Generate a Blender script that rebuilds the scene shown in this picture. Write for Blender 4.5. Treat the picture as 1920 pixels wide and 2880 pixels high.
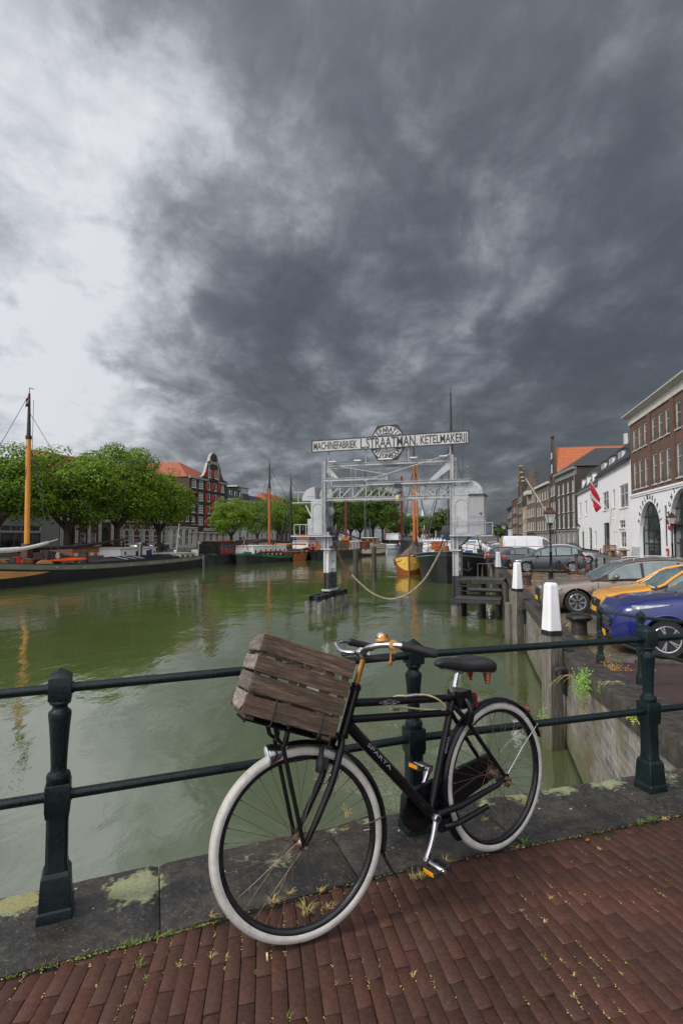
import bpy, math, random
from mathutils import Matrix, Vector, noise
R = math.radians
random.seed(7)
for o in list(bpy.data.objects): bpy.data.objects.remove(o)
SC = bpy.context.scene
COL = SC.collection
# ------------------------------------------------------------------ camera
F_PX, TILT, CAM_H = 1555.26, R(2.62), 1.5417
cam = bpy.data.cameras.new('camera'); cam_o = bpy.data.objects.new('camera', cam); COL.objects.link(cam_o)
cam.sensor_fit = 'VERTICAL'; cam.sensor_height = 36; cam.lens = F_PX/2880*36
cam.clip_start = .05; cam.clip_end = 6000
cam_o.location = (0, 0, CAM_H); cam_o.rotation_euler = (R(90)+TILT, 0, 0)
SC.camera = cam_o
SC.view_settings.view_transform = 'Standard'; SC.view_settings.look = 'None'
SC.view_settings.exposure = 0.70; SC.view_settings.gamma = 1
SC.render.engine = 'CYCLES'
try:
    SC.cycles.use_denoising = True; SC.cycles.max_bounces = 6; SC.cycles.transparent_max_bounces = 8
except Exception: pass

def ray(px, py):
    a = (px-960)/F_PX; b = -(py-1440)/F_PX
    return Vector((a, math.cos(TILT)-b*math.sin(TILT), math.sin(TILT)+b*math.cos(TILT)))
def at(px, py, Y):
    d = ray(px, py); return Vector((0, 0, CAM_H))+d*(Y/d.y)
def gz(px, py, z=0.0):
    d = ray(px, py); return Vector((0, 0, CAM_H))+d*((z-CAM_H)/d.z)

# ------------------------------------------------------------------ world: overcast storm sky
W = bpy.data.worlds.new('World'); SC.world = W; W.use_nodes = True
SUN_EL, SUN_AZ = 42, -112          # azimuth from +Y towards +X
def build_world():
    nt = W.node_tree; N = nt.nodes; L = nt.links; N.clear()
    def nd(t, **k):
        n = N.new(t)
        for a, v in k.items(): setattr(n, a, v)
        return n
    def mth(op, a, b=None, c=None, clamp=False):
        n = nd('ShaderNodeMath', operation=op); n.use_clamp = clamp
        for i, x in enumerate((a, b, c)):
            if x is None: continue
            if isinstance(x, (int, float)): n.inputs[i].default_value = x
            else: L.new(x, n.inputs[i])
        return n.outputs[0]
    tc = nd('ShaderNodeTexCoord'); d = tc.outputs['Generated']
    sep = nd('ShaderNodeSeparateXYZ'); L.new(d, sep.inputs[0])
    zz = mth('ADD', mth('MAXIMUM', sep.outputs[2], 0.0), .26)
    cx = mth('DIVIDE', sep.outputs[0], zz); cy = mth('DIVIDE', sep.outputs[1], zz)
    cmb = nd('ShaderNodeCombineXYZ'); L.new(cx, cmb.inputs[0]); L.new(cy, cmb.inputs[1])
    def nz(scale, detail, rough, dist, rot, sc, loc=(0, 0, 0), src=None):
        m = nd('ShaderNodeMapping'); m.inputs['Rotation'].default_value = (0, 0, R(rot)); m.inputs['Scale'].default_value = sc
        m.inputs['Location'].default_value = loc
        L.new(src or cmb.outputs[0], m.inputs[0])
        n = nd('ShaderNodeTexNoise'); n.inputs['Scale'].default_value = scale; n.inputs['Detail'].default_value = detail
        n.inputs['Roughness'].default_value = rough; n.inputs['Distortion'].default_value = dist
        L.new(m.outputs[0], n.inputs['Vector']); return n.outputs['Fac']
    n1 = nz(1.9, 10, .60, .45, 28, (1, .66, 1), (3.1, 1.7, 0))
    n2 = nz(5.2, 8, .62, .5, 40, (1, .62, 1), (7.7, 2.2, 0))
    n3 = nz(6.5, 8, .6, .7, 0, (1, 1, 1.5), (1, 1, 1), src=d)
    def crisp(n, a, b):     # sharper cloud edges
        m = nd('ShaderNodeMapRange', interpolation_type='SMOOTHSTEP'); L.new(n, m.inputs[0]); m.inputs[1].default_value = a; m.inputs[2].default_value = b; return m.outputs[0]
    e = mth('ADD', mth('ADD', mth('MULTIPLY', mth('SUBTRACT', n1, .5), 2.3), mth('MULTIPLY', crisp(n1, .38, .64), .8)), mth('ADD', mth('MULTIPLY', mth('SUBTRACT', n2, .5), 1.6), mth('MULTIPLY', crisp(n2, .42, .60), .5)))
    e = mth('ADD', e, mth('MULTIPLY', mth('SUBTRACT', n3, .5), 2.0))
    # billows: distance cells in the cloud layer, warped by noise
    wn = nd('ShaderNodeTexNoise'); wn.inputs['Scale'].default_value = 2.2; wn.inputs['Detail'].default_value = 7; wn.inputs['Roughness'].default_value = .62; L.new(cmb.outputs[0], wn.inputs['Vector'])
    ws = nd('ShaderNodeVectorMath', operation='SCALE'); L.new(wn.outputs['Color'], ws.inputs[0]); ws.inputs['Scale'].default_value = .75
    wa = nd('ShaderNodeVectorMath', operation='ADD'); L.new(cmb.outputs[0], wa.inputs[0]); L.new(ws.outputs[0], wa.inputs[1])
    for sc_, am in ((1.7, 1.9), (4.2, 1.5), (9, .8)):
        mp = nd('ShaderNodeMapping'); mp.inputs['Rotation'].default_value = (0, 0, R(30)); mp.inputs['Scale'].default_value = (1, .7, 1); L.new(wa.outputs[0], mp.inputs[0])
        v = nd('ShaderNodeTexVoronoi', feature='F1'); v.inputs['Scale'].default_value = sc_; L.new(mp.outputs[0], v.inputs['Vector'])
        e = mth('ADD', e, mth('MULTIPLY', mth('SUBTRACT', .42, v.outputs['Distance']), am))
    base = -3.52
    def lobe(dv, width, a):
        v = nd('ShaderNodeVectorMath', operation='DOT_PRODUCT'); L.new(d, v.inputs[0]); v.inputs[1].default_value = Vector(dv).normalized()
        k = 1.0/(1-math.cos(R(width)))
        g = mth('EXPONENT', mth('MULTIPLY', mth('SUBTRACT', v.outputs['Value'], 1.0), k))
        return mth('MULTIPLY', g, a), g
    S = 1920/1568
    lobes = [  # photo pixel (1568 wide), angular width, log amplitude
        ((-80, 60), 12, 2.1), ((-100, 420), 12, 1.8), ((-110, 780), 11, 1.25), ((60, 900), 10, 1.2), ((-60, 1080), 12, 1.3), ((290, 930), 6, .8),
        ((230, 430), 6, 1.15), ((330, 290), 5, .8), ((210, 640), 5, .75), ((400, 740), 5, 1.5), ((235, 760), 5, .7), ((320, 640), 5, .9), ((300, 560), 3, .5), ((480, 470), 6, .5),
        ((500, 905), 4, .9), ((650, 420), 5, .45), ((560, 640), 4, .4), ((860, 330), 7, .4), ((640, 300), 7, .45), ((520, 380), 6, .4), ((480, 560), 13, .42), ((1060, 680), 6, -.5), ((700, 1000), 9, .3), ((1000, 1180), 5, .3),
        ((280, 830), 3.5, -.5), ((330, 540), 3, -.3), ((600, 815), 5, -.15), ((430, 965), 2.6, -.5), ((480, 560), 5, -.1), ((700, 560), 6, .25), ((760, 150), 7, .2), ((620, 200), 4, -.25),
        ((420, 90), 5, .3), ((150, 1040), 8, 1.0), ((430, 1060), 7, .6), ((620, 1090), 6, .5), ((900, 1150), 6, .75), ((800, 960), 5, .1), ((960, 1160), 3, .25),
        ((1260, 1030), 7, -.6), ((1500, 60), 14, -.1), ((1480, 560), 10, -.12), ((1400, 900), 8, -.3), ((1140, 850), 4, -.1), ((1000, 880), 4, .22), ((1330, 660), 5, .12)]
    for (p, w, a) in lobes:
        l, g = lobe(ray(p[0]*S, p[1]*S), w, a); e = mth('ADD', e, l)
    e = mth('MINIMUM', mth('ADD', e, base), .8)
    B = mth('ADD', mth('EXPONENT', e), .038)
    B = mth('DIVIDE', B, mth('ADD', mth('MULTIPLY', B, 1.85), 1.0))     # soft shoulder for the brightest clouds
    for dv, w, a in (((0, -1, .5), 50, .85), ((-.8, -.3, .5), 40, .5), ((0, -.35, 1), 32, .6)):    # brighter sky behind the viewer
        l, g = lobe(dv, w, a); B = mth('ADD', B, l)
    ramp = nd('ShaderNodeValToRGB'); L.new(B, ramp.inputs[0])
    ramp.color_ramp.elements[0].position = .05; ramp.color_ramp.elements[0].color = (.86, .96, 1.12, 1)
    ramp.color_ramp.elements[1].position = .6; ramp.color_ramp.elements[1].color = (.985, .985, 1.03, 1)
    m2 = ramp.color_ramp.elements.new(.18); m2.color = (.91, .97, 1.07, 1)
    mul = nd('ShaderNodeVectorMath', operation='SCALE'); L.new(ramp.outputs[0], mul.inputs[0]); L.new(B, mul.inputs['Scale'])
    bgc = nd('ShaderNodeBackground'); L.new(mul.outputs[0], bgc.inputs[0]); bgc.inputs[1].default_value = 1.0
    sky = nd('ShaderNodeTexSky'); sky.sky_type = 'NISHITA'; sky.sun_disc = False
    sky.sun_elevation = R(SUN_EL); sky.sun_rotation = R(SUN_AZ); sky.air_density = 1.2; sky.dust_density = 2
    bgs = nd('ShaderNodeBackground'); L.new(sky.outputs[0], bgs.inputs[0]); bgs.inputs[1].default_value = .1
    mix = nd('ShaderNodeMixShader'); mix.inputs[0].default_value = .96
    L.new(bgs.outputs[0], mix.inputs[1]); L.new(bgc.outputs[0], mix.inputs[2])
    out = nd('ShaderNodeOutputWorld'); L.new(mix.outputs[0], out.inputs[0])
build_world()
sun = bpy.data.lights.new('sun', 'SUN'); sun.energy = 1.5; sun.angle = R(14); sun.color = (1, .96, .9)
sun_o = bpy.data.objects.new('sun', sun); COL.objects.link(sun_o)
sd = Vector((math.sin(R(SUN_AZ))*math.cos(R(SUN_EL)), math.cos(R(SUN_AZ))*math.cos(R(SUN_EL)), math.sin(R(SUN_EL))))
sun_o.rotation_euler = sd.to_track_quat('Z', 'Y').to_euler()

# ------------------------------------------------------------------ helpers
def tag(o, label=None, cat=None, group=None, kind=None):
    if label: o['label'] = label
    if cat: o['category'] = cat
    if group: o['group'] = group
    if kind: o['kind'] = kind
    return o
def thing(name, label, cat, loc=(0, 0, 0), rz=0, group=None, M=None):
    o = bpy.data.objects.new(name, None); COL.objects.link(o); o.empty_display_size = .2
    if M is not None: o.matrix_world = M
    else: o.location = loc; o.rotation_euler = (0, 0, rz)
    return tag(o, label, cat, group)
def copy_tree(o, parent=None):
    c = o.copy(); COL.objects.link(c)
    if parent: c.parent = parent
    for ch in list(o.children): copy_tree(ch, c)
    return c

class MB:
    def __init__(s, M=None): s.v = []; s.f = []; s.mi = []; s.cur = 0; s.M = M or Matrix()
    def add(s, vs, fs):
        o = len(s.v); M = s.M
        s.v += [M @ Vector(p) for p in vs]
        for f in fs: s.f.append(tuple(i+o for i in f)); s.mi.append(s.cur)
        return s
    def box(s, x0, x1, y0, y1, z0, z1):
        return s.add([(x0,y0,z0),(x1,y0,z0),(x1,y1,z0),(x0,y1,z0),(x0,y0,z1),(x1,y0,z1),(x1,y1,z1),(x0,y1,z1)],
                     [(3,2,1,0),(4,5,6,7),(0,1,5,4),(1,2,6,5),(2,3,7,6),(3,0,4,7)])
    def cbox(s, c, d): return s.box(c[0]-d[0]/2, c[0]+d[0]/2, c[1]-d[1]/2, c[1]+d[1]/2, c[2]-d[2]/2, c[2]+d[2]/2)
    def hexa(s, a, b):      # two quads a (bottom) b (top)
        return s.add(list(a)+list(b), [(3,2,1,0),(4,5,6,7),(0,1,5,4),(1,2,6,5),(2,3,7,6),(3,0,4,7)])
    def loft(s, rings, closed=True, caps=True):
        n = len(rings[0]); vs = [p for r in rings for p in r]; fs = []
        for i in range(len(rings)-1):
            for j in range(n if closed else n-1):
                k = (j+1) % n
                fs.append((i*n+j, i*n+k, (i+1)*n+k, (i+1)*n+j))
        if caps and closed:
            fs.append(tuple(range(n-1, -1, -1))); fs.append(tuple((len(rings)-1)*n+j for j in range(n)))
        return s.add(vs, fs)
    def grid(s, rows): return s.loft(rows, closed=False, caps=False)
    def tube(s, pts, r, n=8, caps=True, closed=False):
        P = [Vector(p) for p in pts]; m = len(P); rings = []
        rr = r if isinstance(r, (list, tuple)) else [r]*m
        up = None
        for i in range(m):
            if closed: t = P[(i+1) % m]-P[i-1]
            else: t = P[min(i+1, m-1)]-P[max(i-1, 0)]
            if t.length < 1e-9: t = Vector((0, 0, 1))
            t.normalize()
            if up is None:
                up = Vector((0, 0, 1)) if abs(t.z) < .9 else Vector((1, 0, 0))
            a = up-t*up.dot(t); a.normalize(); b = t.cross(a); up = a
            rings.append([P[i]+(a*math.cos(2*math.pi*k/n)+b*math.sin(2*math.pi*k/n))*rr[i] for k in range(n)])
        if closed: rings.append(rings[0])
        return s.loft(rings, True, caps and not closed)
    def bar(s, a, b, w, h):     # rectangular bar from a to b, width w (horizontal), height h
        a = Vector(a); b = Vector(b); t = (b-a).normalized()
        u = Vector((0, 0, 1)) if abs(t.z) < .95 else Vector((0, 1, 0))
        x = t.cross(u).normalized()*w/2; y = x.cross(t).normalized()*h/2
        q = lambda p: [p-x-y, p+x-y, p+x+y, p-x+y]
        return s.loft([q(a), q(b)])
    def lathe(s, prof, n=24, c=(0, 0, 0), axis='z', a0=0):
        rings = []
        for r, z in prof:
            ring = []
            for k in range(n):
                t = 2*math.pi*k/n+a0
                p = (r*math.cos(t), r*math.sin(t), z)
                if axis == 'y': p = (p[0], p[2], p[1])
                if axis == 'x': p = (p[2], p[0], p[1])
                ring.append((p[0]+c[0], p[1]+c[1], p[2]+c[2]))
            rings.append(ring)
        return s.loft(rings)
    def prism(s, poly, h0, h1, ax='y'):   # polygon in (x,z) extruded along y (or (x,y) along z, (y,z) along x)
        def q(p, h):
            return (p[0], h, p[1]) if ax == 'y' else ((p[0], p[1], h) if ax == 'z' else (h, p[0], p[1]))
        return s.loft([[q(p, h0) for p in poly], [q(p, h1) for p in poly]])
    def ball(s, c, r, n=12, m=8):
        r = r if isinstance(r, (tuple, list)) else (r, r, r)
        rings = []
        for i in range(m+1):
            a = math.pi*i/m; a = min(max(a, .02), math.pi-.02)
            rings.append([(c[0]+r[0]*math.sin(a)*math.cos(2*math.pi*k/n), c[1]+r[1]*math.sin(a)*math.sin(2*math.pi*k/n), c[2]-r[2]*math.cos(a)) for k in range(n)])
        return s.loft(rings)
    def mesh(s, name, mats, smooth=False, ang=38):
        me = bpy.data.meshes.new(name); me.from_pydata([tuple(p) for p in s.v], [], s.f)
        if not isinstance(mats, (list, tuple)): mats = [mats]
        for m in mats: me.materials.append(m)
        if len(mats) > 1: me.polygons.foreach_set('material_index', s.mi)
        if smooth:
            me.polygons.foreach_set('use_smooth', [True]*len(me.polygons))
            me.update()
            try: me.set_sharp_from_angle(angle=R(ang))
            except Exception: pass
        me.update(); return me
    def build(s, name, mats, parent=None, smooth=False, bevel=0, ang=38, seg=2):
        o = bpy.data.objects.new(name, s.mesh(name, mats, smooth, ang)); COL.objects.link(o)
        if parent: o.parent = parent
        if bevel:
            b = o.modifiers.new('bevel', 'BEVEL'); b.width = bevel; b.segments = seg; b.limit_method = 'ANGLE'; b.angle_limit = R(40)
        return o

def frame(o, x, y=None, z=(0, 0, 1)):
    """matrix with origin o, x axis, z axis (y derived)"""
    x = Vector(x).normalized(); z = Vector(z); z = (z-x*z.dot(x)).normalized(); y = z.cross(x)
    M = Matrix(((x.x, y.x, z.x, o[0]), (x.y, y.y, z.y, o[1]), (x.z, y.z, z.z, o[2]), (0, 0, 0, 1)))
    return M
_tx = {}
def text_mesh(s, size, thick=.004, bold=0.0, name='lettering'):
    c = bpy.data.curves.new('txt', 'FONT'); c.body = s; c.size = size; c.extrude = thick/2; c.offset = bold
    c.align_x = 'CENTER'; c.resolution_u = 3
    o = bpy.data.objects.new('txt', c); COL.objects.link(o)
    dg = bpy.context.evaluated_depsgraph_get(); me = bpy.data.meshes.new_from_object(o.evaluated_get(dg))
    bpy.data.objects.remove(o); bpy.data.curves.remove(c)
    xs = [v.co.x for v in me.vertices] or [0]
    me.name = name
    return me, (min(xs), max(xs))
def text_into(mb, s, M, size, thick=.004, bold=0, width=None, xscale=None):
    me, (a, b) = text_mesh(s, size, thick, bold)
    k = xscale or ((width/(b-a)) if width else 1)
    T = mb.M; mb.M = T @ M
    mb.add([((v.co.x-(a+b)/2)*k, v.co.y, v.co.z) for v in me.vertices], [tuple(p.vertices) for p in me.polygons])
    mb.M = T; bpy.data.meshes.remove(me)
UPR = Matrix(((1,0,0,0),(0,0,-1,0),(0,1,0,0),(0,0,0,1)))     # text plane xy -> xz facing -y
def catenary(a, b, sag, n=16):
    a = Vector(a); b = Vector(b)
    return [a.lerp(b, i/n)-Vector((0, 0, sag*4*(i/n)*(1-i/n))) for i in range(n+1)]

# ------------------------------------------------------------------ materials
MATS = {}
class NT:
    def __init__(s, name):
        s.m = bpy.data.materials.new(name); s.m.use_nodes = True; s.nt = s.m.node_tree; s.N = s.nt.nodes; s.L = s.nt.links
        s.b = s.N['Principled BSDF']; s.tc = s.N.new('ShaderNodeTexCoord'); s.geo = s.N.new('ShaderNodeNewGeometry')
        MATS[name] = s.m
    def nd(s, t, **k):
        n = s.N.new(t)
        for a, v in k.items(): setattr(n, a, v)
        return n
    def math(s, op, a, b=None, clamp=False):
        n = s.nd('ShaderNodeMath', operation=op, use_clamp=clamp)
        for i, x in enumerate((a, b)):
            if x is None: continue
            if isinstance(x, (int, float)): n.inputs[i].default_value = x
            else: s.L.new(x, n.inputs[i])
        return n.outputs[0]
    def pos(s, world=True, scale=(1, 1, 1), rot=(0, 0, 0)):
        m = s.nd('ShaderNodeMapping'); s.L.new(s.geo.outputs['Position'] if world else s.tc.outputs['Object'], m.inputs[0])
        m.inputs['Scale'].default_value = scale; m.inputs['Rotation'].default_value = rot; return m.outputs[0]
    def noise(s, vec, scale, detail=5, rough=.6, dist=0):
        n = s.nd('ShaderNodeTexNoise'); s.L.new(vec, n.inputs['Vector']); n.inputs['Scale'].default_value = scale
        n.inputs['Detail'].default_value = detail; n.inputs['Roughness'].default_value = rough; n.inputs['Distortion'].default_value = dist
        return n.outputs['Fac']
    def ramp(s, fac, stops):
        r = s.nd('ShaderNodeValToRGB'); s.L.new(fac, r.inputs[0]); cr = r.color_ramp
        while len(cr.elements) < len(stops): cr.elements.new(.5)
        for e, (p, c) in zip(cr.elements, stops):
            e.position = p; e.color = (c, c, c, 1) if isinstance(c, (int, float)) else (*c[:3], 1)
        return r.outputs[0]
    def mix(s, fac, a, b, mode='MIX'):
        n = s.nd('ShaderNodeMix', data_type='RGBA', blend_type=mode)
        for i, x in ((0, fac), (6, a), (7, b)):
            if isinstance(x, (int, float)): n.inputs[i].default_value = x
            elif isinstance(x, (tuple, list)): n.inputs[i].default_value = (*x[:3], 1)
            else: s.L.new(x, n.inputs[i])
        return n.outputs[2]
    def set(s, **k):
        for a, v in k.items():
            i = s.b.inputs[a.replace('_', ' ')]
            if isinstance(v, (int, float)): i.default_value = v
            elif isinstance(v, (tuple, list)): i.default_value = (*v[:3], 1)
            else: s.L.new(v, i)
        return s
    def bump(s, h, strength=.3, dist=.01, prev=None):
        b = s.nd('ShaderNodeBump'); b.inputs['Strength'].default_value = strength; b.inputs['Distance'].default_value = dist
        s.L.new(h, b.inputs['Height'])
        if prev is not None: s.L.new(prev, b.inputs['Normal'])
        s.L.new(b.outputs[0], s.b.inputs['Normal']); return b.outputs[0]

def mat(name, col, rough=.5, metal=0, var=.18, scale=3.0, bump=0, bscale=60, bdist=.004, col2=None, world=False, detail=5, coat=0, spec=.5, stretch=(1,1,1), thr=(.35, .65)):
    if name in MATS: return MATS[name]
    t = NT(name); v = t.pos(world, stretch); n = t.noise(v, scale, detail)
    c2 = col2 or tuple(min(1, c*(1+var)) for c in col); c1 = tuple(c*(1-var) for c in col) if col2 is None else col
    t.set(Base_Color=t.ramp(n, [(thr[0], c1), (thr[1], c2)]), Metallic=metal)
    t.set(Roughness=t.ramp(n, [(.3, max(0, rough-.08)), (.7, min(1, rough+.08))]))
    t.b.inputs['Specular IOR Level'].default_value = spec
    if coat: t.b.inputs['Coat Weight'].default_value = coat; t.b.inputs['Coat Roughness'].default_value = .04
    if bump: t.bump(t.noise(v, bscale, 4), bump, bdist)
    return t.m
def worn_paint(name, c1, c2, rust, amount=.62, rough=.5, zs=.35, scale=5):
    t = NT(name); p = t.pos(True); n = t.noise(p, 1.6, 5); c = t.ramp(n, [(.35, c1), (.65, c2)])
    s = t.noise(t.pos(True, (scale, scale, zs)), 1.0, 6, .7); g = t.noise(p, 9, 5, .7)
    c = t.mix(t.ramp(t.math('ADD', t.math('MULTIPLY', s, .7), t.math('MULTIPLY', g, .3)), [(amount-.06, 0), (amount+.06, .75)]), c, rust)
    t.set(Base_Color=c, Roughness=rough); t.bump(g, .12, .01); return t.m
def brickmat(name, c1, c2, mortar, bw=.22, bh=.065, ms=.012, rough=.8, stain=.35, axis='xz', world=False, bump=.4, wet=0):
    t = NT(name); sp = t.nd('ShaderNodeSeparateXYZ'); t.L.new(t.geo.outputs['Position'] if world else t.tc.outputs['Object'], sp.inputs[0])
    cb = t.nd('ShaderNodeCombineXYZ')
    if axis == 'xz':
        t.L.new(t.math('ADD', sp.outputs[0], sp.outputs[1]), cb.inputs[0]); t.L.new(sp.outputs[2], cb.inputs[1])
    elif axis == 'yz': t.L.new(sp.outputs[1], cb.inputs[0]); t.L.new(sp.outputs[2], cb.inputs[1])
    else: t.L.new(sp.outputs[0], cb.inputs[0]); t.L.new(sp.outputs[1], cb.inputs[1])
    b = t.nd('ShaderNodeTexBrick'); t.L.new(cb.outputs[0], b.inputs['Vector'])
    b.inputs['Scale'].default_value = 1; b.inputs['Brick Width'].default_value = bw; b.inputs['Row Height'].default_value = bh
    b.inputs['Mortar Size'].default_value = ms; b.inputs['Mortar Smooth'].default_value = .3; b.inputs['Bias'].default_value = 0
    b.inputs['Color1'].default_value = (*c1, 1); b.inputs['Color2'].default_value = (*c2, 1); b.inputs['Mortar'].default_value = (*mortar, 1)
    p = t.pos(world); n = t.noise(p, .7, 6, .65); n2 = t.noise(p, 5, 4)
    k = t.ramp(t.math('ADD', t.math('MULTIPLY', n, .7), t.math('MULTIPLY', n2, .3)), [(.3, 1-stain), (.7, 1+stain*.5)])
    t.set(Base_Color=t.mix(1.0, b.outputs['Color'], k, 'MULTIPLY'), Roughness=rough-wet*.4)
    t.bump(b.outputs['Fac'], -bump, .01)
    return t.m
# ------------------------------------------------------------------ near quay: bricks, coping, wall
def IN(x):  return 2.0+.432*(x+1.19) if x < .28 else 2.635+.318*(x-.28)
def ED(x):  return 2.459+.42*(x+1.473) if x < .2 else 3.162+.307*(x-.2)
def stone_mat():
    t = NT('coping_stone'); p = t.pos(); n = t.noise(p, 2.2, 7, .65); n2 = t.noise(p, 34, 5, .7); n3 = t.noise(p, 9, 8, .72, .4)
    base = t.ramp(t.math('ADD', t.math('MULTIPLY', n, .55), t.math('MULTIPLY', n2, .45)), [(.36, (.010, .0095, .0095)), (.5, (.026, .024, .022)), (.64, (.070, .062, .050))])
    base = t.mix(t.ramp(t.noise(p, 3.4, 7, .72, .6), [(.48, 0), (.66, .7)]), base, (.085, .066, .046))
    base = t.mix(t.ramp(t.noise(p, 70, 2), [(.62, 0), (.70, .8)]), base, (.13, .12, .105)); base = t.mix(t.ramp(t.noise(p, 22, 2), [(.735, 0), (.75, 1)]), base, (.42, .41, .38))
    acc = None
    for (px, py, r, a) in [(385, 2500, .20, .36), (350, 2480, .13, .2), (60, 2540, .22, .30), (760, 2430, .22, .16), (690, 2420, .14, .12), (930, 2320, .18, .22), (1040, 2310, .16, .2), (1160, 2300, .1, .15),
                           (1450, 2238, .2, .26), (1560, 2220, .2, .28), (1700, 2200, .22, .3), (1360, 2262, .12, .2), (-300, 2600, .3, .3), (1850, 2180, .3, .2), (1390, 2330, .1, .12)]:
        g = gz(px, py); v = t.nd('ShaderNodeVectorMath', operation='DISTANCE'); t.L.new(p, v.inputs[0]); v.inputs[1].default_value = g
        k = t.math('MULTIPLY', t.math('SUBTRACT', 1.0, t.math('DIVIDE', v.outputs['Value'], r), clamp=True), a*1.25)
        acc = k if acc is None else t.math('MAXIMUM', acc, k)
    lm = t.math('ADD', t.math('ADD', t.math('MULTIPLY', n3, .55), t.math('MULTIPLY', n2, .45)), acc)
    lich = t.ramp(lm, [(.66, 0), (.73, 1)])
    yel = t.ramp(t.noise(p, 3.3, 3), [(.5, 0), (.6, 1)])
    lc = t.mix(t.noise(p, 60, 3), (.13, .145, .075), (.34, .37, .22))
    lc = t.mix(t.math('MULTIPLY', yel, .45), lc, (.30, .24, .06))
    t.set(Base_Color=t.mix(lich, base, lc), Roughness=t.mix(lich, t.ramp(n, [(.35, .28), (.65, .6)]), (.9, .9, .9)))
    nb = t.bump(n2, .8, .010); t.bump(lich, .4, .004, nb); return t.m
def paver_mat():
    t = NT('brick_paver'); p = t.pos(); ri = t.geo.outputs['Random Per Island']
    n = t.noise(p, 1.3, 5, .6); n2 = t.noise(p, 55, 5, .7)
    c = t.ramp(ri, [(0, (.048, .021, .0145)), (.3, (.064, .025, .0165)), (.6, (.055, .0235, .0155)), (.85, (.071, .028, .018)), (1, (.053, .026, .019))])
    k = t.ramp(t.math('ADD', t.math('MULTIPLY', n, .45), t.math('MULTIPLY', n2, .55)), [(.34, .45), (.66, 1.45)])
    c = t.mix(1, c, k, 'MULTIPLY'); c = t.mix(t.ramp(t.noise(p, 150, 2), [(.69, 0), (.76, .6)]), c, (.25, .2, .18))
    t.set(Base_Color=c, Roughness=t.ramp(t.noise(p, 3.1, 5), [(.3, .48), (.7, .85)])); t.b.inputs['Specular IOR Level'].default_value = .35
    t.bump(n2, .5, .003); return t.m
STONE = stone_mat(); PAVER = paver_mat()
SOIL = mat('joint_soil', (.018, .014, .010), .9, var=.5, scale=20, world=True, bump=.6, bscale=120)
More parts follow.
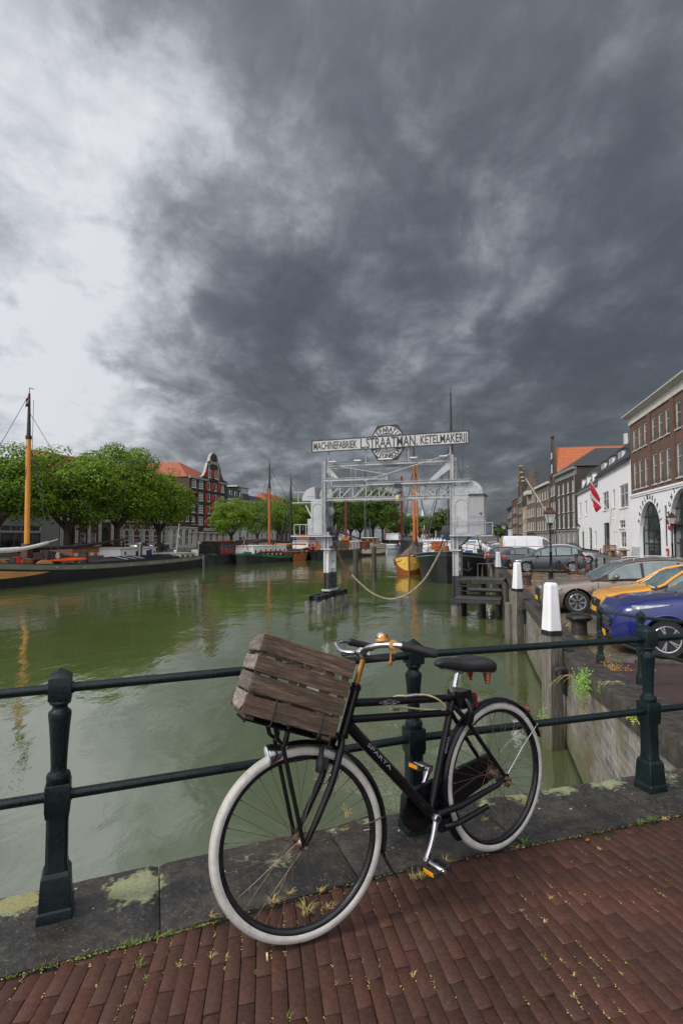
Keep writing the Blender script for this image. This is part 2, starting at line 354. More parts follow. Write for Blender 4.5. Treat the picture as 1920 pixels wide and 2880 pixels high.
def near_quay():
    m = MB(); m.add([(-60, -60, -.012), (60, -60, -.012), (14, 7.2, -.012), (2.6, 3.8, -.012), (.25, 3.05, -.012), (-60, -22, -.012)][::1], [(0, 1, 2, 3, 4, 5)])
    tag(m.build('ground', SOIL), kind='structure')
    rnd = random.Random(3); m = MB(); PW, PL = .0525, .207
    def wp(s, r):      # warp brick grid: rows fan out slightly towards the right
        y = r
        return (s-(.17+.09*s)*(y-2.3)-.02*(y-2.3)**2, y+.24*(s-.2)*(1-.1*s))
    i = 0; s = -3.0
    while s < 4.6:
        off = (i*.5 % 1)*PL+rnd.uniform(-.02, .02); r = .6+off
        while r < 3.6:
            x, y = wp(s+PW/2, r+PL/2)
            if y < IN(x)+.12 and y > .9 and abs(x) < .75*y+.8:
                g = .0010; e = .0018; h = rnd.gauss(0, .0012)-.001; tx = rnd.gauss(0, .0009); ty = rnd.gauss(0, .0012)
                js = rnd.uniform(-.0012, .0012)
                a0, a1, b0, b1 = s+g+js, s+PW-g+js, r+g*1.3, r+PL-g*1.3
                X_, Y_ = wp((a0+a1)/2, b1); b1 -= max(0, Y_-IN(X_)+.003)
                if b1-b0 < .025: r += PL; continue
                def q(a, b, z):
                    X, Y = wp(a, b); return (X, Y, z+h+tx*((a-a0)/(a1-a0)*2-1)+ty*((b-b0)/(b1-b0)*2-1))
                m.add([q(a0, b0, -.03), q(a1, b0, -.03), q(a1, b1, -.03), q(a0, b1, -.03), q(a0, b0, -e), q(a1, b0, -e), q(a1, b1, -e), q(a0, b1, -e),
                       q(a0+e, b0+e, 0), q(a1-e, b0+e, 0), q(a1-e, b1-e, 0), q(a0+e, b1-e, 0)],
                      [(0, 1, 5, 4), (1, 2, 6, 5), (2, 3, 7, 6), (3, 0, 4, 7), (4, 5, 9, 8), (5, 6, 10, 9), (6, 7, 11, 10), (7, 4, 8, 11), (8, 9, 10, 11)])
            r += PL
        s += PW; i += 1
    tag(m.build('brick_pavement', PAVER, smooth=True, ang=60), kind='structure')
    # coping blocks
    m = MB(); js = [-4.7, -3.85, -3.05, -2.27, -1.48, -.70, .085, .92, 1.78, 2.75]
    for a, b in zip(js[:-1], js[1:]):
        nx, ny = 26, 16; rows = []; x0 = a+.003; x1 = b-.003
        for j in range(ny+1):
            row = []
            for i in range(nx+1):
                x = x0+(x1-x0)*i/nx; v = j/ny
                A = Vector((x, IN(x), 0)); ex = x-.17; B = Vector((ex, ED(ex), 0))
                if j == ny: B += (B-A).normalized()*(noise.noise((ex*7, 3, 0))*.022+noise.noise((ex*23, 1, 0))*.009)
                P = A.lerp(B, v); d = min(i, nx-i)/nx*(x1-x0); de = (1-v)*.52
                z = .008+noise.noise(P*5)*.004+noise.noise(P*17)*.0025
                z -= .012*math.exp(-d/.010)+(.012*math.exp(-de/.012) if v < .5 else .03*math.exp(-(1-v)*.52/.02))
                row.append((P.x, P.y, z))
            rows.append(row)
        m.grid([[ (p[0], p[1], -.28) for p in rows[0]]]+rows+[[(p[0]+.0, p[1]+.006, -.14) for p in rows[-1]], [(p[0], p[1], -.34) for p in rows[-1]]])
        for i in (0, nx): m.loft([[r[i] for r in rows], [(r[i][0], r[i][1], -.3) for r in rows]], closed=False)
    tag(m.build('quay_coping', STONE, smooth=True, ang=55), kind='structure')
    m = MB(); pts = [(-60, ED(-60)-.05), (.2, ED(.2)-.05), (2.6, ED(2.6)-.05)]
    m.grid([[(p[0], p[1], -.12) for p in pts], [(p[0], p[1], -3.6) for p in pts]])
    tag(m.build('quay_wall', brickmat('near_wall_brick', (.12, .1, .08), (.08, .07, .06), (.05, .05, .045), .4, .14, .015, axis='xz', world=True)), 'brick quay wall below the stone coping at the bicycle', 'wall')
near_quay()

# grass, moss and litter
def blades(m, c, n, h, spread, rnd, flat=.5, w=.0022):
    for k in range(n):
        a = rnd.uniform(0, 6.28); l = h*rnd.uniform(.45, 1.1); r = spread*rnd.random()
        b = Vector(c)+Vector((math.cos(a*1.7)*r, math.sin(a*1.7)*r, 0)); out = Vector((math.cos(a), math.sin(a), 0)); sd_ = Vector((-out.y, out.x, 0))*w
        p1 = b+out*l*.3*flat+Vector((0, 0, l*.6)); p2 = b+out*l*(.5+flat*.7)+Vector((0, 0, l*(.95-.55*flat*rnd.random())))
        m.add([b-sd_, b+sd_, p1+sd_*.8, p1-sd_*.8, p2], [(0, 1, 2, 3), (3, 2, 4)])
GRASS = mat('grass_green', (.10, .17, .025), .6, var=.5, scale=30, world=True)
STRAW = mat('grass_straw', (.46, .36, .13), .7, var=.4, scale=30, world=True)
MOSSY = mat('moss_flakes', (.30, .27, .05), .8, var=.5, scale=40, world=True, col2=(.46, .34, .12))
def ground_plants():
    rnd = random.Random(5); g = MB(); st = MB(); fl = MB()
    x = -1.9
    while x < 2.3:          # seam between bricks and coping
        x += rnd.uniform(.008, .03); y = IN(x)-.004
        left = noise.noise((x*1.6, 0, 4))
        dens = .75 if x < -.45 else .45
        if rnd.random() < dens*(.6+left):
            (g if rnd.random() < (.7 if x < -.4 or x > .9 else .3) else st) and blades(g if rnd.random() < (.62 if x < -.4 or x > .9 else .22) else st, (x, y, -.006), rnd.randint(3, 9), rnd.uniform(.008, .02), .012, rnd, .8, .0013)
    for k in range(2600):   # moss along the seam
        x = rnd.uniform(-1.7, 2.2); w_ = noise.noise((x*2.1, 3, 1))+(.25 if x < -.5 else -.1)
        if w_ < rnd.uniform(-.35, .35): continue
        c = Vector((x, IN(x)-.006+rnd.gauss(0, .005), .001+rnd.random()*.006)); l = rnd.uniform(.0015, .004); a = rnd.uniform(0, 3.1); u = Vector((math.cos(a)*l, math.sin(a)*l, rnd.uniform(-.002, .002))); v = Vector((-math.sin(a)*l*.6, math.cos(a)*l*.6, rnd.uniform(-.002, .002)))
        (fl if rnd.random() < .55 else g).add([c-u, c-v, c+u, c+v], [(0, 1, 2, 3)])
        if x < -.55 and rnd.random() < .22: blades(g, (c.x, c.y, -.002), rnd.randint(3, 6), rnd.uniform(.012, .026), .008, rnd, .8, .0012)
    for px, py, n, h, k in [(862, 2575, 34, .06, 's'), (862, 2572, 16, .05, 'g'), (770, 2545, 26, .04, 's'), (815, 2520, 22, .035, 's'), (905, 2510, 24, .03, 's'), (600, 2585, 22, .03, 's'), (1255, 2430, 26, .03, 's'), (1190, 2470, 34, .035, 's'), (1215, 2468, 20, .03, 'g'),
                           (1165, 2475, 26, .035, 's'), (1480, 2378, 26, .045, 'g'), (1440, 2385, 12, .02, 'g'), (1830, 2316, 40, .05, 'g'), (1800, 2320, 20, .035, 'g'), (1870, 2308, 24, .02, 's'), (1365, 2310, 20, .03, 's'), (1395, 2335, 16, .02, 's'),
                           (925, 2560, 20, .03, 's'), (395, 2720, 18, .025, 'g'), (1690, 2345, 14, .02, 'g'), (1710, 2365, 14, .015, 'g'), (970, 2340, 14, .03, 's'), (975, 2300, 8, .09, 's')]:
        blades(g if k == 'g' else st, gz(px, py), n, h, .018, rnd, .8, .0014)
    for k in range(680):    # yellowish tufts and blossom flakes in the joints
        px = rnd.uniform(0, 1920); py = rnd.uniform(2380, 2880); P = gz(px, py)
        if P.y > IN(P.x)-.01: continue
        if noise.noise((P.x*3, P.y*3, 9)) < -.12+.25*rnd.random(): continue
        # snap to the nearest long joint of the brick rows
        s = P.x
        for _ in range(4): s = P.x+(.17+.09*s)*(P.y-.24*(s-.2)*(1-.1*s)-2.3)
        s = -3.0+round((s+3.0)/.0525)*.0525; r = P.y-.24*(s-.2)*(1-.1*s)
        n = rnd.randint(1, 5)
        for q in range(n):
            rr = r+q*rnd.uniform(.004, .011); X, Y = s-(.17+.09*s)*(rr-2.3)-.02*(rr-2.3)**2, rr+.24*(s-.2)*(1-.1*s)
            a = rnd.uniform(0, 3.14); l = rnd.uniform(.0015, .0042); b = l*rnd.uniform(.4, .9)
            c = Vector((X+rnd.gauss(0, .0025), Y, .0012+rnd.random()*.002)); u = Vector((math.cos(a)*l, math.sin(a)*l, rnd.uniform(-.001, .001))); v = Vector((-math.sin(a)*b, math.cos(a)*b, rnd.uniform(-.001, .001)))
            fl.add([c-u, c-v, c+u, c+v], [(0, 1, 2, 3)])
        if rnd.random() < .10: blades(st if rnd.random() < .75 else g, (X, Y, -.004), rnd.randint(5, 12), rnd.uniform(.008, .022), .009, rnd, .9, .0012)
    tag(g.build('grass', GRASS), 'short green grass tufts along the seam of bricks and coping', 'grass', kind='stuff')
    tag(st.build('dry_grass', STRAW), 'yellowed dry grass tufts in joints of the brick pavement', 'dry grass', kind='stuff')
    tag(fl.build('moss_flakes', MOSSY), 'yellow green moss and blossom flakes in the brick joints', 'moss', kind='stuff')
ground_plants()
def leaf(name, label, px, py, l, rot, m, curl=.01):
    b = MB(); n = 8; rows = []
    for i in range(n+1):
        u = i/n; w = l*.32*math.sin(math.pi*min(1, u*.95+.04))
        rows.append([((u-.5)*l, -w, .003+curl*abs(.5-u)+.004), ((u-.5)*l, 0, .002+curl*.5*abs(.5-u)), ((u-.5)*l, w, .003+curl*abs(.5-u))])
    b.grid(rows); o = b.build(name, m, smooth=True); o.location = gz(px, py); o.rotation_euler = (0, 0, rot); o.modifiers.new('s', 'SOLIDIFY').thickness = .0006
    return tag(o, label, 'leaf')
leaf('fallen_leaf', 'pale yellow fallen leaf lying beside the rear bicycle tyre', 1449, 2383, .045, .3, mat('leaf_yellow', (.62, .36, .09), .5, var=.3, scale=30))
leaf('fallen_leaf', 'small orange fallen leaf lying alone on the bricks', 1650, 2366, .03, .9, mat('leaf_orange', (.55, .14, .015), .4, var=.3, scale=30))
leaf('fallen_leaf', 'pale cream leaf lying on the seam near the big railing post', 242, 2678, .022, .3, mat('leaf_cream', (.5, .45, .25), .6))
b = MB(); b.tube([(0, 0, .004), (.014, 0, .004)], .0038, 10); b.cur = 1; b.tube([(.0141, 0, .004), (.033, 0, .004)], .0037, 10)
o = b.build('cigarette_butt', [mat('cig_filter', (.62, .35, .12), .8), mat('cig_paper', (.7, .62, .5), .8)], smooth=True); o.location = gz(752, 2703); o.rotation_euler = (0, 0, R(100))
tag(o, 'orange tipped cigarette butt lying on the brick pavement', 'cigarette butt')

# ------------------------------------------------------------------ railings
def iron_mat():
    t = NT('railing_iron'); p = t.pos(); n = t.noise(p, 6, 5); n2 = t.noise(p, 170, 2, .5)
    v = t.nd('ShaderNodeTexVoronoi'); v.inputs['Scale'].default_value = 190; t.L.new(p, v.inputs['Vector'])
    drop = t.ramp(v.outputs['Distance'], [(.12, 1), (.42, 0)])
    t.set(Base_Color=t.ramp(n, [(.3, (.002, .007, .008)), (.7, (.006, .016, .017))]), Roughness=t.ramp(t.noise(p, 12, 5), [(.3, .16), (.7, .40)])); t.b.inputs['Specular IOR Level'].default_value = .36
    b = t.bump(t.noise(p, 14, 5), .2, .01); t.bump(drop, .55, .0016, b); return t.m
IRON = iron_mat()
def post_mesh():
    m = MB()
    def sq(prof, ch=0.0):
        rings = []
        for a, z in prof:
            c = ch*a
            rings.append([(a-c, -a, z), (a, -a+c, z), (a, a-c, z), (a-c, a, z), (-a+c, a, z), (-a, a-c, z), (-a, -a+c, z), (-a+c, -a, z)])
        m.loft(rings)
    sq([(.066, 0), (.066, .042), (.062, .05), (.0605, .052), (.054, .17), (.051, .178), (.044, .19)], .06)
    sq([(.0455, .18), (.043, .205), (.0405, .22), (.0400, .405), (.041, .42)], .28)
    sq([(.044, .405), (.046, .425), (.0475, .43), (.0475, .53), (.045, .536)], .04)
    m.lathe([(.03, .534), (.044, .537), (.0465, .548), (.0465, .558), (.043, .57), (.034, .575), (.031, .582), (.0305, .60), (.034, .68), (.0395, .76), (.0435, .80), (.0445, .812), (.042, .822), (.034, .828), (.030, .834), (.029, .842), (.031, .85), (.039, .853), (.042, .86), (.040, .869), (.034, .874)], 28)
    sq([(.042, .872), (.0435, .874), (.0435, .962), (.042, .966), (.002, 1.0)], .03)
    return m
PM = post_mesh().mesh('post', IRON, True, 32)
def railing(label, posts, ends, group):
    """posts: list of Vector feet; ends: extra rail end points beyond (first, last)"""
    root = thing('railing', label, 'railing', posts[0], group=group); o0 = Vector(posts[0])
    pts = [Vector(e) for e in ends[:1]]+[Vector(p) for p in posts]+[Vector(e) for e in ends[1:]]
    for i, p in enumerate(posts):
        k = posts.index(p); a = pts[k]; b = pts[k+2]; d = b-a
        o = bpy.data.objects.new('post', PM); COL.objects.link(o); o.parent = root; o.location = Vector(p)-o0; o.rotation_euler = (0, 0, math.atan2(d.y, d.x))
    for z in (.915, .478):
        for a, b in zip(pts[:-1], pts[1:]):
            m = MB(); d = (b-a).normalized(); A = a-o0+Vector((0, 0, z))+d*.03; B = b-o0+Vector((0, 0, z))-d*.03
            m.tube([A, A.lerp(B, .33), A.lerp(B, .66), B], .0205, 16)
            for q, s_ in ((A, 1), (B, -1)): m.tube([q+d*s_*.008, q+d*s_*.022], .0245, 16)
            m.build('rail', IRON, root, True)
    return root
P1, P2, P3 = Vector((-1.167, 2.332, 0)), Vector((.383, 2.982, 0)), Vector((1.885, 3.451, 0))
railing('dark green iron railing with square topped posts behind the bicycle', [P1, P2, P3], [P1-(P2-P1)*1.0, P3+(P3-P2)*1.1], None)
railing('short dark iron railing beside the blue car above the quay wall', [Vector((4.35, 9.4, -.615)), Vector((3.94, 7.35, -.43))], [Vector((4.36, 9.45, -.615)), Vector((3.78, 5.5, -.25))], None)
# ------------------------------------------------------------------ bicycle
BF = Vector((-.83232, -.55429, 0)); BS = Vector((.55332, -.83087, .05916)); BU = BF.cross(BS)
BO = Vector((.77089, 2.82767, .35138))-BU*.352+Vector((0, 0, .004))
BM = Matrix(((BF.x, BS.x, BU.x, BO.x), (BF.y, BS.y, BU.y, BO.y), (BF.z, BS.z, BU.z, BO.z), (0, 0, 0, 1)))
WB = 1.1135; ST = R(-12.963); c22, s22 = math.cos(R(22)), math.sin(R(22))
FC0 = Vector((WB, 0, .352)); AX = Vector((-s22, 0, c22)); AP = FC0-Vector((c22, 0, s22))*.06
STM = Matrix.Translation(AP) @ Matrix.Rotation(ST, 4, AX) @ Matrix.Translation(-AP)
FM = STM @ Matrix.Translation(FC0)
def bp(px, py, off=0.0):       # a point of the bicycle seen at a photo pixel, off metres to its near side
    d = ray(px, py); c = Vector((0, 0, CAM_H)); s = ((BO+BS*off-c).dot(BS))/d.dot(BS); X = c+d*s-BO
    return Vector((X.dot(BF), X.dot(BS), X.dot(BU)))
def paint_mat():
    t = NT('black_bike_paint'); p = t.pos(False); v = t.nd('ShaderNodeTexVoronoi'); v.inputs['Scale'].default_value = 260; t.L.new(p, v.inputs['Vector'])
    t.set(Base_Color=t.ramp(t.noise(p, 9, 4), [(.3, (.004, .004, .006)), (.7, (.009, .009, .011))]), Roughness=t.ramp(t.noise(p, 20, 5), [(.3, .14), (.7, .32)])); t.b.inputs['Specular IOR Level'].default_value = .32
    t.bump(t.ramp(v.outputs['Distance'], [(.1, 1), (.3, 0)]), .3, .001); return t.m
def tyre_mat():
    t = NT('cream_tyre'); p = t.pos(False); sp = t.nd('ShaderNodeSeparateXYZ'); t.L.new(p, sp.inputs[0])
    n = t.noise(p, 14, 6, .7); y = t.math('ABSOLUTE', sp.outputs[1])
    groove = t.ramp(t.math('FRACT', t.math('MULTIPLY', y, 260)), [(.0, .0), (.14, 1)])
    ang = t.math('ARCTAN2', sp.outputs[2], sp.outputs[0]); r = t.math('SQRT', t.math('ADD', t.math('POWER', sp.outputs[0], 2), t.math('POWER', sp.outputs[2], 2)))
    zig = t.math('FRACT', t.math('ADD', t.math('MULTIPLY', ang, 38), t.math('MULTIPLY', y, 90)))
    tread = t.math('MULTIPLY', t.ramp(zig, [(0, 1), (.16, 0)]), t.math('GREATER_THAN', r, .3445))
    c = t.ramp(n, [(.3, (.36, .345, .31)), (.7, (.58, .565, .53))])
    c = t.mix(t.math('MULTIPLY', t.math('SUBTRACT', 1, groove), .3), c, (.30, .28, .24)); c = t.mix(t.math('MULTIPLY', tread, .8), c, (.20, .165, .11))
    edge = t.math('MULTIPLY', t.math('GREATER_THAN', r, .346), .45); c = t.mix(edge, c, (.30, .25, .18)); c = t.mix(t.ramp(t.noise(p, 26, 5, .7), [(.56, 0), (.72, .6)]), c, (.20, .17, .13))
    t.set(Base_Color=c, Roughness=.55); b = t.bump(groove, .4, .002); t.bump(tread, -.5, .002, b); return t.m
PAINT = paint_mat(); TYRE = tyre_mat()
RIM = mat('black_rim', (.008, .008, .010), .28, var=.3, scale=20, bump=.15, bscale=120)
SPOKE = mat('rusty_spoke', (.17, .12, .085), .45, metal=.7, var=.4, scale=25)
CHROME = mat('chrome', (.72, .72, .74), .12, metal=1, var=.12, scale=30, bump=.06, bscale=120)
ALU = mat('aluminium', (.58, .58, .60), .28, metal=1, var=.15, scale=18)
RUBBER = mat('black_rubber', (.016, .016, .018), .55, var=.25, scale=20, bump=.35, bscale=260, bdist=.002)
RUST = mat('orange_rust', (.30, .11, .025), .6, metal=.35, var=.5, scale=22, col2=(.62, .36, .12))
STEMM = mat('rusty_stem', (.22, .085, .012), .42, metal=.5, scale=14, col2=(.40, .22, .05), stretch=(3, 3, 1))
AMBER = mat('amber_reflector', (.85, .33, .01), .2, var=.1, coat=.5); REDL = mat('red_lens', (.30, .005, .012), .15, var=.1, coat=.5)
WHITEP = mat('white_print', (.30, .30, .32), .5, var=.05)
bike = thing('bicycle', 'black city bicycle with cream tyres leaning against the green railing', 'bicycle', M=BM)
def wheel(name, M, hubr, fl):
    w = bpy.data.objects.new(name, None); COL.objects.link(w); w.parent = bike; w.matrix_local = M
    m = MB(); prof = []
    for k in range(15):
        a = math.pi*(-.36+1.72*k/14)-math.pi/2+math.pi*.0
        a = -math.pi*.70+math.pi*1.40*k/14
        prof.append((.3305+.0215*math.cos(a), .0205*math.sin(a)))
    n = 112; rings = [[(r*math.cos(2*math.pi*i/n), y, r*math.sin(2*math.pi*i/n)) for r, y in prof] for i in range(n)]; rings.append(rings[0])
    m.loft(rings, closed=False, caps=False); m.build('tyre', TYRE, w, True, ang=60)
    m = MB(); prof = [(.3185, -.014), (.309, -.0145), (.302, -.011), (.2985, -.004), (.2985, .004), (.302, .011), (.309, .0145), (.3185, .014)]
    rings = [[(r*math.cos(2*math.pi*i/n), y, r*math.sin(2*math.pi*i/n)) for r, y in prof] for i in range(n)]; rings.append(rings[0])
    m.loft(rings, closed=True, caps=False); m.build('rim', RIM, w, True)
    m = MB()
    for k in range(36):
        a = 2*math.pi*k/36; side = 1 if k % 2 else -1; da = (.62 if (k//2) % 2 else -.62)
        p0 = (hubr*math.cos(a+da*1.9), side*fl, hubr*math.sin(a+da*1.9)); p1 = (.300*math.cos(a), side*.003, .300*math.sin(a))
        m.tube([p0, p1], .00105, 5); q = Vector(p1).lerp(Vector(p0), .045); m.tube([p1, q], .0022, 5)
    m.build('spokes', SPOKE, w, True)
    m = MB(); m.lathe([(.009, -.05), (.012, -.042), (hubr+.004, -fl-.001), (hubr+.004, -fl+.002), (hubr*.75, -fl+.006), (hubr*.7, 0), (hubr*.75, fl-.006), (hubr+.004, fl-.002), (hubr+.004, fl+.001), (.012, .042), (.009, .05)], 20, axis='y')
    m.build('hub', mat('rusty_hub', (.13, .095, .07), .45, metal=.7, var=.5, scale=30), w, True)
    m = MB(); m.tube([(.27*math.cos(3.55), 0, .27*math.sin(3.55)), (.297*math.cos(3.55), 0, .297*math.sin(3.55))], .0032, 8); m.build('valve', ALU, w, True)
    return w
rw = wheel('wheel', Matrix.Translation((0, 0, .352)) @ Matrix.Rotation(R(185), 4, 'Y'), .030, .030)
fw = wheel('wheel', FM @ Matrix.Rotation(R(20), 4, 'Y'), .017, .030)
def fender(m, c, r, a0, a1, w=.029, n=40):
    rows = []
    for i in range(n+1):
        a = R(a0+(a1-a0)*i/n); row = []
        for k in range(9):
            b = -1+2*k/8; rr = r-.016*b*b*abs(b)**.6; row.append((c[0]+rr*math.cos(a), w*b, c[2]+rr*math.sin(a)))
        rows.append(row)
    m.grid(rows)
def solid(o, t):
    k = o.modifiers.new('solid', 'SOLIDIFY'); k.thickness = t; k.offset = 0; return o
m = MB(); fender(m, (0, 0, .352), .372, -38, 162); rf = solid(m.build('fender', PAINT, bike, True, ang=60), .0016)
m = MB(FM); fender(m, (0, 0, 0), .372, 84, 200); ff = solid(m.build('fender', PAINT, bike, True, ang=60), .0016)
m = MB(FM); rows = []
for i, (x, z, w) in enumerate([(-.345, -.115, .026), (-.358, -.15, .029), (-.372, -.18, .032), (-.392, -.212, .035)]): rows.append([(x-.004, -w, z), (x, 0, z), (x-.004, w, z)])
m.grid(rows); solid(m.build('mudflap', RUBBER, ff, True), .002)
m = MB(FM)
for s in (1, -1): m = MB(FM); m.tube([(-.02, s*.05, 0), (-.18, s*.042, .005), (-.362, s*.024, .028)], .0026, 6); m.build('fender_stay', SPOKE, ff, True)
m = MB(); rs = []
for s in (1, -1): m = MB(); m.tube([(-.015, s*.062, .365), (-.17, s*.045, .47), (-.318, s*.024, .545)], .0028, 6); m.build('fender_stay', ALU, rf, True)
c = bp(1476, 2001, 0); m = MB(); m.tube([c+Vector((.02, 0, -.014)), c+Vector((-.008, 0, .004))], .021, 16); m.cur = 1; m.tube([c+Vector((-.008, 0, .004)), c+Vector((-.018, 0, .010))], .019, 16); m.build('rear_reflector', [RUBBER, REDL], rf, True)
# frame tubes
m = MB(); V3 = Vector
m.tube([(.832, 0, .895), (.906, 0, .712)], .0195, 18)
m.tube([(.8325, 0, .905), (.834, 0, .888)], .024, 18); m.tube([(.828, 0, .915), (.8325, 0, .905)], .019, 18); m.tube([(.9035, 0, .722), (.9085, 0, .706)], .0235, 18)
m.tube([(.842, 0, .836), (.262, 0, .7665)], .0175, 18); m.tube([(.862, 0, .772), (.285, 0, .702)], .0165, 18)
m.tube([(.878, 0, .752), (.455, 0, .296)], [.024, .024], 20)
m.tube([(.255, 0, .805), (.445, 0, .285)], .0165, 18)
m.tube([(.445, -.038, .285), (.445, .038, .285)], .024, 18)
for s in (1, -1):
    m.tube([(.43, s*.03, .284), (.30, s*.05, .296), (.06, s*.062, .334)], [.0165, .0155, .0125], 14)
    m.tube([(.06, s*.062, .334), (.0, s*.062, .352)], [.0125, .009], 12)
    m.tube([(.285, s*.022, .735), (.235, s*.042, .675), (.10, s*.056, .49), (-.002, s*.062, .355)], [.0115, .0115, .010, .009], 12)
    m.cbox((.0, s*.062, .352), (.045, .006, .035))
m.build('frame', PAINT, bike, True, ang=50)
# gusset behind the seat tube and the bolted lock plate
m = MB(); m.tube([(.262, 0, .822), (.258, 0, .80)], .0205, 18); m.tube([(.225, 0, .895), (.262, 0, .795)], .0125, 16); m.build('seat_post', CHROME, bike, True)
m = MB(); m.lathe([(.012, -.03), (.016, -.028), (.016, .028), (.012, .03)], 14, c=(.224, 0, .893), axis='y'); m.tube([(.33, .02, .915), (.235, .022, .888), (.13, .03, .885)], .0035, 6); m.tube([(.33, -.02, .915), (.235, -.022, .888), (.13, -.03, .885)], .0035, 6); m.build('seat_clamp', ALU, bike, True)
# saddle
m = MB(); rings = []
for x, w, z, t in [(.368, .014, .944, .012), (.360, .022, .952, .022), (.33, .030, .962, .044), (.28, .038, .960, .052), (.23, .054, .952, .056), (.19, .074, .948, .060), (.14, .098, .953, .066), (.095, .112, .952, .072), (.06, .108, .940, .068), (.038, .082, .912, .045), (.028, .055, .900, .03)]:
    ring = []
    for k in range(20):
        a = 2*math.pi*k/20; ca, sa = math.cos(a), math.sin(a)
        y = w*abs(ca)**.8*(1 if ca >= 0 else -1); zz = (abs(sa)**.75)*(t*.42 if sa > 0 else -t*.75)
        groove = -.006*math.exp(-(y/.012)**2) if sa > 0 and .05 < x < .2 else 0
        ring.append((x, y, z-t*.42+zz+groove-.05*max(0, abs(y)-.03)))
    rings.append(ring)
m.loft(rings); sad = m.build('saddle', RUBBER, bike, True, ang=70)
s_ = sad.modifiers.new('ss', 'SUBSURF'); s_.levels = 1; s_.render_levels = 2
for s in (1, -1):
    m = MB(); c = (.085, s*.058, 0)
    m.lathe([(.024, .872), (.026, .876), (.026, .884), (.022, .888)], 16, c=(c[0], c[1], 0)); m.cur = 1
    for i in range(7): m.lathe([(.0125+.0015*i-.002, .818+.0075*i), (.0125+.0015*i, .822+.0075*i), (.0125+.0015*i-.002, .826+.0075*i)], 14, c=(c[0], c[1], 0))
    m.build('saddle_spring', [ALU, mat('copper_spring', (.38, .15, .06), .35, metal=.8, var=.3)], sad, True)
# handlebar group (turned with the fork)
m = MB(STM); m.tube([(.777, 0, 1.035), (.832, 0, .905)], .0125, 16); m.build('stem', STEMM, bike, True)
def barpath(s): return [V3((.790, s*.0, 1.036)), V3((.80, s*.05, 1.036)), V3((.838, s*.11, 1.044)), V3((.838, s*.18, 1.070)), V3((.80, s*.235, 1.082)), V3((.735, s*.275, 1.074))]
def smooth(p, n=5):
    out = []
    for i in range(len(p)-1):
        a, b, c, d = p[max(i-1, 0)], p[i], p[i+1], p[min(i+2, len(p)-1)]
        for k in range(n):
            t = k/n; out.append(.5*((2*b)+(c-a)*t+(2*a-5*b+4*c-d)*t*t+(3*b-a-3*c+d)*t**3))
    return out+[p[-1]]
m = MB(STM)
for s in (1, -1): m.tube(smooth(barpath(s)), .0125, 14)
m.lathe([(.019, -.032), (.0205, -.03), (.0205, .03), (.019, .032)], 16, c=(.786, 0, 1.035), axis='y')
for k in (-.022, -.008, .008, .022): m.tube([(.786, k, 1.058), (.815, k*.9, 1.045), (.806, k*.8, 1.022), (.772, k, 1.02)], .0045, 8)
hb = m.build('handlebar', CHROME, bike, True)
for s in (1, -1):
    m = MB(STM); a, b = V3((.738, s*.2735, 1.0745)), V3((.60, s*.305, 1.030))
    pts = [a.lerp(b, i/10) for i in range(11)]; m.tube(pts, [.0175, .0185, .0175, .0165, .017, .018, .0185, .0185, .0185, .0195, .0155], 16); m.build('grip', RUBBER, hb, True)
    m = MB(STM); m.tube([(.83, s*.12, 1.03), (.80, s*.17, 1.026), (.74, s*.21, 1.024)], [.011, .010, .014], 10); m.build('brake_lever', RUBBER, hb, True)
m = MB(STM); c = V3((.792, .222, 1.105)); m.lathe([(.002, .026), (.014, .0235), (.024, .014), (.0285, .002), (.0285, -.006), (.026, -.010), (.005, -.011)], 24, c=c); m.cur = 1
m.lathe([(.0285, .001), (.0295, -.001), (.0295, -.008), (.027, -.011)], 24, c=c); m.build('bell', [mat('worn_chrome', (.42, .17, .04), .25, metal=.8, scale=9, col2=(.75, .68, .6), thr=(.46, .54)), RUST], hb, True)
m = MB(STM); m.lathe([(.014, -.011), (.0195, -.009), (.0195, .009), (.014, .011)], 16, c=(.765, .258, 1.079), axis='y'); m.box(.759, .771, .25, .266, 1.045, 1.066); m.tube([(.78, .262, 1.05), (.785, .266, 1.02)], [.003, .004], 8); m.ball((.786, .266, 1.012), (.010, .004, .011), 10, 6); m.build('bell_bracket', RUST, hb, True)
# fork
m = MB(FM); m.tube([(-.196, 0, .372), (-.186, 0, .348)], [.023, .021], 16)
for s in (1, -1): m.tube(smooth([V3((-.192, s*.022, .362)), V3((-.180, s*.048, .335)), V3((-.150, s*.056, .26)), V3((-.118, s*.058, .19)), V3((-.055, s*.06, .085)), V3((0, s*.06, 0))], 4), [.0155]*10+[.0145]*4+[.013]*3+[.0115]*2+[.009]*2, 14)
m.build('fork', PAINT, bike, True)
m = MB(FM)
for s in (1, -1): m.lathe([(.0, .0)]+[(.010, 0), (.010, .008), (.006, .010), (.0055, .02), (.0, .02)], 12, c=(0, s*.058 if s > 0 else -.078, 0), axis='y')
m.build('axle_nut', ALU, fw, True).matrix_parent_inverse = (FM @ Matrix.Rotation(R(20), 4, 'Y')).inverted()
# front carrier
m = MB(FM)
for s in (1, -1):
    m.tube([(.004, s*.066, .0), (.066, s*.064, .375)], .0085, 12)
    m.tube([(.066, s*.064, .37), (.056, s*.066, .385), (.040, s*.07, .445)], [.009, .011, .010], 10)
    m.tube([(.066, s*.064, .38), (.085, s*.066, .40), (.096, s*.07, .455)], [.006, .009, .008], 10)
m.build('front_carrier', PAINT, bike, True)
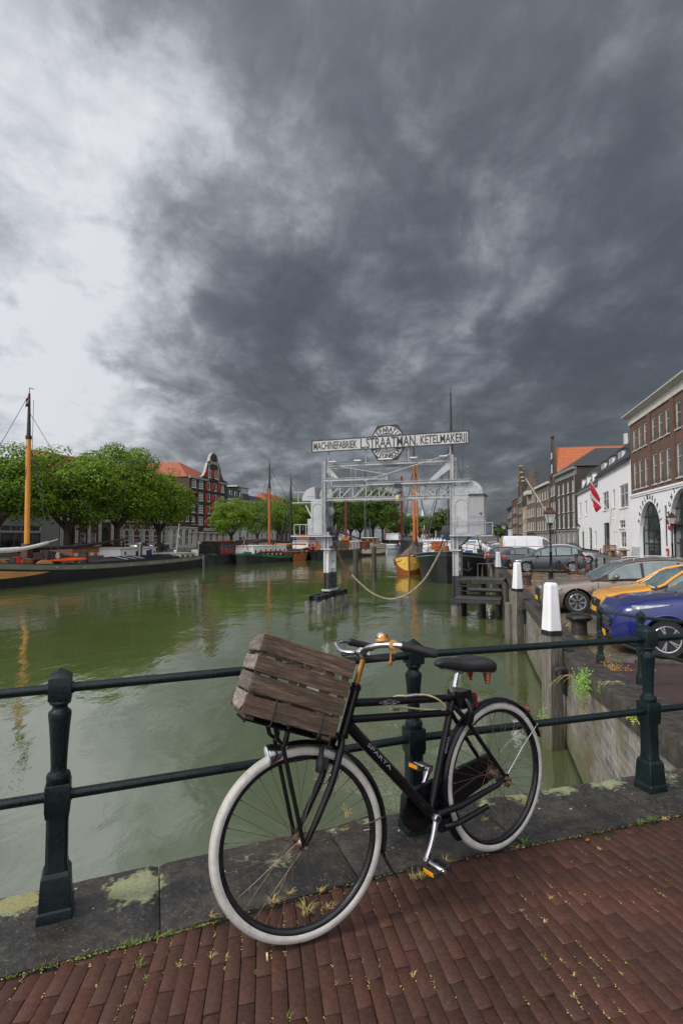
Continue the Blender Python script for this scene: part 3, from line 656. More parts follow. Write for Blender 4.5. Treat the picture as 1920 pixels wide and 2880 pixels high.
# head lamp
m = MB(FM); L0 = Matrix.Translation((.095, .0, .338)) @ Matrix.Rotation(R(8), 4, 'Y')
m.M = FM @ L0; m.lathe([(.002, -.058), (.018, -.050), (.030, -.030), (.036, -.006), (.038, .010), (.0415, .012), (.0415, .018), (.038, .02)], 24, axis='x'); hl = m.build('headlight', mat('lamp_chrome', (.50, .52, .54), .2, metal=1, var=.15), bike, True)
m = MB(FM @ L0); m.lathe([(.037, .016), (.03, .024), (.002, .028)], 24, axis='x'); m.build('lens', mat('lamp_lens', (.55, .58, .6), .08, var=.05, coat=1), hl, True)
# dynamo
m = MB(FM @ Matrix.Translation((-.088, .046, .283)) @ Matrix.Rotation(R(-10), 4, 'Y')); m.lathe([(.006, -.036), (.016, -.034), (.0185, -.028), (.0185, .012), (.012, .022), (.009, .045), (.011, .047), (.011, .062), (.007, .064)], 18); m.box(-.03, -.012, -.01, .012, -.02, .02)
dy = m.build('dynamo', RUBBER, bike, True)
m = MB(FM); m.tube(smooth([V3((-.09, .046, .25)), V3((-.082, .05, .222)), V3((-.098, .052, .205)), V3((-.118, .052, .222)), V3((-.125, .05, .245))]), .0018, 6); m.build('cable', RUBBER, dy, True)
m = MB(FM); m.cbox((-.14, .052, .225), (.04, .008, .026)); m.build('bracket', ALU, dy, bevel=.004)
m = MB(FM); m.grid([[(-.02+.13*0-.0, -.03, .395), (-.02, .03, .395)], [(-.12, -.03, .402), (-.12, .03, .402)], [(-.165, -.03, .378), (-.165, .03, .378)]]); solid(m.build('fender_bracket', PAINT, ff), .004)
# drive
m = MB(); pts = []
for a in range(-90, 91, 15): pts.append((.455+.105*math.cos(R(a)), .285+.10*math.sin(R(a))))
for a in range(95, 266, 17): pts.append((-.01+.068*math.cos(R(a)), .365+.066*math.sin(R(a))))
m.prism(pts, -.052, -.078, 'y'); m.build('chain_case', PAINT, bike, bevel=.006)
m = MB(); m.grid([[(.43, y, .24), (.40, y, .40)] for y in (-.03, .03)]);
def crank(s, a, b, name='crank'):
    m = MB(); a = V3(a); b = V3(b); n = 10; rings = []
    d = (b-a).normalized(); side = V3((0, 1, 0)); w = d.cross(side).normalized()
    for i in range(n+1):
        t = i/n; c = a.lerp(b, t); c.y += s*.006*math.sin(t*3.14); hw = .0165 if i == 0 else .0145-.004*math.sin(t*3.1); hw = hw if 0 < i < n else hw*.8
        rings.append([c+w*hw*ca+side*.0085*sa for ca, sa in ((1, .4), (.6, 1), (-.6, 1), (-1, .4), (-1, -.4), (-.6, -1), (.6, -1), (1, -.4))])
    m.loft(rings); m.lathe([(.0185, -.011), (.020, -.008), (.020, .010), (.017, .013)], 18, c=a, axis='y'); m.lathe([(.013, -.01), (.0145, -.008), (.0145, .008), (.012, .010)], 14, c=b, axis='y')
    o = m.build(name, ALU, bike, True)
    m = MB(); m.lathe([(.0, .0131), (.011, .0132), (.011, .0165), (.0, .017)], 16, c=a, axis='y') if s > 0 else None
    if s > 0: m.build('dust_cap', RUBBER, o, True)
    return o
def pedal(cr, b, s, ang):
    M = Matrix.Translation(V3(b)+V3((0, s*.012, 0))) @ Matrix.Rotation(R(ang), 4, 'Y')
    m = MB(M); y0, y1 = (0.006, .094) if s > 0 else (-.094, -.006)
    m.box(-.045, -.030, y0, y1, -.013, .013); m.box(.030, .045, y0, y1, -.013, .013); m.box(-.034, .034, y0, y0+s*.0+.008, -.010, .010); m.box(-.034, .034, y1-.008, y1, -.010, .010)
    o = m.build('pedal', RUBBER, cr, bevel=.003)
    m = MB(M); m.lathe([(.008, y0), (.012, y0+.004), (.012, y1-.004), (.009, y1), (.009, y1+.008), (.004, y1+.009)], 14, axis='y'); m.build('pedal_axle', ALU, o, True)
    for x in (-.0465, .0465):
        m = MB(M); m.cbox((x, (y0+y1)/2, 0), (.004, .058, .017)); m.build('reflector', AMBER, o, bevel=.001)
cl = crank(1, (.468, .066, .290), (.562, .095, .152)); pedal(cl, (.562, .095, .152), 1, 10)
cr = crank(-1, (.440, -.085, .285), (.352, -.10, .425)); pedal(cr, (.352, -.10, .425), -1, -12)
m = MB(); m.cbox((.405, .03, .238), (.05, .05, .05)); m.tube(smooth([V3((.405, .05, .232)), V3((.375, .062, .236)), V3((.33, .07, .238)), V3((.165, .09, .272))]), .0125, 12); m.build('kickstand', PAINT, bike, True)
m = MB(); m.lathe([(.0, -.0), (.013, .0), (.013, .010), (.007, .012), (.007, .03), (0, .03)], 12, c=(0, .064, .352), axis='y'); m.lathe([(.0, -.0), (.010, .0), (.010, .018), (0, .02)], 12, c=(.004, .066, .325), axis='y'); m.build('axle_nut', mat('rusty_nut', (.25, .13, .07), .4, metal=.8, var=.5, scale=60), bike, True)
# ring lock and tail lamp
m = MB(); pts = []
m.tube([V3((.225+.0, .075*math.cos(R(a)), .70+.075*math.sin(R(a)))) for a in range(-40, 221, 20)], .014, 10); m.box(.19, .262, -.04, .05, .72, .80); m.build('ring_lock', PAINT, bike, True)
m = MB(); m.box(.150, .205, -.035, .04, .712, .775); tl = m.build('tail_light', RUBBER, bike, bevel=.008)
m = MB(); m.box(.138, .153, -.036, .041, .708, .778); m.build('lens', REDL, tl, bevel=.006)
# lettering on the tubes
tx = MB(); a = V3((.800, .0238, .668)); b = V3((.672, .0238, .53)); d = (b-a).normalized()
text_into(tx, 'SPARTA', Matrix.Translation(a.lerp(b, .5)) @ Matrix(((d.x, -d.z*-1, 0, 0), (0, 0, 1, 0), (d.z, d.x*-1, 0, 0), (0, 0, 0, 1))) @ Matrix.Translation((0, -.0065, 0)), .0215, .0006, .0, width=.172)
tx.build('maker_lettering', WHITEP, bike)
tx = MB(); c = bp(1095, 1976, .0188); T = Matrix.Translation(c) @ Matrix(((-1, 0, 0, 0), (0, 0, 1, 0), (-.12, 1, 0, 0), (0, 0, 0, 1)))
text_into(tx, 'Pick Up', T @ Matrix.Translation((0, -.006, 0)), .017, .0006, 0, width=.060)
tx.M = T; q = [(-.058, 0), (0, .0125), (.058, 0), (0, -.0125)]
for i in range(4): tx.tube([(*q[i], 0), (*q[(i+1) % 4], 0)], .0008, 5)
tx.build('model_lettering', WHITEP, bike)
tx = MB(); a = V3((.322, .0172, .615)); b = V3((.357, .0172, .520)); d = (a-b).normalized()
text_into(tx, 'SPARTA', Matrix.Translation(a.lerp(b, .5)) @ Matrix(((d.x, d.z, 0, 0), (0, 0, 1, 0), (d.z, -d.x, 0, 0), (0, 0, 0, 1))) @ Matrix.Translation((0, -.010, 0)), .016, .0006, 0, width=.075)
tx.build('seat_tube_sticker', WHITEP, bike)
tx = MB(); c = bp(1262, 1864, .034); text_into(tx, 'Dutchie', Matrix.Translation(c) @ Matrix(((-.95, 0, 0, 0), (-.15, 0, 1, 0), (-.25, 1, 0, 0), (0, 0, 0, 1))), .010, .0006, 0, width=.03)
# cable lock looped over the top tube
z7 = lambda a, b_, o: bp(960+a*.28061, 1780+b_*.28061, o)
cab = thing('cable_lock', 'beige steel cable lock looped over the bicycle top tube', 'cable lock', M=BM)
m = MB(); loop = smooth([z7(492, 772, -.025), z7(505, 690, -.026), z7(530, 640, -.022), z7(600, 630, -.004), z7(655, 634, .004), z7(750, 622, .012), z7(860, 626, .018), z7(960, 665, .03), z7(1030, 725, .034), z7(1040, 765, .024), z7(990, 775, 0), z7(820, 768, -.025), z7(600, 745, -.03), z7(530, 765, -.03)], 6)
m.tube(loop, .0046, 10); m.build('cable', mat('beige_cable', (.46, .39, .22), .4, var=.2, scale=60, bump=.3, bscale=300), cab, True)
m = MB(); a, b = z7(652, 634, .004), z7(755, 622, .012); m.tube([a, b], .0085, 14); m.build('lock_barrel', ALU, cab, True)
m = MB(); a, b = z7(520, 768, -.028), z7(575, 762, -.03); m.tube([a, b], .007, 12); m.build('cable_end', mat('lock_plastic', (.16, .13, .08), .5), cab, True)
# ------------------------------------------------------------------ crate
CM = Matrix(((.9143, -.3061, .2654, -.2047), (.2362, .935, .2646, 2.3092), (-.3291, -.1792, .9271, .9402), (0, 0, 0, 1)))
crate = thing('wooden_crate', 'weathered slatted wooden crate carried on the front of the bicycle', 'crate', M=CM)
def wood_mat(name, stretch, c1, c2, c3):
    t = NT(name); p = t.pos(False, stretch); ri = t.nd('ShaderNodeObjectInfo').outputs['Random']
    g = t.noise(p, 1.0, 8, .7, .6); g2 = t.noise(p, 5.0, 5, .7); st = t.noise(t.pos(False), 9, 5, .65)
    c = t.ramp(t.math('ADD', t.math('MULTIPLY', g, .6), t.math('MULTIPLY', g2, .4)), [(.36, c1), (.5, c2), (.64, c3)])
    c = t.mix(1, c, t.ramp(ri, [(0, .55), (1, 1.5)]), 'MULTIPLY'); c = t.mix(t.ramp(st, [(.55, 0), (.68, .75)]), c, (.020, .015, .012)); c = t.mix(t.ramp(t.noise(t.pos(False), 6, 3), [(.62, 0), (.75, .5)]), c, (.15, .06, .025))
    t.set(Base_Color=c, Roughness=.62); t.bump(t.math('ADD', g, t.math('MULTIPLY', g2, .6)), .7, .004); return t.m
WX = wood_mat('crate_wood', (5, 70, 70), (.017, .011, .008), (.058, .034, .020), (.16, .104, .066))
WY = wood_mat('crate_end_wood', (70, 6, 70), (.06, .048, .040), (.17, .14, .118), (.36, .32, .285))
rnd = random.Random(11)
LX, LY, LZ = .195, .1535, .148
def slat(M, x, y, z, dx, dy, dz, mt, name='slat', taper=0, rot=0):
    m = MB(); nx = 7; T = Matrix.Translation((x, y, z)) @ Matrix.Rotation(rot, 4, 'Y' if dx > dy else 'X'); m.M = T; rings = []
    long_x = dx > dy; Ln = dx if long_x else dy; th = dy if long_x else dx
    for i in range(nx+1):
        u = -Ln/2+Ln*i/nx; j = rnd.uniform(-.0016, .0016); k = rnd.uniform(-.0016, .0016); e = taper*(abs(u)/(Ln/2))**6*.02
        q = [(-th/2, -dz/2+j+e), (th/2, -dz/2+j+e), (th/2, dz/2+k), (-th/2, dz/2+k)]
        rings.append([((u, a, b) if long_x else (a, u, b)) for a, b in q])
    m.loft(rings); return m.build(name, mt, crate, bevel=.0016, seg=1)
zs = [(.114, .066), (.036, .057), (-.037, .065), (-.113, .068)]
for s in (1, -1):
    for i, (z, h) in enumerate(zs):
        slat(None, rnd.uniform(-.004, .004)-(.006 if i == 3 else 0), s*(LY), z+rnd.uniform(-.002, .002), 2*LX-(.0 if i < 2 else .012), .009, h, WX, rot=rnd.uniform(-.012, .012))
    for i, (z, h) in enumerate(zs):
        slat(None, s*(LX-.0045 if i < 2 else LX-.006), 0, z+.003, .009, 2*LY-.010-(.0 if i < 3 else .02), h, WY, taper=1 if i == 3 else 0)
    for sy in (1, -1): slat(None, s*(LX-.021), sy*(LY-.016), -.004, .024, .0219, .282, WX, 'corner_post')
for x in (-.05, .085):
    slat(None, x, LY-.0092, 0, .034, .009, .27, WX, 'batten'); slat(None, x+.02, -(LY-.0092), 0, .034, .009, .27, WX, 'batten')
for y in (-.115, -.058, 0, .058, .115): slat(None, 0, y, -.146, 2*LX-.02, .05, .009, WX, 'bottom_slat')
m = MB()
for x in (-.155, .155): MB().box(x-.018, x+.018, -LY+.006, LY-.006, -.166, -.151).build('runner', WX, crate, bevel=.002)
for x in (-.075, .115):
    m = MB(); m.tube(smooth([V3((x, -LY-.007, -.07)), V3((x+.004, -LY-.007, -.15)), V3((x+.004, -LY+.004, -.166)), V3((x, -LY+.03, -.172))], 4), .0032, 6); m.build('cable_tie', RUBBER, crate, True)
# carrier platform under the crate, fixed to the bicycle
m = MB(BM.inverted() @ CM)
for y in (-.09, -.03, .03, .09): m.tube([(-.16, y, -.172), (.19, y, -.172)], .005, 8)
for x in (-.16, -.02, .19): m.tube([(x, -.10, -.178), (x, .10, -.178)], .006, 8)
m.tube([(.19, -.02, -.178), (.205, -.01, -.19)], .01, 8)
m.build('carrier_platform', PAINT, bike, True)
# ------------------------------------------------------------------ water, quays, roads
WZ = -2.46; GZ = -.62
def XW(Y): return 4.944+.2345*(Y-13.26) if Y > 13.26 else 4.05+.2584*(Y-9.8)       # right quay wall
def XL(Y): return -45+.25*Y                                                       # left quay wall
FAR = 232
def water_mat():
    t = NT('canal_water'); p = t.pos()
    n1 = t.noise(t.pos(True, (1, .55, 1), (0, 0, R(18))), .42, 3, .5, .6); n2 = t.noise(t.pos(True, (1, .6, 1), (0, 0, R(10))), 2.1, 4, .55, .5); n3 = t.noise(t.pos(True, (1, .7, 1), (0, 0, R(-14))), 7, 3, .5)
    big = t.noise(p, .07, 3)
    calm = t.ramp(big, [(.38, .55), (.62, 1)])
    h = t.math('ADD', t.math('MULTIPLY', n1, 1.5), t.math('ADD', t.math('MULTIPLY', n2, .34), t.math('MULTIPLY', n3, .05)))
    t.set(Base_Color=t.ramp(t.noise(p, .25, 3), [(.3, (.058, .078, .024)), (.7, (.076, .094, .037))]), Roughness=.015, IOR=2.6)
    t.b.inputs['Specular IOR Level'].default_value = .62
    t.b.inputs['Subsurface Weight'].default_value = 0
    h = t.math('MULTIPLY', h, calm); t.bump(h, .30, .13); return t.m
m = MB(); ys = [1.5, 3.5, 6, 10, 16, 26, 45, 80, 130, FAR+2]
m.grid([[(-140, y, WZ), (-60, y, WZ), (-20, y, WZ), (0, y, WZ), (20, y, WZ), (75, y, WZ)] for y in [-70]+ys])
tag(m.build('water', water_mat()), kind='structure')
SETT = brickmat('cobble_setts', (.115, .105, .09), (.17, .15, .125), (.055, .05, .032), .20, .16, .012, .55, .45, 'xy', True, .5, .3)
ASPH = mat('wet_asphalt', (.040, .038, .038), .30, var=.4, scale=.6, world=True, bump=.3, bscale=60, bdist=.006)
COPE = mat('dark_coping', (.024, .021, .019), .5, scale=7, col2=(.075, .062, .05), world=True, bump=.6, bscale=38, bdist=.02, detail=8, thr=(.38, .68))
PAV = brickmat('dark_pavers', (.075, .036, .030), (.055, .030, .028), (.03, .025, .022), .21, .055, .006, .6, .3, 'xy', True, .4, .35)
# right quay: profile points along the wall (X, Y, Z of top edge)
WP = [(2.6, 3.93, -.01), (3.02, 5.7, -.20), (3.52, 7.7, -.42), (4.05, 9.8, -.60), (4.944, 13.26, GZ)]+[(XW(y), y, GZ) for y in (18.9, 24.7, 34, 50, 75, 110, 160, FAR)]
def wallmat():
    t = NT('quay_wall_stone'); p = t.pos(); sp = t.nd('ShaderNodeSeparateXYZ'); t.L.new(p, sp.inputs[0])
    cb = t.nd('ShaderNodeCombineXYZ'); t.L.new(sp.outputs[1], cb.inputs[0]); t.L.new(sp.outputs[2], cb.inputs[1])
    b = t.nd('ShaderNodeTexBrick'); t.L.new(cb.outputs[0], b.inputs['Vector']); b.inputs['Scale'].default_value = 1; b.inputs['Brick Width'].default_value = .42; b.inputs['Row Height'].default_value = .115
    b.inputs['Mortar Size'].default_value = .011; b.inputs['Mortar Smooth'].default_value = .5
    b.inputs['Color1'].default_value = (.21, .19, .175, 1); b.inputs['Color2'].default_value = (.13, .12, .115, 1); b.inputs['Mortar'].default_value = (.27, .245, .21, 1)
    n = t.noise(p, 1.1, 7, .68); n2 = t.noise(p, 12, 5, .7)
    c = t.mix(1, b.outputs['Color'], t.ramp(t.math('ADD', t.math('MULTIPLY', n, .6), t.math('MULTIPLY', n2, .4)), [(.36, .4), (.64, 1.6)]), 'MULTIPLY')
    c = t.mix(t.ramp(t.noise(p, .8, 6, .7), [(.47, 0), (.62, .8)]), c, (.13, .095, .045))
    c = t.mix(t.ramp(t.noise(p, 2.3, 6, .7), [(.60, 0), (.68, .6)]), c, (.30, .29, .27))
    alg = t.math('SUBTRACT', t.math('ADD', t.math('MULTIPLY', t.math('SUBTRACT', WZ+.75, sp.outputs[2]), 1.1), t.math('MULTIPLY', t.noise(p, 3.5, 6, .7), 1.6)), .72)
    c = t.mix(t.math('MINIMUM', t.math('MAXIMUM', alg, 0), .75), c, (.085, .095, .025))
    wet = t.math('LESS_THAN', sp.outputs[2], WZ+.12)
    t.set(Base_Color=t.mix(wet, c, (.012, .013, .008)), Roughness=.6)
    nb = t.bump(b.outputs['Fac'], -.5, .02); t.bump(n2, .6, .015, nb); return t.m
WALLM = wallmat()
def quay_wall():
    m = MB(); rows = []
    P = []
    for a, b in zip(WP[:-1], WP[1:]):
        n = max(1, min(14, int((b[1]-a[1])/.35)))
        P += [Vector(a).lerp(Vector(b), i/n) for i in range(n)]
    P.append(Vector(WP[-1]))
    for k in range(8):
        u = k/7
        rows.append([(p.x+.03*noise.noise((p.y*1.5, u*3, 2))*(1 if p.y < 30 else 0)-.02*u, p.y, (p.z-.22)*(1-u)+(WZ-.9)*u) for p in P])
    m.grid(rows); tag(m.build('quay_wall', WALLM, smooth=True), 'mossy grey stone quay wall running along the canal below the parked cars', 'wall')
    m = MB()
    for a, b in zip(P[:-1], P[1:]):
        d = (b-a); d.z = 0; L_ = d.length; nn = max(1, round(L_/1.1)) if a.y < 30 else 1
    rows = []
    for off, dz in ((-.05, -.24), (-.055, -.03), (-.03, .0), (.08, .003), (.2, .004), (.46, .004), (.47, -.1)):
        rows.append([(p.x+off*.97+.012*noise.noise((p.y*3, off*9, 1))*(1 if p.y < 30 else 0), p.y-off*.24, p.z+dz+.008*noise.noise((p.y*2, off, 5))) for p in P])
    m.grid(rows); tag(m.build('kerb_coping', COPE, smooth=True, ang=50), kind='structure')
quay_wall()
def strip(name, pts_a, pts_b, m_, dz=0):
    m = MB(); m.grid([[(p[0], p[1], p[2]+dz) for p in pts_a], [(p[0], p[1], p[2]+dz) for p in pts_b]]); return tag(m.build(name, m_), kind='structure')
off = lambda p, o: (p[0]+o*.97, p[1]-o*.24, p[2])
strip('parking_setts', [off(p, .4) for p in WP], [off((p[0], p[1], min(p[2], GZ+.6)), 60) for p in WP], SETT, -.02)
strip('footpath', [off(p, .46) for p in WP[:4]], [off(p, 9) for p in WP[:4]], PAV, -.008)
m = MB(); a, b = off(WP[3], 1.0), off(WP[3], 9); m.bar((a[0], a[1]+.0, GZ+.02), (b[0], b[1]+.0, GZ+.02), .14, .09); tag(m.build('kerb', COPE, bevel=.01), kind='structure')
# street between the parking strip and the facades
FL = [(26.25, 42.5), (30.7, 58.5), (36.0, 77.5), (41.4, 97), (43.5, 112), (44.9, 119), (47.5, 135), (50.2, 150), (57.5, 180), (66, FAR)]
fdir = lambda i: (Vector(FL[i+1])-Vector(FL[i])).normalized()
F0 = [(19.5, 18.0)]+FL
strip('street', [(x-8.2, y, GZ) for x, y in F0], [(x-2.6, y, GZ) for x, y in F0], ASPH, -.012)
strip('pavement', [(x-2.6, y, GZ+.10) for x, y in F0], [(x+.5, y, GZ+.10) for x, y in F0], PAV)
m = MB(); m.tube([(x-2.62, y, GZ+.03) for x, y in F0], .09, 6); tag(m.build('kerb', mat('grey_kerb', (.16, .155, .145), .5, world=True), smooth=True), kind='structure')
# land behind everything, left quay and far quay
LAND = mat('far_ground', (.09, .08, .065), .8, var=.3, scale=.3, world=True)
m = MB(); m.add([(XL(y), y, GZ) for y in (-60, 40, 120, FAR)]+[(XL(y)-60, y, GZ) for y in (FAR, 120, 40, -60)], [(0, 1, 6, 7), (1, 2, 5, 6), (2, 3, 4, 5)])
tag(m.build('left_quay_street', mat('left_street', (.10, .095, .085), .6, var=.3, scale=1, world=True)), kind='structure')
m = MB(); m.add([(-3000, 5000, GZ-.03), (-3000, FAR, GZ-.03), (3000, FAR, GZ-.03), (3000, 5000, GZ-.03)], [(0, 1, 2, 3)])
m.add([(-3000, FAR, GZ-.03), (-3000, -300, GZ-.03), (XL(-300)-59, -300, GZ-.03), (XL(FAR)-59, FAR, GZ-.03)], [(0, 1, 2, 3)])
m.add([(XW(FAR)+50, FAR, GZ-.03), (60, -300, GZ-.03), (3000, -300, GZ-.03), (3000, FAR, GZ-.03)], [(0, 1, 2, 3)])
tag(m.build('land', LAND), kind='structure')
m = MB(); m.box(XL(FAR)-2, XW(FAR)+2, FAR, FAR+1.2, WZ-1, GZ+.02); tag(m.build('quay_wall', mat('far_quay_stone', (.10, .085, .07), .8, var=.4, scale=.5, world=True)), 'low grey stone quay wall closing the far end of the canal', 'wall')
m = MB(); m.grid([[(XL(y), y, WZ-1) for y in (-60, 30, 120, FAR)], [(XL(y), y, GZ+.02) for y in (-60, 30, 120, FAR)], [(XL(y)-.6, y, GZ+.02) for y in (-60, 30, 120, FAR)]])
tag(m.build('quay_wall', MATS['far_quay_stone']), 'dark stone quay wall behind the moored barges on the tree-lined side', 'wall')
# orange blossom litter and grass along the inner kerb
rnd = random.Random(21); lit = MB(); g1 = MB(); g2 = MB()
for k in range(5200):
    Y = 8.4+26*rnd.random()**2.0; base = XW(Y)+.36; x = base+abs(rnd.gauss(0, .10+.012*Y)); z = GZ+.003
    if Y > 13: x = base+abs(rnd.gauss(0, .16+.02*Y)); 
    if noise.noise((x*2.2, Y*1.1, 3)) < -.05 and rnd.random() < .8: continue
    if Y < 9.8: z = -.60+.09*(9.8-Y)+.01
    a = rnd.uniform(0, 3.1); l = rnd.uniform(.006, .014)*(1 if Y < 13 else 1.7); w = l*rnd.uniform(.3, .7)
    if Y < 9.9 and rnd.random() < .6: continue
    u = Vector((math.cos(a)*l, math.sin(a)*l, rnd.uniform(0, .01))); v = Vector((-math.sin(a)*w, math.cos(a)*w, rnd.uniform(0, .01))); c = Vector((x, Y, z+.004+rnd.random()*.012))
    lit.add([c-u, c-v, c+u, c+v], [(0, 1, 2, 3)])
for k in range(2600):   # straw coloured strip by the grey car
    Y = rnd.uniform(24, 37.5); x = XW(Y)+.5+rnd.random()**1.3*9; c = Vector((x, Y, GZ+.004))
    if noise.noise((x*.7, Y*.9, 8)) < .0+.004*abs(Y-32)**1.3: continue
    a = rnd.uniform(0, 3.1); l = rnd.uniform(.03, .09)
    u = Vector((math.cos(a)*l, math.sin(a)*l, .01)); v = Vector((-math.sin(a)*l*.5, math.cos(a)*l*.5, .0)); lit.add([c-u, c-v, c+u+Vector((0, 0, .02)), c+v], [(0, 1, 2, 3)])
tag(lit.build('blossom_litter', mat('orange_litter', (.30, .12, .022), .8, var=.5, scale=3, world=True, col2=(.42, .29, .10))), 'orange and straw coloured blossom litter along the parking quay edge', 'litter', kind='stuff')
for k in range(90):
    Y = 9.6+3*rnd.random(); blades(g1, (XW(Y)+.5+rnd.random()*.35, Y, GZ), rnd.randint(3, 8), .05, .05, rnd, .7, .003)
tag(g1.build('kerb_grass', GRASS), 'small green grass tufts between the kerb litter near the bollard', 'grass', kind='stuff')

# plants growing from the wall
def fern(name, label, px, py, Y, n, ln, m_, droop=.6, up=.7):
    root = at(px, py, Y); m = MB(); rn = random.Random(px)
    for k in range(n):
        a = rn.uniform(-2.4, .1); L_ = ln*rn.uniform(.6, 1.1); d = Vector((math.cos(a)*.8-.35, math.sin(a)*.6-.2, 0)).normalized(); pts = []
        uu = up*rn.uniform(.5, 1.2)
        for i in range(9): t = i/8; pts.append(root+d*L_*t*.75+Vector((0, 0, L_*(uu*t-droop*t*t))))
        for i in range(1, 9):
            w = L_*.18*math.sin(math.pi*min(1, .25+.75*i/8))*1.0+.004; tan = (pts[i]-pts[i-1]).normalized(); sd_ = tan.cross(Vector((0, 0, 1))).normalized()
            for s in (1, -1):
                q = pts[i]; e = q+sd_*s*w+tan*w*.5; m.add([q-tan*.008, q+tan*.010, e+tan*.004, e-tan*.004], [(0, 1, 2, 3)])
        m.tube(pts, .002, 4)
    return tag(m.build(name, m_), label, 'plant')
fern('fern', 'bright yellow green fern growing on the quay coping beside a railing post', 1774, 2008, 5.3, 16, .24, mat('fern_yellow', (.34, .42, .03), .5, var=.3, scale=20, world=True))
def wall_tuft(name, label, px, py, Y, n, w, h, m_, lr=.015):
    c = at(px, py, Y); m = MB(); rn = random.Random(py)
    for k in range(n):
        p = c+Vector((rn.gauss(0, w)-.02, rn.gauss(0, w*1.2), rn.gauss(0, h))); nrm = Vector((-1+rn.gauss(0, .5), -1+rn.gauss(0, .5), .5+rn.gauss(0, .5))).normalized()
        u = nrm.orthogonal().normalized()*lr*rn.uniform(.5, 1.2); v = nrm.cross(u); m.add([p-u, p-v*.6, p+u, p+v*.6], [(0, 1, 2, 3)])
    t = thing(name, label, 'plant'); m.build('foliage', m_, t); return t
LEAFG = mat('wall_leaf', (.075, .20, .02), .5, var=.5, scale=12, world=True, col2=(.20, .33, .03))
wall_tuft('wall_plant', 'leafy green plant hanging from the quay wall beside the nearest pile', 1642, 1930, 8.0, 620, .055, .10, LEAFG)
wall_tuft('wall_plant', 'trailing dead stems below the leafy wall plant', 1645, 1975, 7.9, 160, .035, .07, mat('wall_leaf_brown', (.13, .12, .03), .7, var=.4, scale=20))
wall_tuft('wall_plant', 'thin green weed on the quay wall beyond the leafy plant', 1692, 1938, 7.3, 50, .02, .05, LEAFG, .011)
wall_tuft('wall_plant', 'small green weed low on the nearest pile above water', 1531, 2008, 10.5, 80, .05, .07, LEAFG, .014)
def straw(label, px, py, Y, n, l, seed):
    c = at(px, py, Y); m = MB(); rn = random.Random(seed)
    for k in range(n):
        a = rn.uniform(2.4, 6.6) if n > 8 else rn.uniform(2.9, 3.5); d = Vector((math.cos(a), .3*math.sin(a), 0)); ll = l*rn.uniform(.5, 1.1); pts = [c+d*ll*t+Vector((0, 0, ll*(.75*t-1.0*t*t))) for t in (0, .3, .6, .85, 1)]
        m.tube(pts, [.0022, .002, .0016, .0012, .0007], 4)
    return tag(m.build('dry_grass_tuft', STRAW), label, 'grass tuft')
straw('dry straw tuft on the wall edge above the small weed', 1722, 1920, 7.0, 16, .17, 4)
straw('long dry stalks reaching out from the leafy wall plant', 1625, 1908, 8.0, 6, .42, 5)
straw('small dry tuft beside the foot of the far short railing post', 1672, 1885, 9.0, 14, .11, 6)

# ------------------------------------------------------------------ mooring piles
WHITE_W = worn_paint('white_pile_paint', (.68, .68, .69), (.78, .78, .79), (.40, .38, .34), .64, .4, .6, 9); BLACKP = mat('black_band', (.012, .012, .013), .5)
def pilewood():
    t = NT('pile_wood'); p = t.pos(False, (14, 14, 1)); q = t.pos(); sp = t.nd('ShaderNodeSeparateXYZ'); t.L.new(q, sp.inputs[0])
    g = t.noise(p, 1.5, 7, .7, .4); c = t.ramp(g, [(.32, (.04, .035, .028)), (.52, (.13, .115, .095)), (.68, (.24, .225, .20))])
    low = t.math('ADD', t.math('MULTIPLY', t.math('SUBTRACT', WZ+.55, sp.outputs[2]), 1.6), t.math('SUBTRACT', t.noise(q, 6, 5, .7), .5), clamp=True)
    c = t.mix(low, c, (.075, .070, .035)); t.set(Base_Color=c, Roughness=.75); t.bump(t.math('ADD', g, t.math('MULTIPLY', t.noise(q, 25, 5, .7), low)), .6, .02); return t.m
PILEW = pilewood()
def pile_parts(root):
    m = MB(); n = 9; rings = []
    def oc(a, c, z): k = a*c; return [(-a+k, -a, z), (a-k, -a, z), (a, -a+k, z), (a, a-k, z), (a-k, a, z), (-a+k, a, z), (-a, a-k, z), (-a, -a+k, z)]
    m.loft([oc(.145, .12, -2.6), oc(.148, .12, -1.9), oc(.143, .12, -1.0), oc(.14, .12, .32)]); m.build('timber', PILEW, root)
    m = MB(); m.loft([oc(.150, .22, .305), oc(.150, .22, .40)]); m.build('black_band', BLACKP, root)
    m = MB(); m.loft([oc(.146, .24, .395), oc(.106, .30, 1.20), oc(.106, .30, 1.245), oc(.094, .34, 1.285), oc(.075, .36, 1.30)]); m.build('white_cap', WHITE_W, root, bevel=.008)
pys = [10.7, 19.3, 33.2, 42.5, 49.5, 57, 64, 71, 78, 86, 94, 103, 112, 122, 133, 145, 158, 172, 188, 206]
plab = ['nearest white topped timber mooring pile standing against the quay wall', 'second nearest white topped mooring pile beside the rusty bollard']
proto = None
for i, y in enumerate(pys):
    lab = plab[i] if i < 2 else 'white topped mooring pile in the receding row along the parking quay'
    loc = (XW(y)-.26, y, GZ-.01)
    if proto is None: proto = thing('mooring_pile', lab, 'mooring pile', loc, R(14), 'white topped mooring piles'); pile_parts(proto)
    else:
        c = copy_tree(proto); c.location = loc; c['label'] = lab
for k, o in enumerate([o for o in COL.objects if o.name.startswith('mooring_pile')][2:]):
    names = ['third', 'fourth', 'fifth', 'sixth', 'seventh', 'eighth', 'ninth', 'tenth', 'eleventh', 'twelfth', 'thirteenth', 'fourteenth', 'fifteenth', 'sixteenth', 'seventeenth', 'eighteenth', 'nineteenth', 'twentieth']
    o['label'] = '%s white topped mooring pile counted from the bicycle along the parking quay' % names[k]
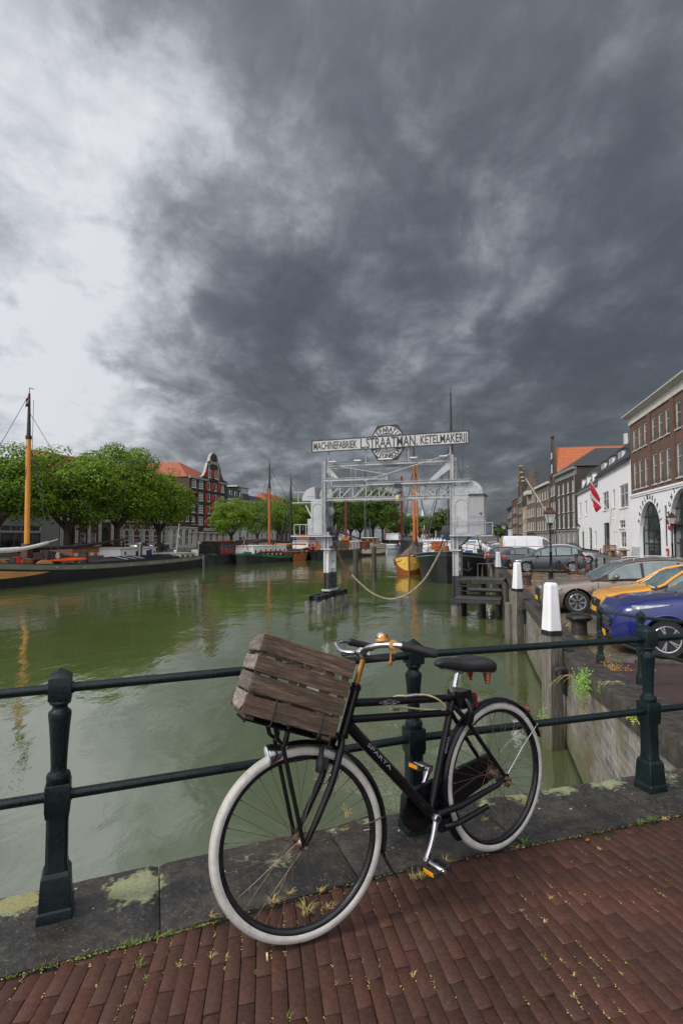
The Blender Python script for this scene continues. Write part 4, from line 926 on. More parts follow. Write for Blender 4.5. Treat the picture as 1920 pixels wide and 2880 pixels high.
# iron clamps on the two nearest piles
for (y, lab) in ((10.7, 'black iron fender bracket clamped to the nearest white topped pile'), (19.3, 'rusty chain and hoop hanging on the second white topped pile')):
    t = thing('pile_bracket', lab, 'bracket', (XW(y)-.02, y-.1, GZ-.08)); m = MB(); m.box(-.04, .10, -.15, .1, -.75, .12); m.build('plate', IRON, t, bevel=.01)
    m = MB(); m.tube([(-.28, -.13, -.25), (-.10, -.18, -.22), (.05, -.16, -.25)], .085, 12); m.tube([(-.2, -.2, -.2), (-.2, -.2, -.36)], .07, 10); m.build('roller', RUBBER, t, True)
# bollards on the quay
t = thing('mooring_bollard', 'black mushroom headed iron bollard beside the nearest white pile', 'bollard', (5.15, 12.1, GZ)); m = MB()
m.lathe([(.20, 0), (.19, .03), (.165, .06), (.16, .30), (.17, .345), (.2, .36)], 28); m.build('shaft', mat('bollard_brown', (.035, .026, .022), .5, var=.4, scale=8, bump=.3), t, True)
m = MB(); m.lathe([(.16, .345), (.235, .365), (.27, .40), (.275, .44), (.25, .48), (.19, .51), (.08, .525), (.01, .527)], 28); m.build('head', mat('bollard_black', (.012, .011, .011), .3, var=.4, scale=9, bump=.4, bscale=25), t, True)
t = thing('mooring_bollard', 'rusty brown iron bollard behind the second nearest white pile', 'bollard', (XW(24.5)+.55, 24.5, GZ)); m = MB()
m.lathe([(.26, 0), (.25, .05), (.22, .08), (.22, .42), (.27, .46), (.27, .53), (.22, .56), (.01, .57)], 20); m.build('shaft', mat('bollard_rust', (.055, .03, .024), .6, var=.4, scale=8, bump=.3), t, True)
b0 = None
for i, (px, y) in enumerate(((1493, 33.3), (1572, 33.6), (1661, 33.9), (1676, 36.0), (1699, 38.5), (1400+52, 31.5))):
    p = at(px, 1600, y); lab = ['slim black street bollard in front of the grey car front wheel', 'slim black street bollard before the grey car rear door', 'slim black street bollard closest to the rusty anchor', 'slim black street bollard between two others by the wet street', 'slim black street bollard farthest out in the wet street from the anchor', 'thin black post at the quay edge before the grey car'][i]
    if b0 is None:
        b0 = thing('street_bollard', lab, 'bollard', (p.x, y, GZ), group='slim black street bollards'); m = MB(); m.lathe([(.075, 0), (.07, .03), (.062, .05), (.058, .62), (.07, .635), (.07, .665), (.055, .68)], 12); m.build('post', IRON, b0, True)
        m = MB(); m.lathe([(.05, .67), (.062, .70), (.06, .74), (.03, .77), (.005, .775)], 12); m.build('knob', IRON, b0, True)
    else:
        c = copy_tree(b0); c.location = (p.x, y, GZ); c['label'] = lab
# anchor
RUSTD = mat('anchor_rust', (.075, .032, .022), .65, var=.5, scale=6, bump=.5, bscale=30)
t = thing('anchor', 'rusty iron anchor standing upright beside the grey car', 'anchor', (13.72, 32.4, GZ), R(10)); m = MB()
m.tube([(0, 0, .08), (0, .05, 1.12)], [.085, .06], 10); m.tube([(0, .05, 1.08), (0, .05, 1.2)], .09, 10); m.tube([(-.09, .05, 1.02), (.09, .05, 1.02)], .05, 8); m.build('shank', RUSTD, t, True)
m = MB()
for s in (1, -1): m.tube(smooth([V3((0, 0, .05)), V3((s*.30, 0, .02)), V3((s*.62, 0, .18)), V3((s*.80, 0, .42))], 4), [.10]*6+[.085]*4+[.06]*3, 10)
m.build('arms', RUSTD, t, True)
for s in (1, -1):
    m = MB(); m.loft([[(s*.48, -.05, .12), (s*.52, .06, .10), (s*.50, .06, .2), (s*.46, -.05, .2)], [(s*.72, -.22, .30), (s*.74, .22, .28), (s*.68, .22, .36), (s*.66, -.22, .36)], [(s*.86, -.05, .56), (s*.87, .05, .56), (s*.84, .05, .58), (s*.83, -.05, .58)]]); m.build('fluke', RUSTD, t)

# ------------------------------------------------------------------ street lamps
LGL = NT('lantern_glass'); LGL.set(Base_Color=(.62, .64, .62), Roughness=.12, Alpha=.55); LGL = LGL.m
COPR = mat('lantern_copper', (.085, .030, .022), .45, metal=.3, var=.4, scale=10)
def lamp(name, label, loc, h, mats_top=None, group='classic lantern street lamps'):
    t = thing(name, label, 'street lamp', loc, group=group); k = h/3.55; top = mats_top or COPR
    m = MB(); m.lathe([(.13, 0), (.13, .12), (.10, .16), (.095, .55), (.11, .58), (.11, .62), (.075, .66), (.062, .70), (.055, 1.4), (.07, 1.42), (.07, 1.47), (.05, 1.5), (.042, 2.35), (.06, 2.37), (.06, 2.41), (.038, 2.44), (.034, 2.62), (.07, 2.66), (.09, 2.72), (.03, 2.74)], 16); m.M = Matrix.Scale(k, 4)
    m.v = [Matrix.Scale(k, 4) @ v for v in m.v]; m.build('pole', IRON, t, True)
    m = MB(Matrix.Scale(k, 4)); m.tube([(-.16, 0, 2.46), (.16, 0, 2.46)], .014, 8)
    for s in (1, -1): m.tube([(s*.03, 0, 2.52), (s*.10, 0, 2.62), (s*.12, 0, 2.76)], .012, 6)
    m.build('ladder_bar', IRON, t, True)
    def sqr(a, z): return [(-a, -a, z), (a, -a, z), (a, a, z), (-a, a, z)]
    m = MB(Matrix.Scale(k, 4)); m.loft([sqr(.115, 2.76), sqr(.195, 3.16)]); m.build('glass', LGL, t)
    m = MB(Matrix.Scale(k, 4))
    for a, b in zip(sqr(.118, 2.75), sqr(.20, 3.17)): m.tube([a, b], .013, 6)
    for a, z in ((.118, 2.75), (.20, 3.17)):
        q = sqr(a, z)
        for i in range(4): m.tube([q[i], q[(i+1) % 4]], .013, 6)
    m.build('lantern_frame', IRON, t)
    m = MB(Matrix.Scale(k, 4)); m.loft([sqr(.225, 3.165), sqr(.235, 3.20), sqr(.13, 3.33), sqr(.10, 3.35), sqr(.105, 3.40), sqr(.06, 3.46), sqr(.02, 3.48), sqr(.012, 3.55)]); m.build('cap', top, t)
    m = MB(Matrix.Scale(k, 4)); m.lathe([(.03, 2.80), (.05, 2.86), (.045, 3.0), (.01, 3.04)], 10); m.build('bulb', mat('lamp_bulb', (.8, .78, .7), .3), t, True)
    return t
lamp('street_lamp', 'dark green lantern lamp post with red top standing before the grey car', (9.46, 25.1, GZ), 3.62)
lamp('street_lamp', 'lantern lamp post in front of the arched white machine works', (25.05, 42, GZ), 4.1)
lamp('street_lamp', 'lantern lamp post at the corner of white and dark brick houses', (38.9, 91, GZ+.1), 4.35)
lamp('street_lamp', 'small far lantern lamp seen above the white van', (20.5, 70, GZ), 4.1)
lamp('street_lamp', 'lantern lamp on the tree-lined quay before the white fronted ground floor', (XL(86)-4.2, 86, GZ), 4.2)
lamp('street_lamp', 'lantern lamp on the tree-lined quay between the two biggest trees', (XL(69)-4.2, 69.5, GZ), 4.2)
# ------------------------------------------------------------------ boat lift gantry with the sign
GX = Vector((.9386, -.345, 0)); GY = Vector((.345, .9386, 0)); GO = Vector((-.74, 31.0, WZ))
GM = frame(GO, GX)
def gp(a, b, off=0.0):
    d = ray(820+a*.38265, 1100+b*.38265); c = Vector((0, 0, CAM_H)); s = (GO+GY*off-c).dot(GY)/d.dot(GY); X = c+d*s-GO
    return Vector((X.dot(GX), X.dot(GY), X.z))
GREY = worn_paint('gantry_grey', (.30, .307, .318), (.40, .408, .42), (.20, .15, .11), .60, .5, .5, 3)
WHT = worn_paint('gantry_white', (.48, .49, .50), (.58, .59, .60), (.26, .20, .15), .58, .5, .4, 4); BLK = mat('gantry_black', (.022, .024, .027), .5, var=.4, scale=4)
WOODG = mat('painted_planks', (.29, .29, .30), .6, var=.12, scale=3, stretch=(9, 1, .6))
gan = thing('boat_lift', 'light grey steel boat lift with two riveted towers over the canal', 'boat lift', M=GM)
ZL = lambda b: (gp(270, b).z)
def lerpz(x, zl, zr): return zl+(zr-zl)*x/6.95
XLt, XRt = gp(240, 900).x, gp(1180, 900).x
D = 1.0
# towers: legs
def legs(xc, zbase, ztop, name):
    m = MB()
    for y in (0, D):
        for dx in (-.16, .16): m.box(xc+dx-.05, xc+dx+.05, y-.09, y+.09, zbase, 3.05) if False else None
    for y in (0, D):
        m.loft([[(xc-.27, y-.10, zbase), (xc+.27, y-.10, zbase), (xc+.27, y+.10, zbase), (xc-.27, y+.10, zbase)], [(xc-.19, y-.09, 3.35), (xc+.19, y-.09, 3.35), (xc+.19, y+.09, 3.35), (xc-.19, y+.09, 3.35)]])
    return m
zc = gp(258, 1335).z; zb = gp(258, 1462).z; zw = gp(258, 1160).z
for xc, off in ((gp(258, 1300).x, 0), (gp(1205, 1300).x, 1)):
    for part, z0, z1, mm in (('leg', zb if not off else .75, zc, BLK), ('leg', zc, zw, WHT if not off else GREY), ('leg', zw, gp(258, 1060).z+.2, GREY)):
        for y in (0, D):
            m = MB(); w0 = .17-.05*(z0/6); w1 = .17-.05*(z1/6)
            # channel: web with two flanges
            m.box(xc-w0, xc-w0+.06, y-.10, y+.10, z0, z1); m.box(xc+w0-.06, xc+w0, y-.10, y+.10, z0, z1); m.box(xc-w0+.06, xc+w0-.06, y-.03, y+.03, z0, z1)
            m.build(part, mm, gan, bevel=.006)
        m = MB(); n = 3
        for i in range(n): 
            z = z0+(z1-z0)*(i+.5)/n; m.box(xc-.12, xc+.12, .10, D-.10, z-.03, z+.03)
        m.build('tie_plate', mm, gan)
    m = MB(); m.box(xc-.30, xc+.30, -.2, D+.2, zw-.05, zw+.02); m.box(xc-.26, xc+.26, -.16, D+.16, (zb if not off else .75)-.06, (zb if not off else .75)+.05); m.build('flange', GREY, gan, bevel=.01)
# upright posts beside housings up to the top beam
zt = 10.0+.0
zUp = (gp(240, 540).z+gp(1175, 470).z)/2+.1
for x, s in ((gp(240, 800).x, 1), (gp(1178, 800).x, -1)):
    for y in (-.06, D):
        m = MB(); m.box(x-.09, x-.06, y-.07, y+.07, 3.3, zUp); m.box(x+.06, x+.09, y-.07, y+.07, 3.3, zUp); m.box(x-.06, x+.06, y-.015, y+.015, 3.3, zUp)
        for k in range(18): m.cbox((x+(.075), y-.075, 3.6+k*.34), (.02, .012, .02)); m.cbox((x-(.075), y-.075, 3.6+k*.34), (.02, .012, .02))
        m.build('upright', GREY, gan)
zTC = (gp(300, 700).z+gp(1140, 672).z)/2; zBC = (gp(300, 800).z+gp(1140, 768).z)/2; zMB = (gp(300, 655).z+gp(700, 638).z)/2; zTB = (gp(290, 548).z+gp(1160, 508).z)/2
x0, x1 = gp(262, 800).x, gp(1160, 760).x
def ibeam(m, xa, xb, y, z, h=.18, w=.13):
    m.box(xa, xb, y-w/2, y+w/2, z+h/2-.02, z+h/2); m.box(xa, xb, y-w/2, y+w/2, z-h/2, z-h/2+.02); m.box(xa, xb, y-.01, y+.01, z-h/2+.02, z+h/2-.02)
for y in (0, D):
    m = MB(); ibeam(m, x0-.1, x1+.1, y, zTC, .12); ibeam(m, x0-.1, x1+.1, y, zBC, .17); m.build('truss_chord', GREY, gan)
    m = MB(); n = 9
    for i in range(n):
        xa, xb = x0+(x1-x0)*i/n, x0+(x1-x0)*(i+1)/n
        m.bar((xb, y, zTC), (xb, y, zBC), .05, .06)
        if i < n/2: m.bar((xa, y+.012, zBC), (xb, y+.012, zTC), .045, .055)
        else: m.bar((xa, y+.012, zTC), (xb, y+.012, zBC), .045, .055)
    m.build('truss_lattice', GREY, gan)
m = MB()
for i in range(10): x = x0+(x1-x0)*i/9; m.box(x-.03, x+.03, .07, D-.07, zBC-.06, zBC); m.box(x-.03, x+.03, .07, D-.07, zTC-.02, zTC+.04)
m.build('truss_tie', GREY, gan)
m = MB(); ibeam(m, gp(240, 655).x, gp(706, 636).x, -.12, zMB, .17, .14); m.box(gp(700, 636).x, gp(708, 636).x, -.2, -.04, zMB-.15, zMB+.15); m.build('jib_beam', GREY, gan)
m = MB(); ibeam(m, gp(556, 685).x, gp(1310, 655).x, -.22, (gp(560, 690).z+gp(1165, 660).z)/2, .17, .14); m.build('crane_rail', GREY, gan)
for y in (0, D):
    m = MB(); ibeam(m, x0-.2, x1+.25, y, zTB, .17, .13); m.build('top_beam', GREY, gan)
m = MB()
for (a, b, c, d) in ((285, 545, 340, 640), ):
    m.prism([(gp(232, 545).x, gp(232, 545).z), (gp(262, 545).x, gp(262, 545).z), (gp(345, 640).x, gp(345, 640).z), (gp(318, 640).x, gp(318, 640).z), (gp(236, 585).x, gp(236, 585).z)], -.03, .0)
m.prism([(gp(1160, 508).x, gp(1160, 508).z), (gp(1165, 570).x, gp(1165, 570).z), (gp(1060, 650).x, gp(1060, 650).z), (gp(1008, 655).x, gp(1008, 655).z)], -.03, .0)
m.build('gusset_plate', GREY, gan)
m = MB()
for a, b, o in (((282, 542), (700, 612), -.1), ((530, 662), (1170, 460), -.25), ((540, 664), (575, 690), -.25), ((1100, 770), (1175, 700), -.1), ((1180, 700), (1300, 765), -.1), ((300, 830), (345, 740), .5)): m.tube([gp(*a, o), gp(*b, o)], .022, 6)
for a in (437, 470, 640, 662, 845): m.tube([gp(a, 545, .5), gp(a, 760, .5)] if a < 600 else [gp(a, 525, .5), gp(a, 690, .5)], .025, 6)
m.build('tie_rod', GREY, gan, True)
# housings
m = MB(); xa, xb = gp(147, 900).x, gp(236, 900).x; z0, z1 = gp(200, 1058).z, gp(200, 795).z
m.box(xa, xb, -.12, D+.12, z0, z1); m.box(gp(122, 1000).x, xa+.003, -.1, D+.1, z0, gp(130, 940).z)
hl_ = m.build('left_housing' if False else 'housing', GREY, gan, bevel=.01)
m = MB(); cx = (xa+xb)/2+.03; w = (xb-xa)*.40; zz = z1-.55; q = []
for i in range(13): a = math.pi*i/12; q.append((cx+w*math.cos(a), -.135, zz+w*math.sin(a)))
q += [(cx-w, -.135, z0+.1), (cx+w, -.135, z0+.1)]; m.tube(q, .014, 6, closed=True)
for k in range(16): m.cbox((xa+.06, -.125, z0+.15+k*.22), (.024, .02, .024)); m.cbox((xb-.05, -.125, z0+.15+k*.22), (.024, .02, .024))
m.build('panel_moulding', GREY, hl_)
m = MB(); m.prism([(gp(*p).x, gp(*p).z) for p in ((82, 808), (84, 785), (95, 755), (115, 728), (142, 712), (172, 704), (178, 808))], -.1, D+.1); hd = m.build('drum_hood', GREY, gan)
m = MB(); c = gp(255, 762); m.lathe([(.02, -.02), (.40, -.03), (.42, 0), (.42, .12), (.40, .15), (.02, .14)], 28, c=(c.x, .0, c.z), axis='y'); m.build('sheave', mat('sheave_grey', (.25, .26, .27), .5, var=.3, scale=5), gan, True)
m = MB(); c = gp(268, 880); m.lathe([(.02, .3), (.22, .29), (.24, .3), (.24, .38), (.02, .4)], 20, c=(c.x, 0, c.z), axis='y'); m.build('sheave', MATS['sheave_grey'], gan, True)
# left platforms and railings
m = MB(); zp = gp(80, 818).z; m.box(gp(8, 818).x, gp(150, 818).x, -.1, D+.1, zp-.05, zp); m.bar(gp(105, 840, -.05), gp(150, 930, -.05), .06, .08); m.bar(gp(105, 840, D), gp(150, 930, D), .06, .08)
zp2 = gp(80, 1062).z; m.box(gp(12, 1062).x, gp(305, 1062).x, -.35, D+.3, zp2-.07, zp2); m.build('platform', GREY, gan)
m = MB(); T = lambda pts, r=.024: m.tube(pts, r, 6)
T([gp(20, 742), gp(95, 745)]); T([gp(50, 745), gp(50, 818)]); T([gp(20, 742, 1), gp(95, 745, 1)]); T([gp(112, 770, -.1), gp(165, 770, -.1)])
for y in (-.33, D+.28): T(smooth([gp(120, 982, y), gp(30, 982, y), gp(20, 990, y), gp(20, 1045, y), gp(30, 1058, y)], 3)); T([gp(60, 982, y), gp(60, 1058, y)]); T([gp(105, 982, y), gp(105, 1058, y)])
T([gp(200, 970, -.33), gp(250, 970, -.33), gp(250, 1055, -.33)], .018); T([gp(325, 980, .3), gp(325, 1058, .3)], .02)
m.build('guard_rail', GREY, gan, True)
def bracket(a, y): m.prism([(gp(*p).x, gp(*p).z) for p in a], y, y+.04)
for y in (-.06, D):
    m = MB(); bracket(((160, 1068), (300, 1068), (300, 1130), (262, 1150), (230, 1146), (200, 1112)), y); m.build('bracket', mat('gantry_shade_grey', (.20, .206, .215), .5), gan)
for y in (-.06, D): m = MB(); bracket(((1182, 1060), (1300, 1060), (1285, 1092), (1240, 1130), (1205, 1150), (1182, 1150)), y); m.build('bracket', MATS['gantry_shade_grey'], gan)
# right housing
m = MB(); xa, xb = gp(1192, 900).x, gp(1305, 900).x; z0, z1 = gp(1250, 1055).z, gp(1250, 770).z; m.box(xa, xb, -.12, D+.12, z0, z1); hr = m.build('housing', GREY, gan, bevel=.01)
m = MB(); cx = (xa+xb)/2; w = (xb-xa)*.42; zz = z1-.5; q = [(cx+w*math.cos(math.pi*i/12), -.135, zz+w*math.sin(math.pi*i/12)) for i in range(13)]+[(cx-w, -.135, z0+.1), (cx+w, -.135, z0+.1)]; m.tube(q, .014, 6, closed=True)
for k in range(17): m.cbox((xb-.04, -.125, z0+.12+k*.21), (.024, .02, .024)); m.cbox((xb-.10, -.125, z0+.12+k*.21), (.024, .02, .024))
m.tube([gp(1212, 1000, -.15), gp(1212, 920, -.15), gp(1222, 918, -.15)], .012, 6); m.build('panel_moulding', GREY, hr)
m = MB(); xc_ = gp(1415, 900).x; m.box(xb+.003, xc_, -.16, D+.12, z0, z1+.0); cab_ = m.build('cabinet', WOODG, gan)
m = MB()
for k in range(8): x = xb+.02+(xc_-xb-.04)*k/7; m.box(x-.006, x+.006, -.168, -.16, z0+.05, z1-.1)
m.box(xb+.02, xc_-.02, -.17, -.158, gp(1360, 925).z-.02, gp(1360, 925).z+.02); m.build('plank_joint', MATS['gantry_shade_grey'], cab_)
m = MB(); m.cbox((gp(1393, 900).x, -.18, gp(1393, 900).z), (.03, .04, .14)); m.cbox((gp(1387, 900).x, -.19, gp(1393, 898).z), (.10, .03, .03)); m.build('handle', BLK, cab_)
m = MB(); m.box(xb-.03, xc_+.08, -.24, D+.2, z1, z1+.05); m.box(xb-.0, xc_+.06, -.22, D+.18, z1+.05, z1+.075); m.build('cabinet_roof', BLK, cab_)
m = MB(); zh0 = z1+.08; m.prism([(gp(*p).x, gp(*p).z) for p in ((1268, 660), (1310, 655), (1350, 664), (1380, 686), (1398, 716), (1405, 745), (1406, 764), (1192, 769), (1192, 700), (1268, 694))], -.1, D+.1); m.build('drum_hood', GREY, gan)
m = MB()
for (a, b) in ((1285, 690), (1320, 680), (1355, 700), (1385, 735), (1300, 740), (1340, 745), (1260, 725), (1230, 740)): m.cbox(gp(a, b, -.11), (.03, .03, .03))
m.build('rivet', MATS['gantry_shade_grey'], gan)
c = gp(1165, 735); m = MB(); m.lathe([(.02, -.02), (.36, -.03), (.38, 0), (.38, .12), (.02, .14)], 24, c=(c.x+.1, .2, c.z), axis='y'); m.build('sheave', MATS['sheave_grey'], gan, True)
m = MB(); zq = gp(1290, 1058).z; m.box(gp(1164, 1058).x, gp(1478, 1050).x, -.3, D+.3, zq-.06, zq); m.build('platform', GREY, gan)
m = MB(); T([gp(1166, 958, -.3), gp(1422, 955, -.3), gp(1422, 1050, -.3)], .02); T([gp(1166, 958, -.3), gp(1166, 1055, -.3)], .02); T([gp(1422, 970, -.28), gp(1475, 965, -.28), gp(1475, 1050, -.28)], .024); T([gp(1422, 970, 1.2), gp(1475, 965, 1.2), gp(1475, 1050, 1.2)], .024); T([gp(1475, 966, -.28), gp(1475, 966, 1.2)], .024)
m.box(gp(1352, 1040).x, gp(1390, 1040).x, -.34, -.3, zq+.02, zq+.1); m.build('guard_rail', GREY, gan, True)
# hooks (pulley blocks)
for a, b in ((302, 1040), (1140, 1035)):
    c = gp(a, b, .45); m = MB()
    for dy in (-.14, 0, .14): m.lathe([(.02, -.04), (.27, -.045), (.29, 0), (.27, .045), (.02, .04)], 18, c=(c.x, c.y+dy, c.z+.06), axis='y')
    m.loft([[(c.x-.22, c.y-.2, c.z+.28), (c.x+.2, c.y-.2, c.z+.32), (c.x+.2, c.y+.2, c.z+.32), (c.x-.22, c.y+.2, c.z+.28)], [(c.x-.26, c.y-.22, c.z), (c.x+.3, c.y-.22, c.z), (c.x+.3, c.y+.22, c.z), (c.x-.26, c.y+.22, c.z)], [(c.x-.06, c.y-.14, c.z-.45), (c.x+.14, c.y-.14, c.z-.45), (c.x+.14, c.y+.14, c.z-.45), (c.x-.06, c.y+.14, c.z-.45)]])
    m.build('pulley_block', mat('block_black', (.03, .031, .034), .45, var=.4, scale=8), gan, bevel=.02)
    m = MB()
    for k in (-.1, .06): m.tube([(c.x+k, c.y, c.z+.3), gp(a+k*60-20 if a < 600 else a+30+k*40, 850, .45)], .015, 5)
    m.tube(smooth([gp(262, 960, -.05), gp(275, 1010, 0.1), gp(296, 1062, .3)]) if a < 600 else smooth([gp(1168, 850, .2), gp(1165, 950, .3), gp(1150, 1010, .4)]), .02, 6); m.build('hoist_cable', BLK, gan, True)
# base: beams on piles
m = MB(); xl = gp(240, 1480).x; zz = gp(258, 1480).z
for dx in (-.22, .22):
    x = gp(258, 1300).x+dx; m.box(x-.1, x+.1, -2.0, 2.6, zz-.03, zz); m.box(x-.1, x+.1, -2.0, 2.6, zz-.26, zz-.23); m.box(x-.02, x+.02, -2.0, 2.6, zz-.23, zz-.03)
for y in (-1.6, -.6, .5, 1.6, 2.4): m.box(gp(258, 1300).x-.35, gp(258, 1300).x+.35, y-.05, y+.05, zz-.3, zz-.02)
m.build('base_beam', BLK, gan)
CONC = mat('pile_concrete', (.13, .125, .115), .7, var=.35, scale=4, bump=.3)
for dx in (-.36, .33):
    for y in (-1.75, -.55, .75, 2.1):
        m = MB(); m.lathe([(.185, -1.5), (.185, zz-.31), (.15, zz-.30)], 16, c=(gp(258, 1300).x+dx, y, 0)); m.build('footing_pile', CONC, gan, True)
xr = gp(1205, 1400).x; m = MB(); m.lathe([(.26, -1.5), (.26, gp(1205, 1560).z), (.2, gp(1205, 1560).z+.02)], 18, c=(xr, 0, 0)); m.build('footing_pile', CONC, gan, True)
m = MB(); m.lathe([(.26, -1.5), (.26, gp(1205, 1560).z), (.2, gp(1205, 1560).z+.02)], 18, c=(xr, D, 0)); m.build('footing_pile', CONC, gan, True)
m = MB(); m.box(xr-.3, xr+.3, -.35, D+.35, gp(1205, 1560).z+.02, gp(1205, 1560).z+.22); m.box(xr-.14, xr+.16, -.2, .2, gp(1205, 1560).z+.2, .8); m.box(xr-.14, xr+.16, D-.2, D+.2, gp(1205, 1560).z+.2, .8); m.build('base_beam', BLK, gan, bevel=.01)
# sign board, hexagon, lamps
zs0 = (gp(155, 452).z+gp(1300, 382).z)/2; zs1 = (gp(155, 370).z+gp(1300, 291).z)/2; xs0, xs1 = gp(155, 410).x, gp(1300, 335).x
sgn = thing('sign', 'long white sign board lettered MACHINEFABRIEK L.STRAATMAN. KETELMAKERIJ above the boat lift', 'sign', M=GM)
SY = -.10
m = MB(); m.box(xs0, xs1, SY, SY+.05, zs0, zs1); m.build('board', mat('sign_white', (.40, .40, .39), .5, var=.12, scale=1.5), sgn)
m = MB()
for z in (zs0, zs1): m.box(xs0-.03, xs1+.03, SY-.025, SY+.07, z-.022, z+.022)
for x in (xs0, xs1): m.box(x-.03, x+.03, SY-.02, SY+.065, zs0+.022, zs1-.022)
for k in range(9): x = xs0+(xs1-xs0)*(k+.5)/9; m.box(x-.012, x+.012, SY+.02, SY+.05, zs1, zs1+.10)
m.build('border', BLK, sgn)
TB = mat('sign_letter_black', (.018, .018, .02), .5)
tx = MB(); hs = zs1-zs0
for s, a, b, k, dz in (('MACHINEFABRIEK', 168, 481, .64, -.0), ('L.STRAATMAN.', 510, 926, .84, -.0), ('KETELMAKERIJ', 948, 1286, .70, .0)):
    xa, xb = gp(a, 400).x, gp(b, 350).x; size = hs*k/.70
    text_into(tx, s, Matrix.Translation(((xa+xb)/2, SY-.008, zs0+hs*(1-k)/2)) @ UPR, size, .012, .004, width=xb-xa)
tx.build('lettering', TB, sgn)
c = gp(703, 377); cx, cz = c.x, c.z-.02; rh = gp(853, 377).x-cx
hx = thing('hexagon_sign', 'black hexagon sign with white ring lettered REPARATIE and NIEUWBOUW', 'sign', M=GM)
def annulus(m, ro, ri, y0, y1, n=48, hexo=False):
    def P(a, r): return (cx+r*math.cos(a), cz+r*math.sin(a))
    rows = []
    for i in range(n+1):
        a = 2*math.pi*i/n; r_ = ro
        if hexo: k = (a % (math.pi/3)); r_ = ro*math.cos(math.pi/6)/math.cos(k-math.pi/6)
        o, q = P(a, r_), P(a, ri); rows.append([(o[0], y0, o[1]), (q[0], y0, q[1]), (q[0], y1, q[1]), (o[0], y1, o[1]), (o[0], y0, o[1])])
    m.grid(rows)
m = MB(); annulus(m, rh*1.0, rh*.46, .0, .04, 48, True); m.build('hexagon_plate', TB, hx)
m = MB(); annulus(m, rh*.80, rh*.49, -.012, .0, 48); m.build('ring', MATS['sign_white'], hx)
tx = MB()
def arc_text(tx, s, cx, cz, r, a0, a1, size, y, bold, top=True, thick=.012, kx=1):
    n = len(s)
    for i, ch in enumerate(s):
        a = R(a0+(a1-a0)*i/(n-1)); Rm = Matrix.Rotation(-(a-math.pi/2) if top else -(a+math.pi/2), 4, 'Y')
        if ch == ' ': continue
        text_into(tx, ch, Matrix.Translation((cx+r*math.cos(a), y, cz+r*math.sin(a))) @ Rm @ UPR @ Matrix.Translation((0, -size*.35, 0)), size, thick, bold, xscale=kx)
arc_text(tx, 'REPARATIE', cx, cz, rh*.645, 150, 30, rh*.35, -.02, .006, True, kx=.80); arc_text(tx, 'NIEUWBOUW', cx, cz, rh*.645, 212, 328, rh*.34, -.02, .006, False, kx=.78)
tx.build('lettering', TB, hx)
m = MB()
for a, b, t_ in ((270, 450, 545), (545, 432, 525), (858, 415, 510), (1165, 392, 490)):
    for dx in (-16, 0, 14): m.tube([gp(a, b-40), gp(a+dx*.8, t_, .5 if dx else 0)], .025, 6)
m.tube([gp(697, 250, .05), gp(697, 500, .05)], .03, 6); m.build('sign_strut', GREY, gan, True)
for a, b in ((305, 528), (485, 520), (662, 510), (712, 508), (898, 498), (1115, 488)):
    p = gp(a, b, -.2); m = MB(); m.box(p.x-.2, p.x+.2, -.32, -.08, zTB+.16, zTB+.22); m.box(p.x-.02, p.x+.02, -.2, 0, zTB+.08, zTB+.17); m.build('sign_light', mat('lamp_housing', (.6, .6, .58), .4), gan, bevel=.02)
# trolley hoist
t = thing('chain_hoist', 'blue grey chain hoist with cream bucket hanging from the lift rail', 'hoist', M=GM); m = MB(); p = gp(786, 690); zr = (gp(560, 690).z+gp(1165, 660).z)/2-.1
m.box(p.x-.18, p.x+.18, -.34, -.10, zr-.16, zr+.06); 
for s in (-.1, .1): m.lathe([(.07, -.36), (.07, -.32)], 12, c=(p.x+s, 0, zr), axis='y')
m.build('trolley', BLK, t); c = gp(787, 738, -.22); m = MB(); m.ball(c, (.15, .15, .16), 16, 10); m.lathe([(.10, -.2), (.155, -.19), (.155, -.11), (.10, -.1)], 18, c=(c.x, -.07, c.z), axis='y'); m.build('motor', mat('hoist_blue', (.085, .10, .12), .35, var=.3), t, True)
c = gp(778, 785, -.22); m = MB(); m.loft([[(c.x-.09, -.31, c.z+.13), (c.x+.11, -.31, c.z+.15), (c.x+.11, -.13, c.z+.15), (c.x-.09, -.13, c.z+.13)], [(c.x-.11, -.32, c.z-.02), (c.x+.10, -.32, c.z+.02), (c.x+.10, -.12, c.z+.02), (c.x-.11, -.12, c.z-.02)], [(c.x-.06, -.28, c.z-.17), (c.x+.05, -.28, c.z-.16), (c.x+.05, -.16, c.z-.16), (c.x-.06, -.16, c.z-.17)]]); m.build('bucket', mat('bucket_cream', (.50, .42, .26), .5, var=.3, scale=8), t, bevel=.02)
# rope
rp = thing('rope', 'thick sagging mooring rope hanging between the two lift towers', 'rope', M=GM)
pts = smooth([gp(*p, .45) for p in ((318, 1110), (330, 1160), (352, 1220), (388, 1290), (440, 1348), (520, 1428), (605, 1492), (712, 1528), (815, 1510), (900, 1458), (985, 1368), (1050, 1258), (1098, 1165), (1122, 1105))], 6)
m = MB(); m.tube(pts[:25], [.085]*18+[.07]*7, 9); m.build('rope', mat('rope_brown', (.085, .045, .022), .85, var=.5, scale=9, bump=.8, bscale=50, bdist=.03), rp, True)
m = MB(); m.tube(pts[24:], .052, 9); m.build('rope', mat('rope_pale', (.22, .19, .14), .85, var=.4, scale=9, bump=.8, bscale=50, bdist=.02), rp, True)
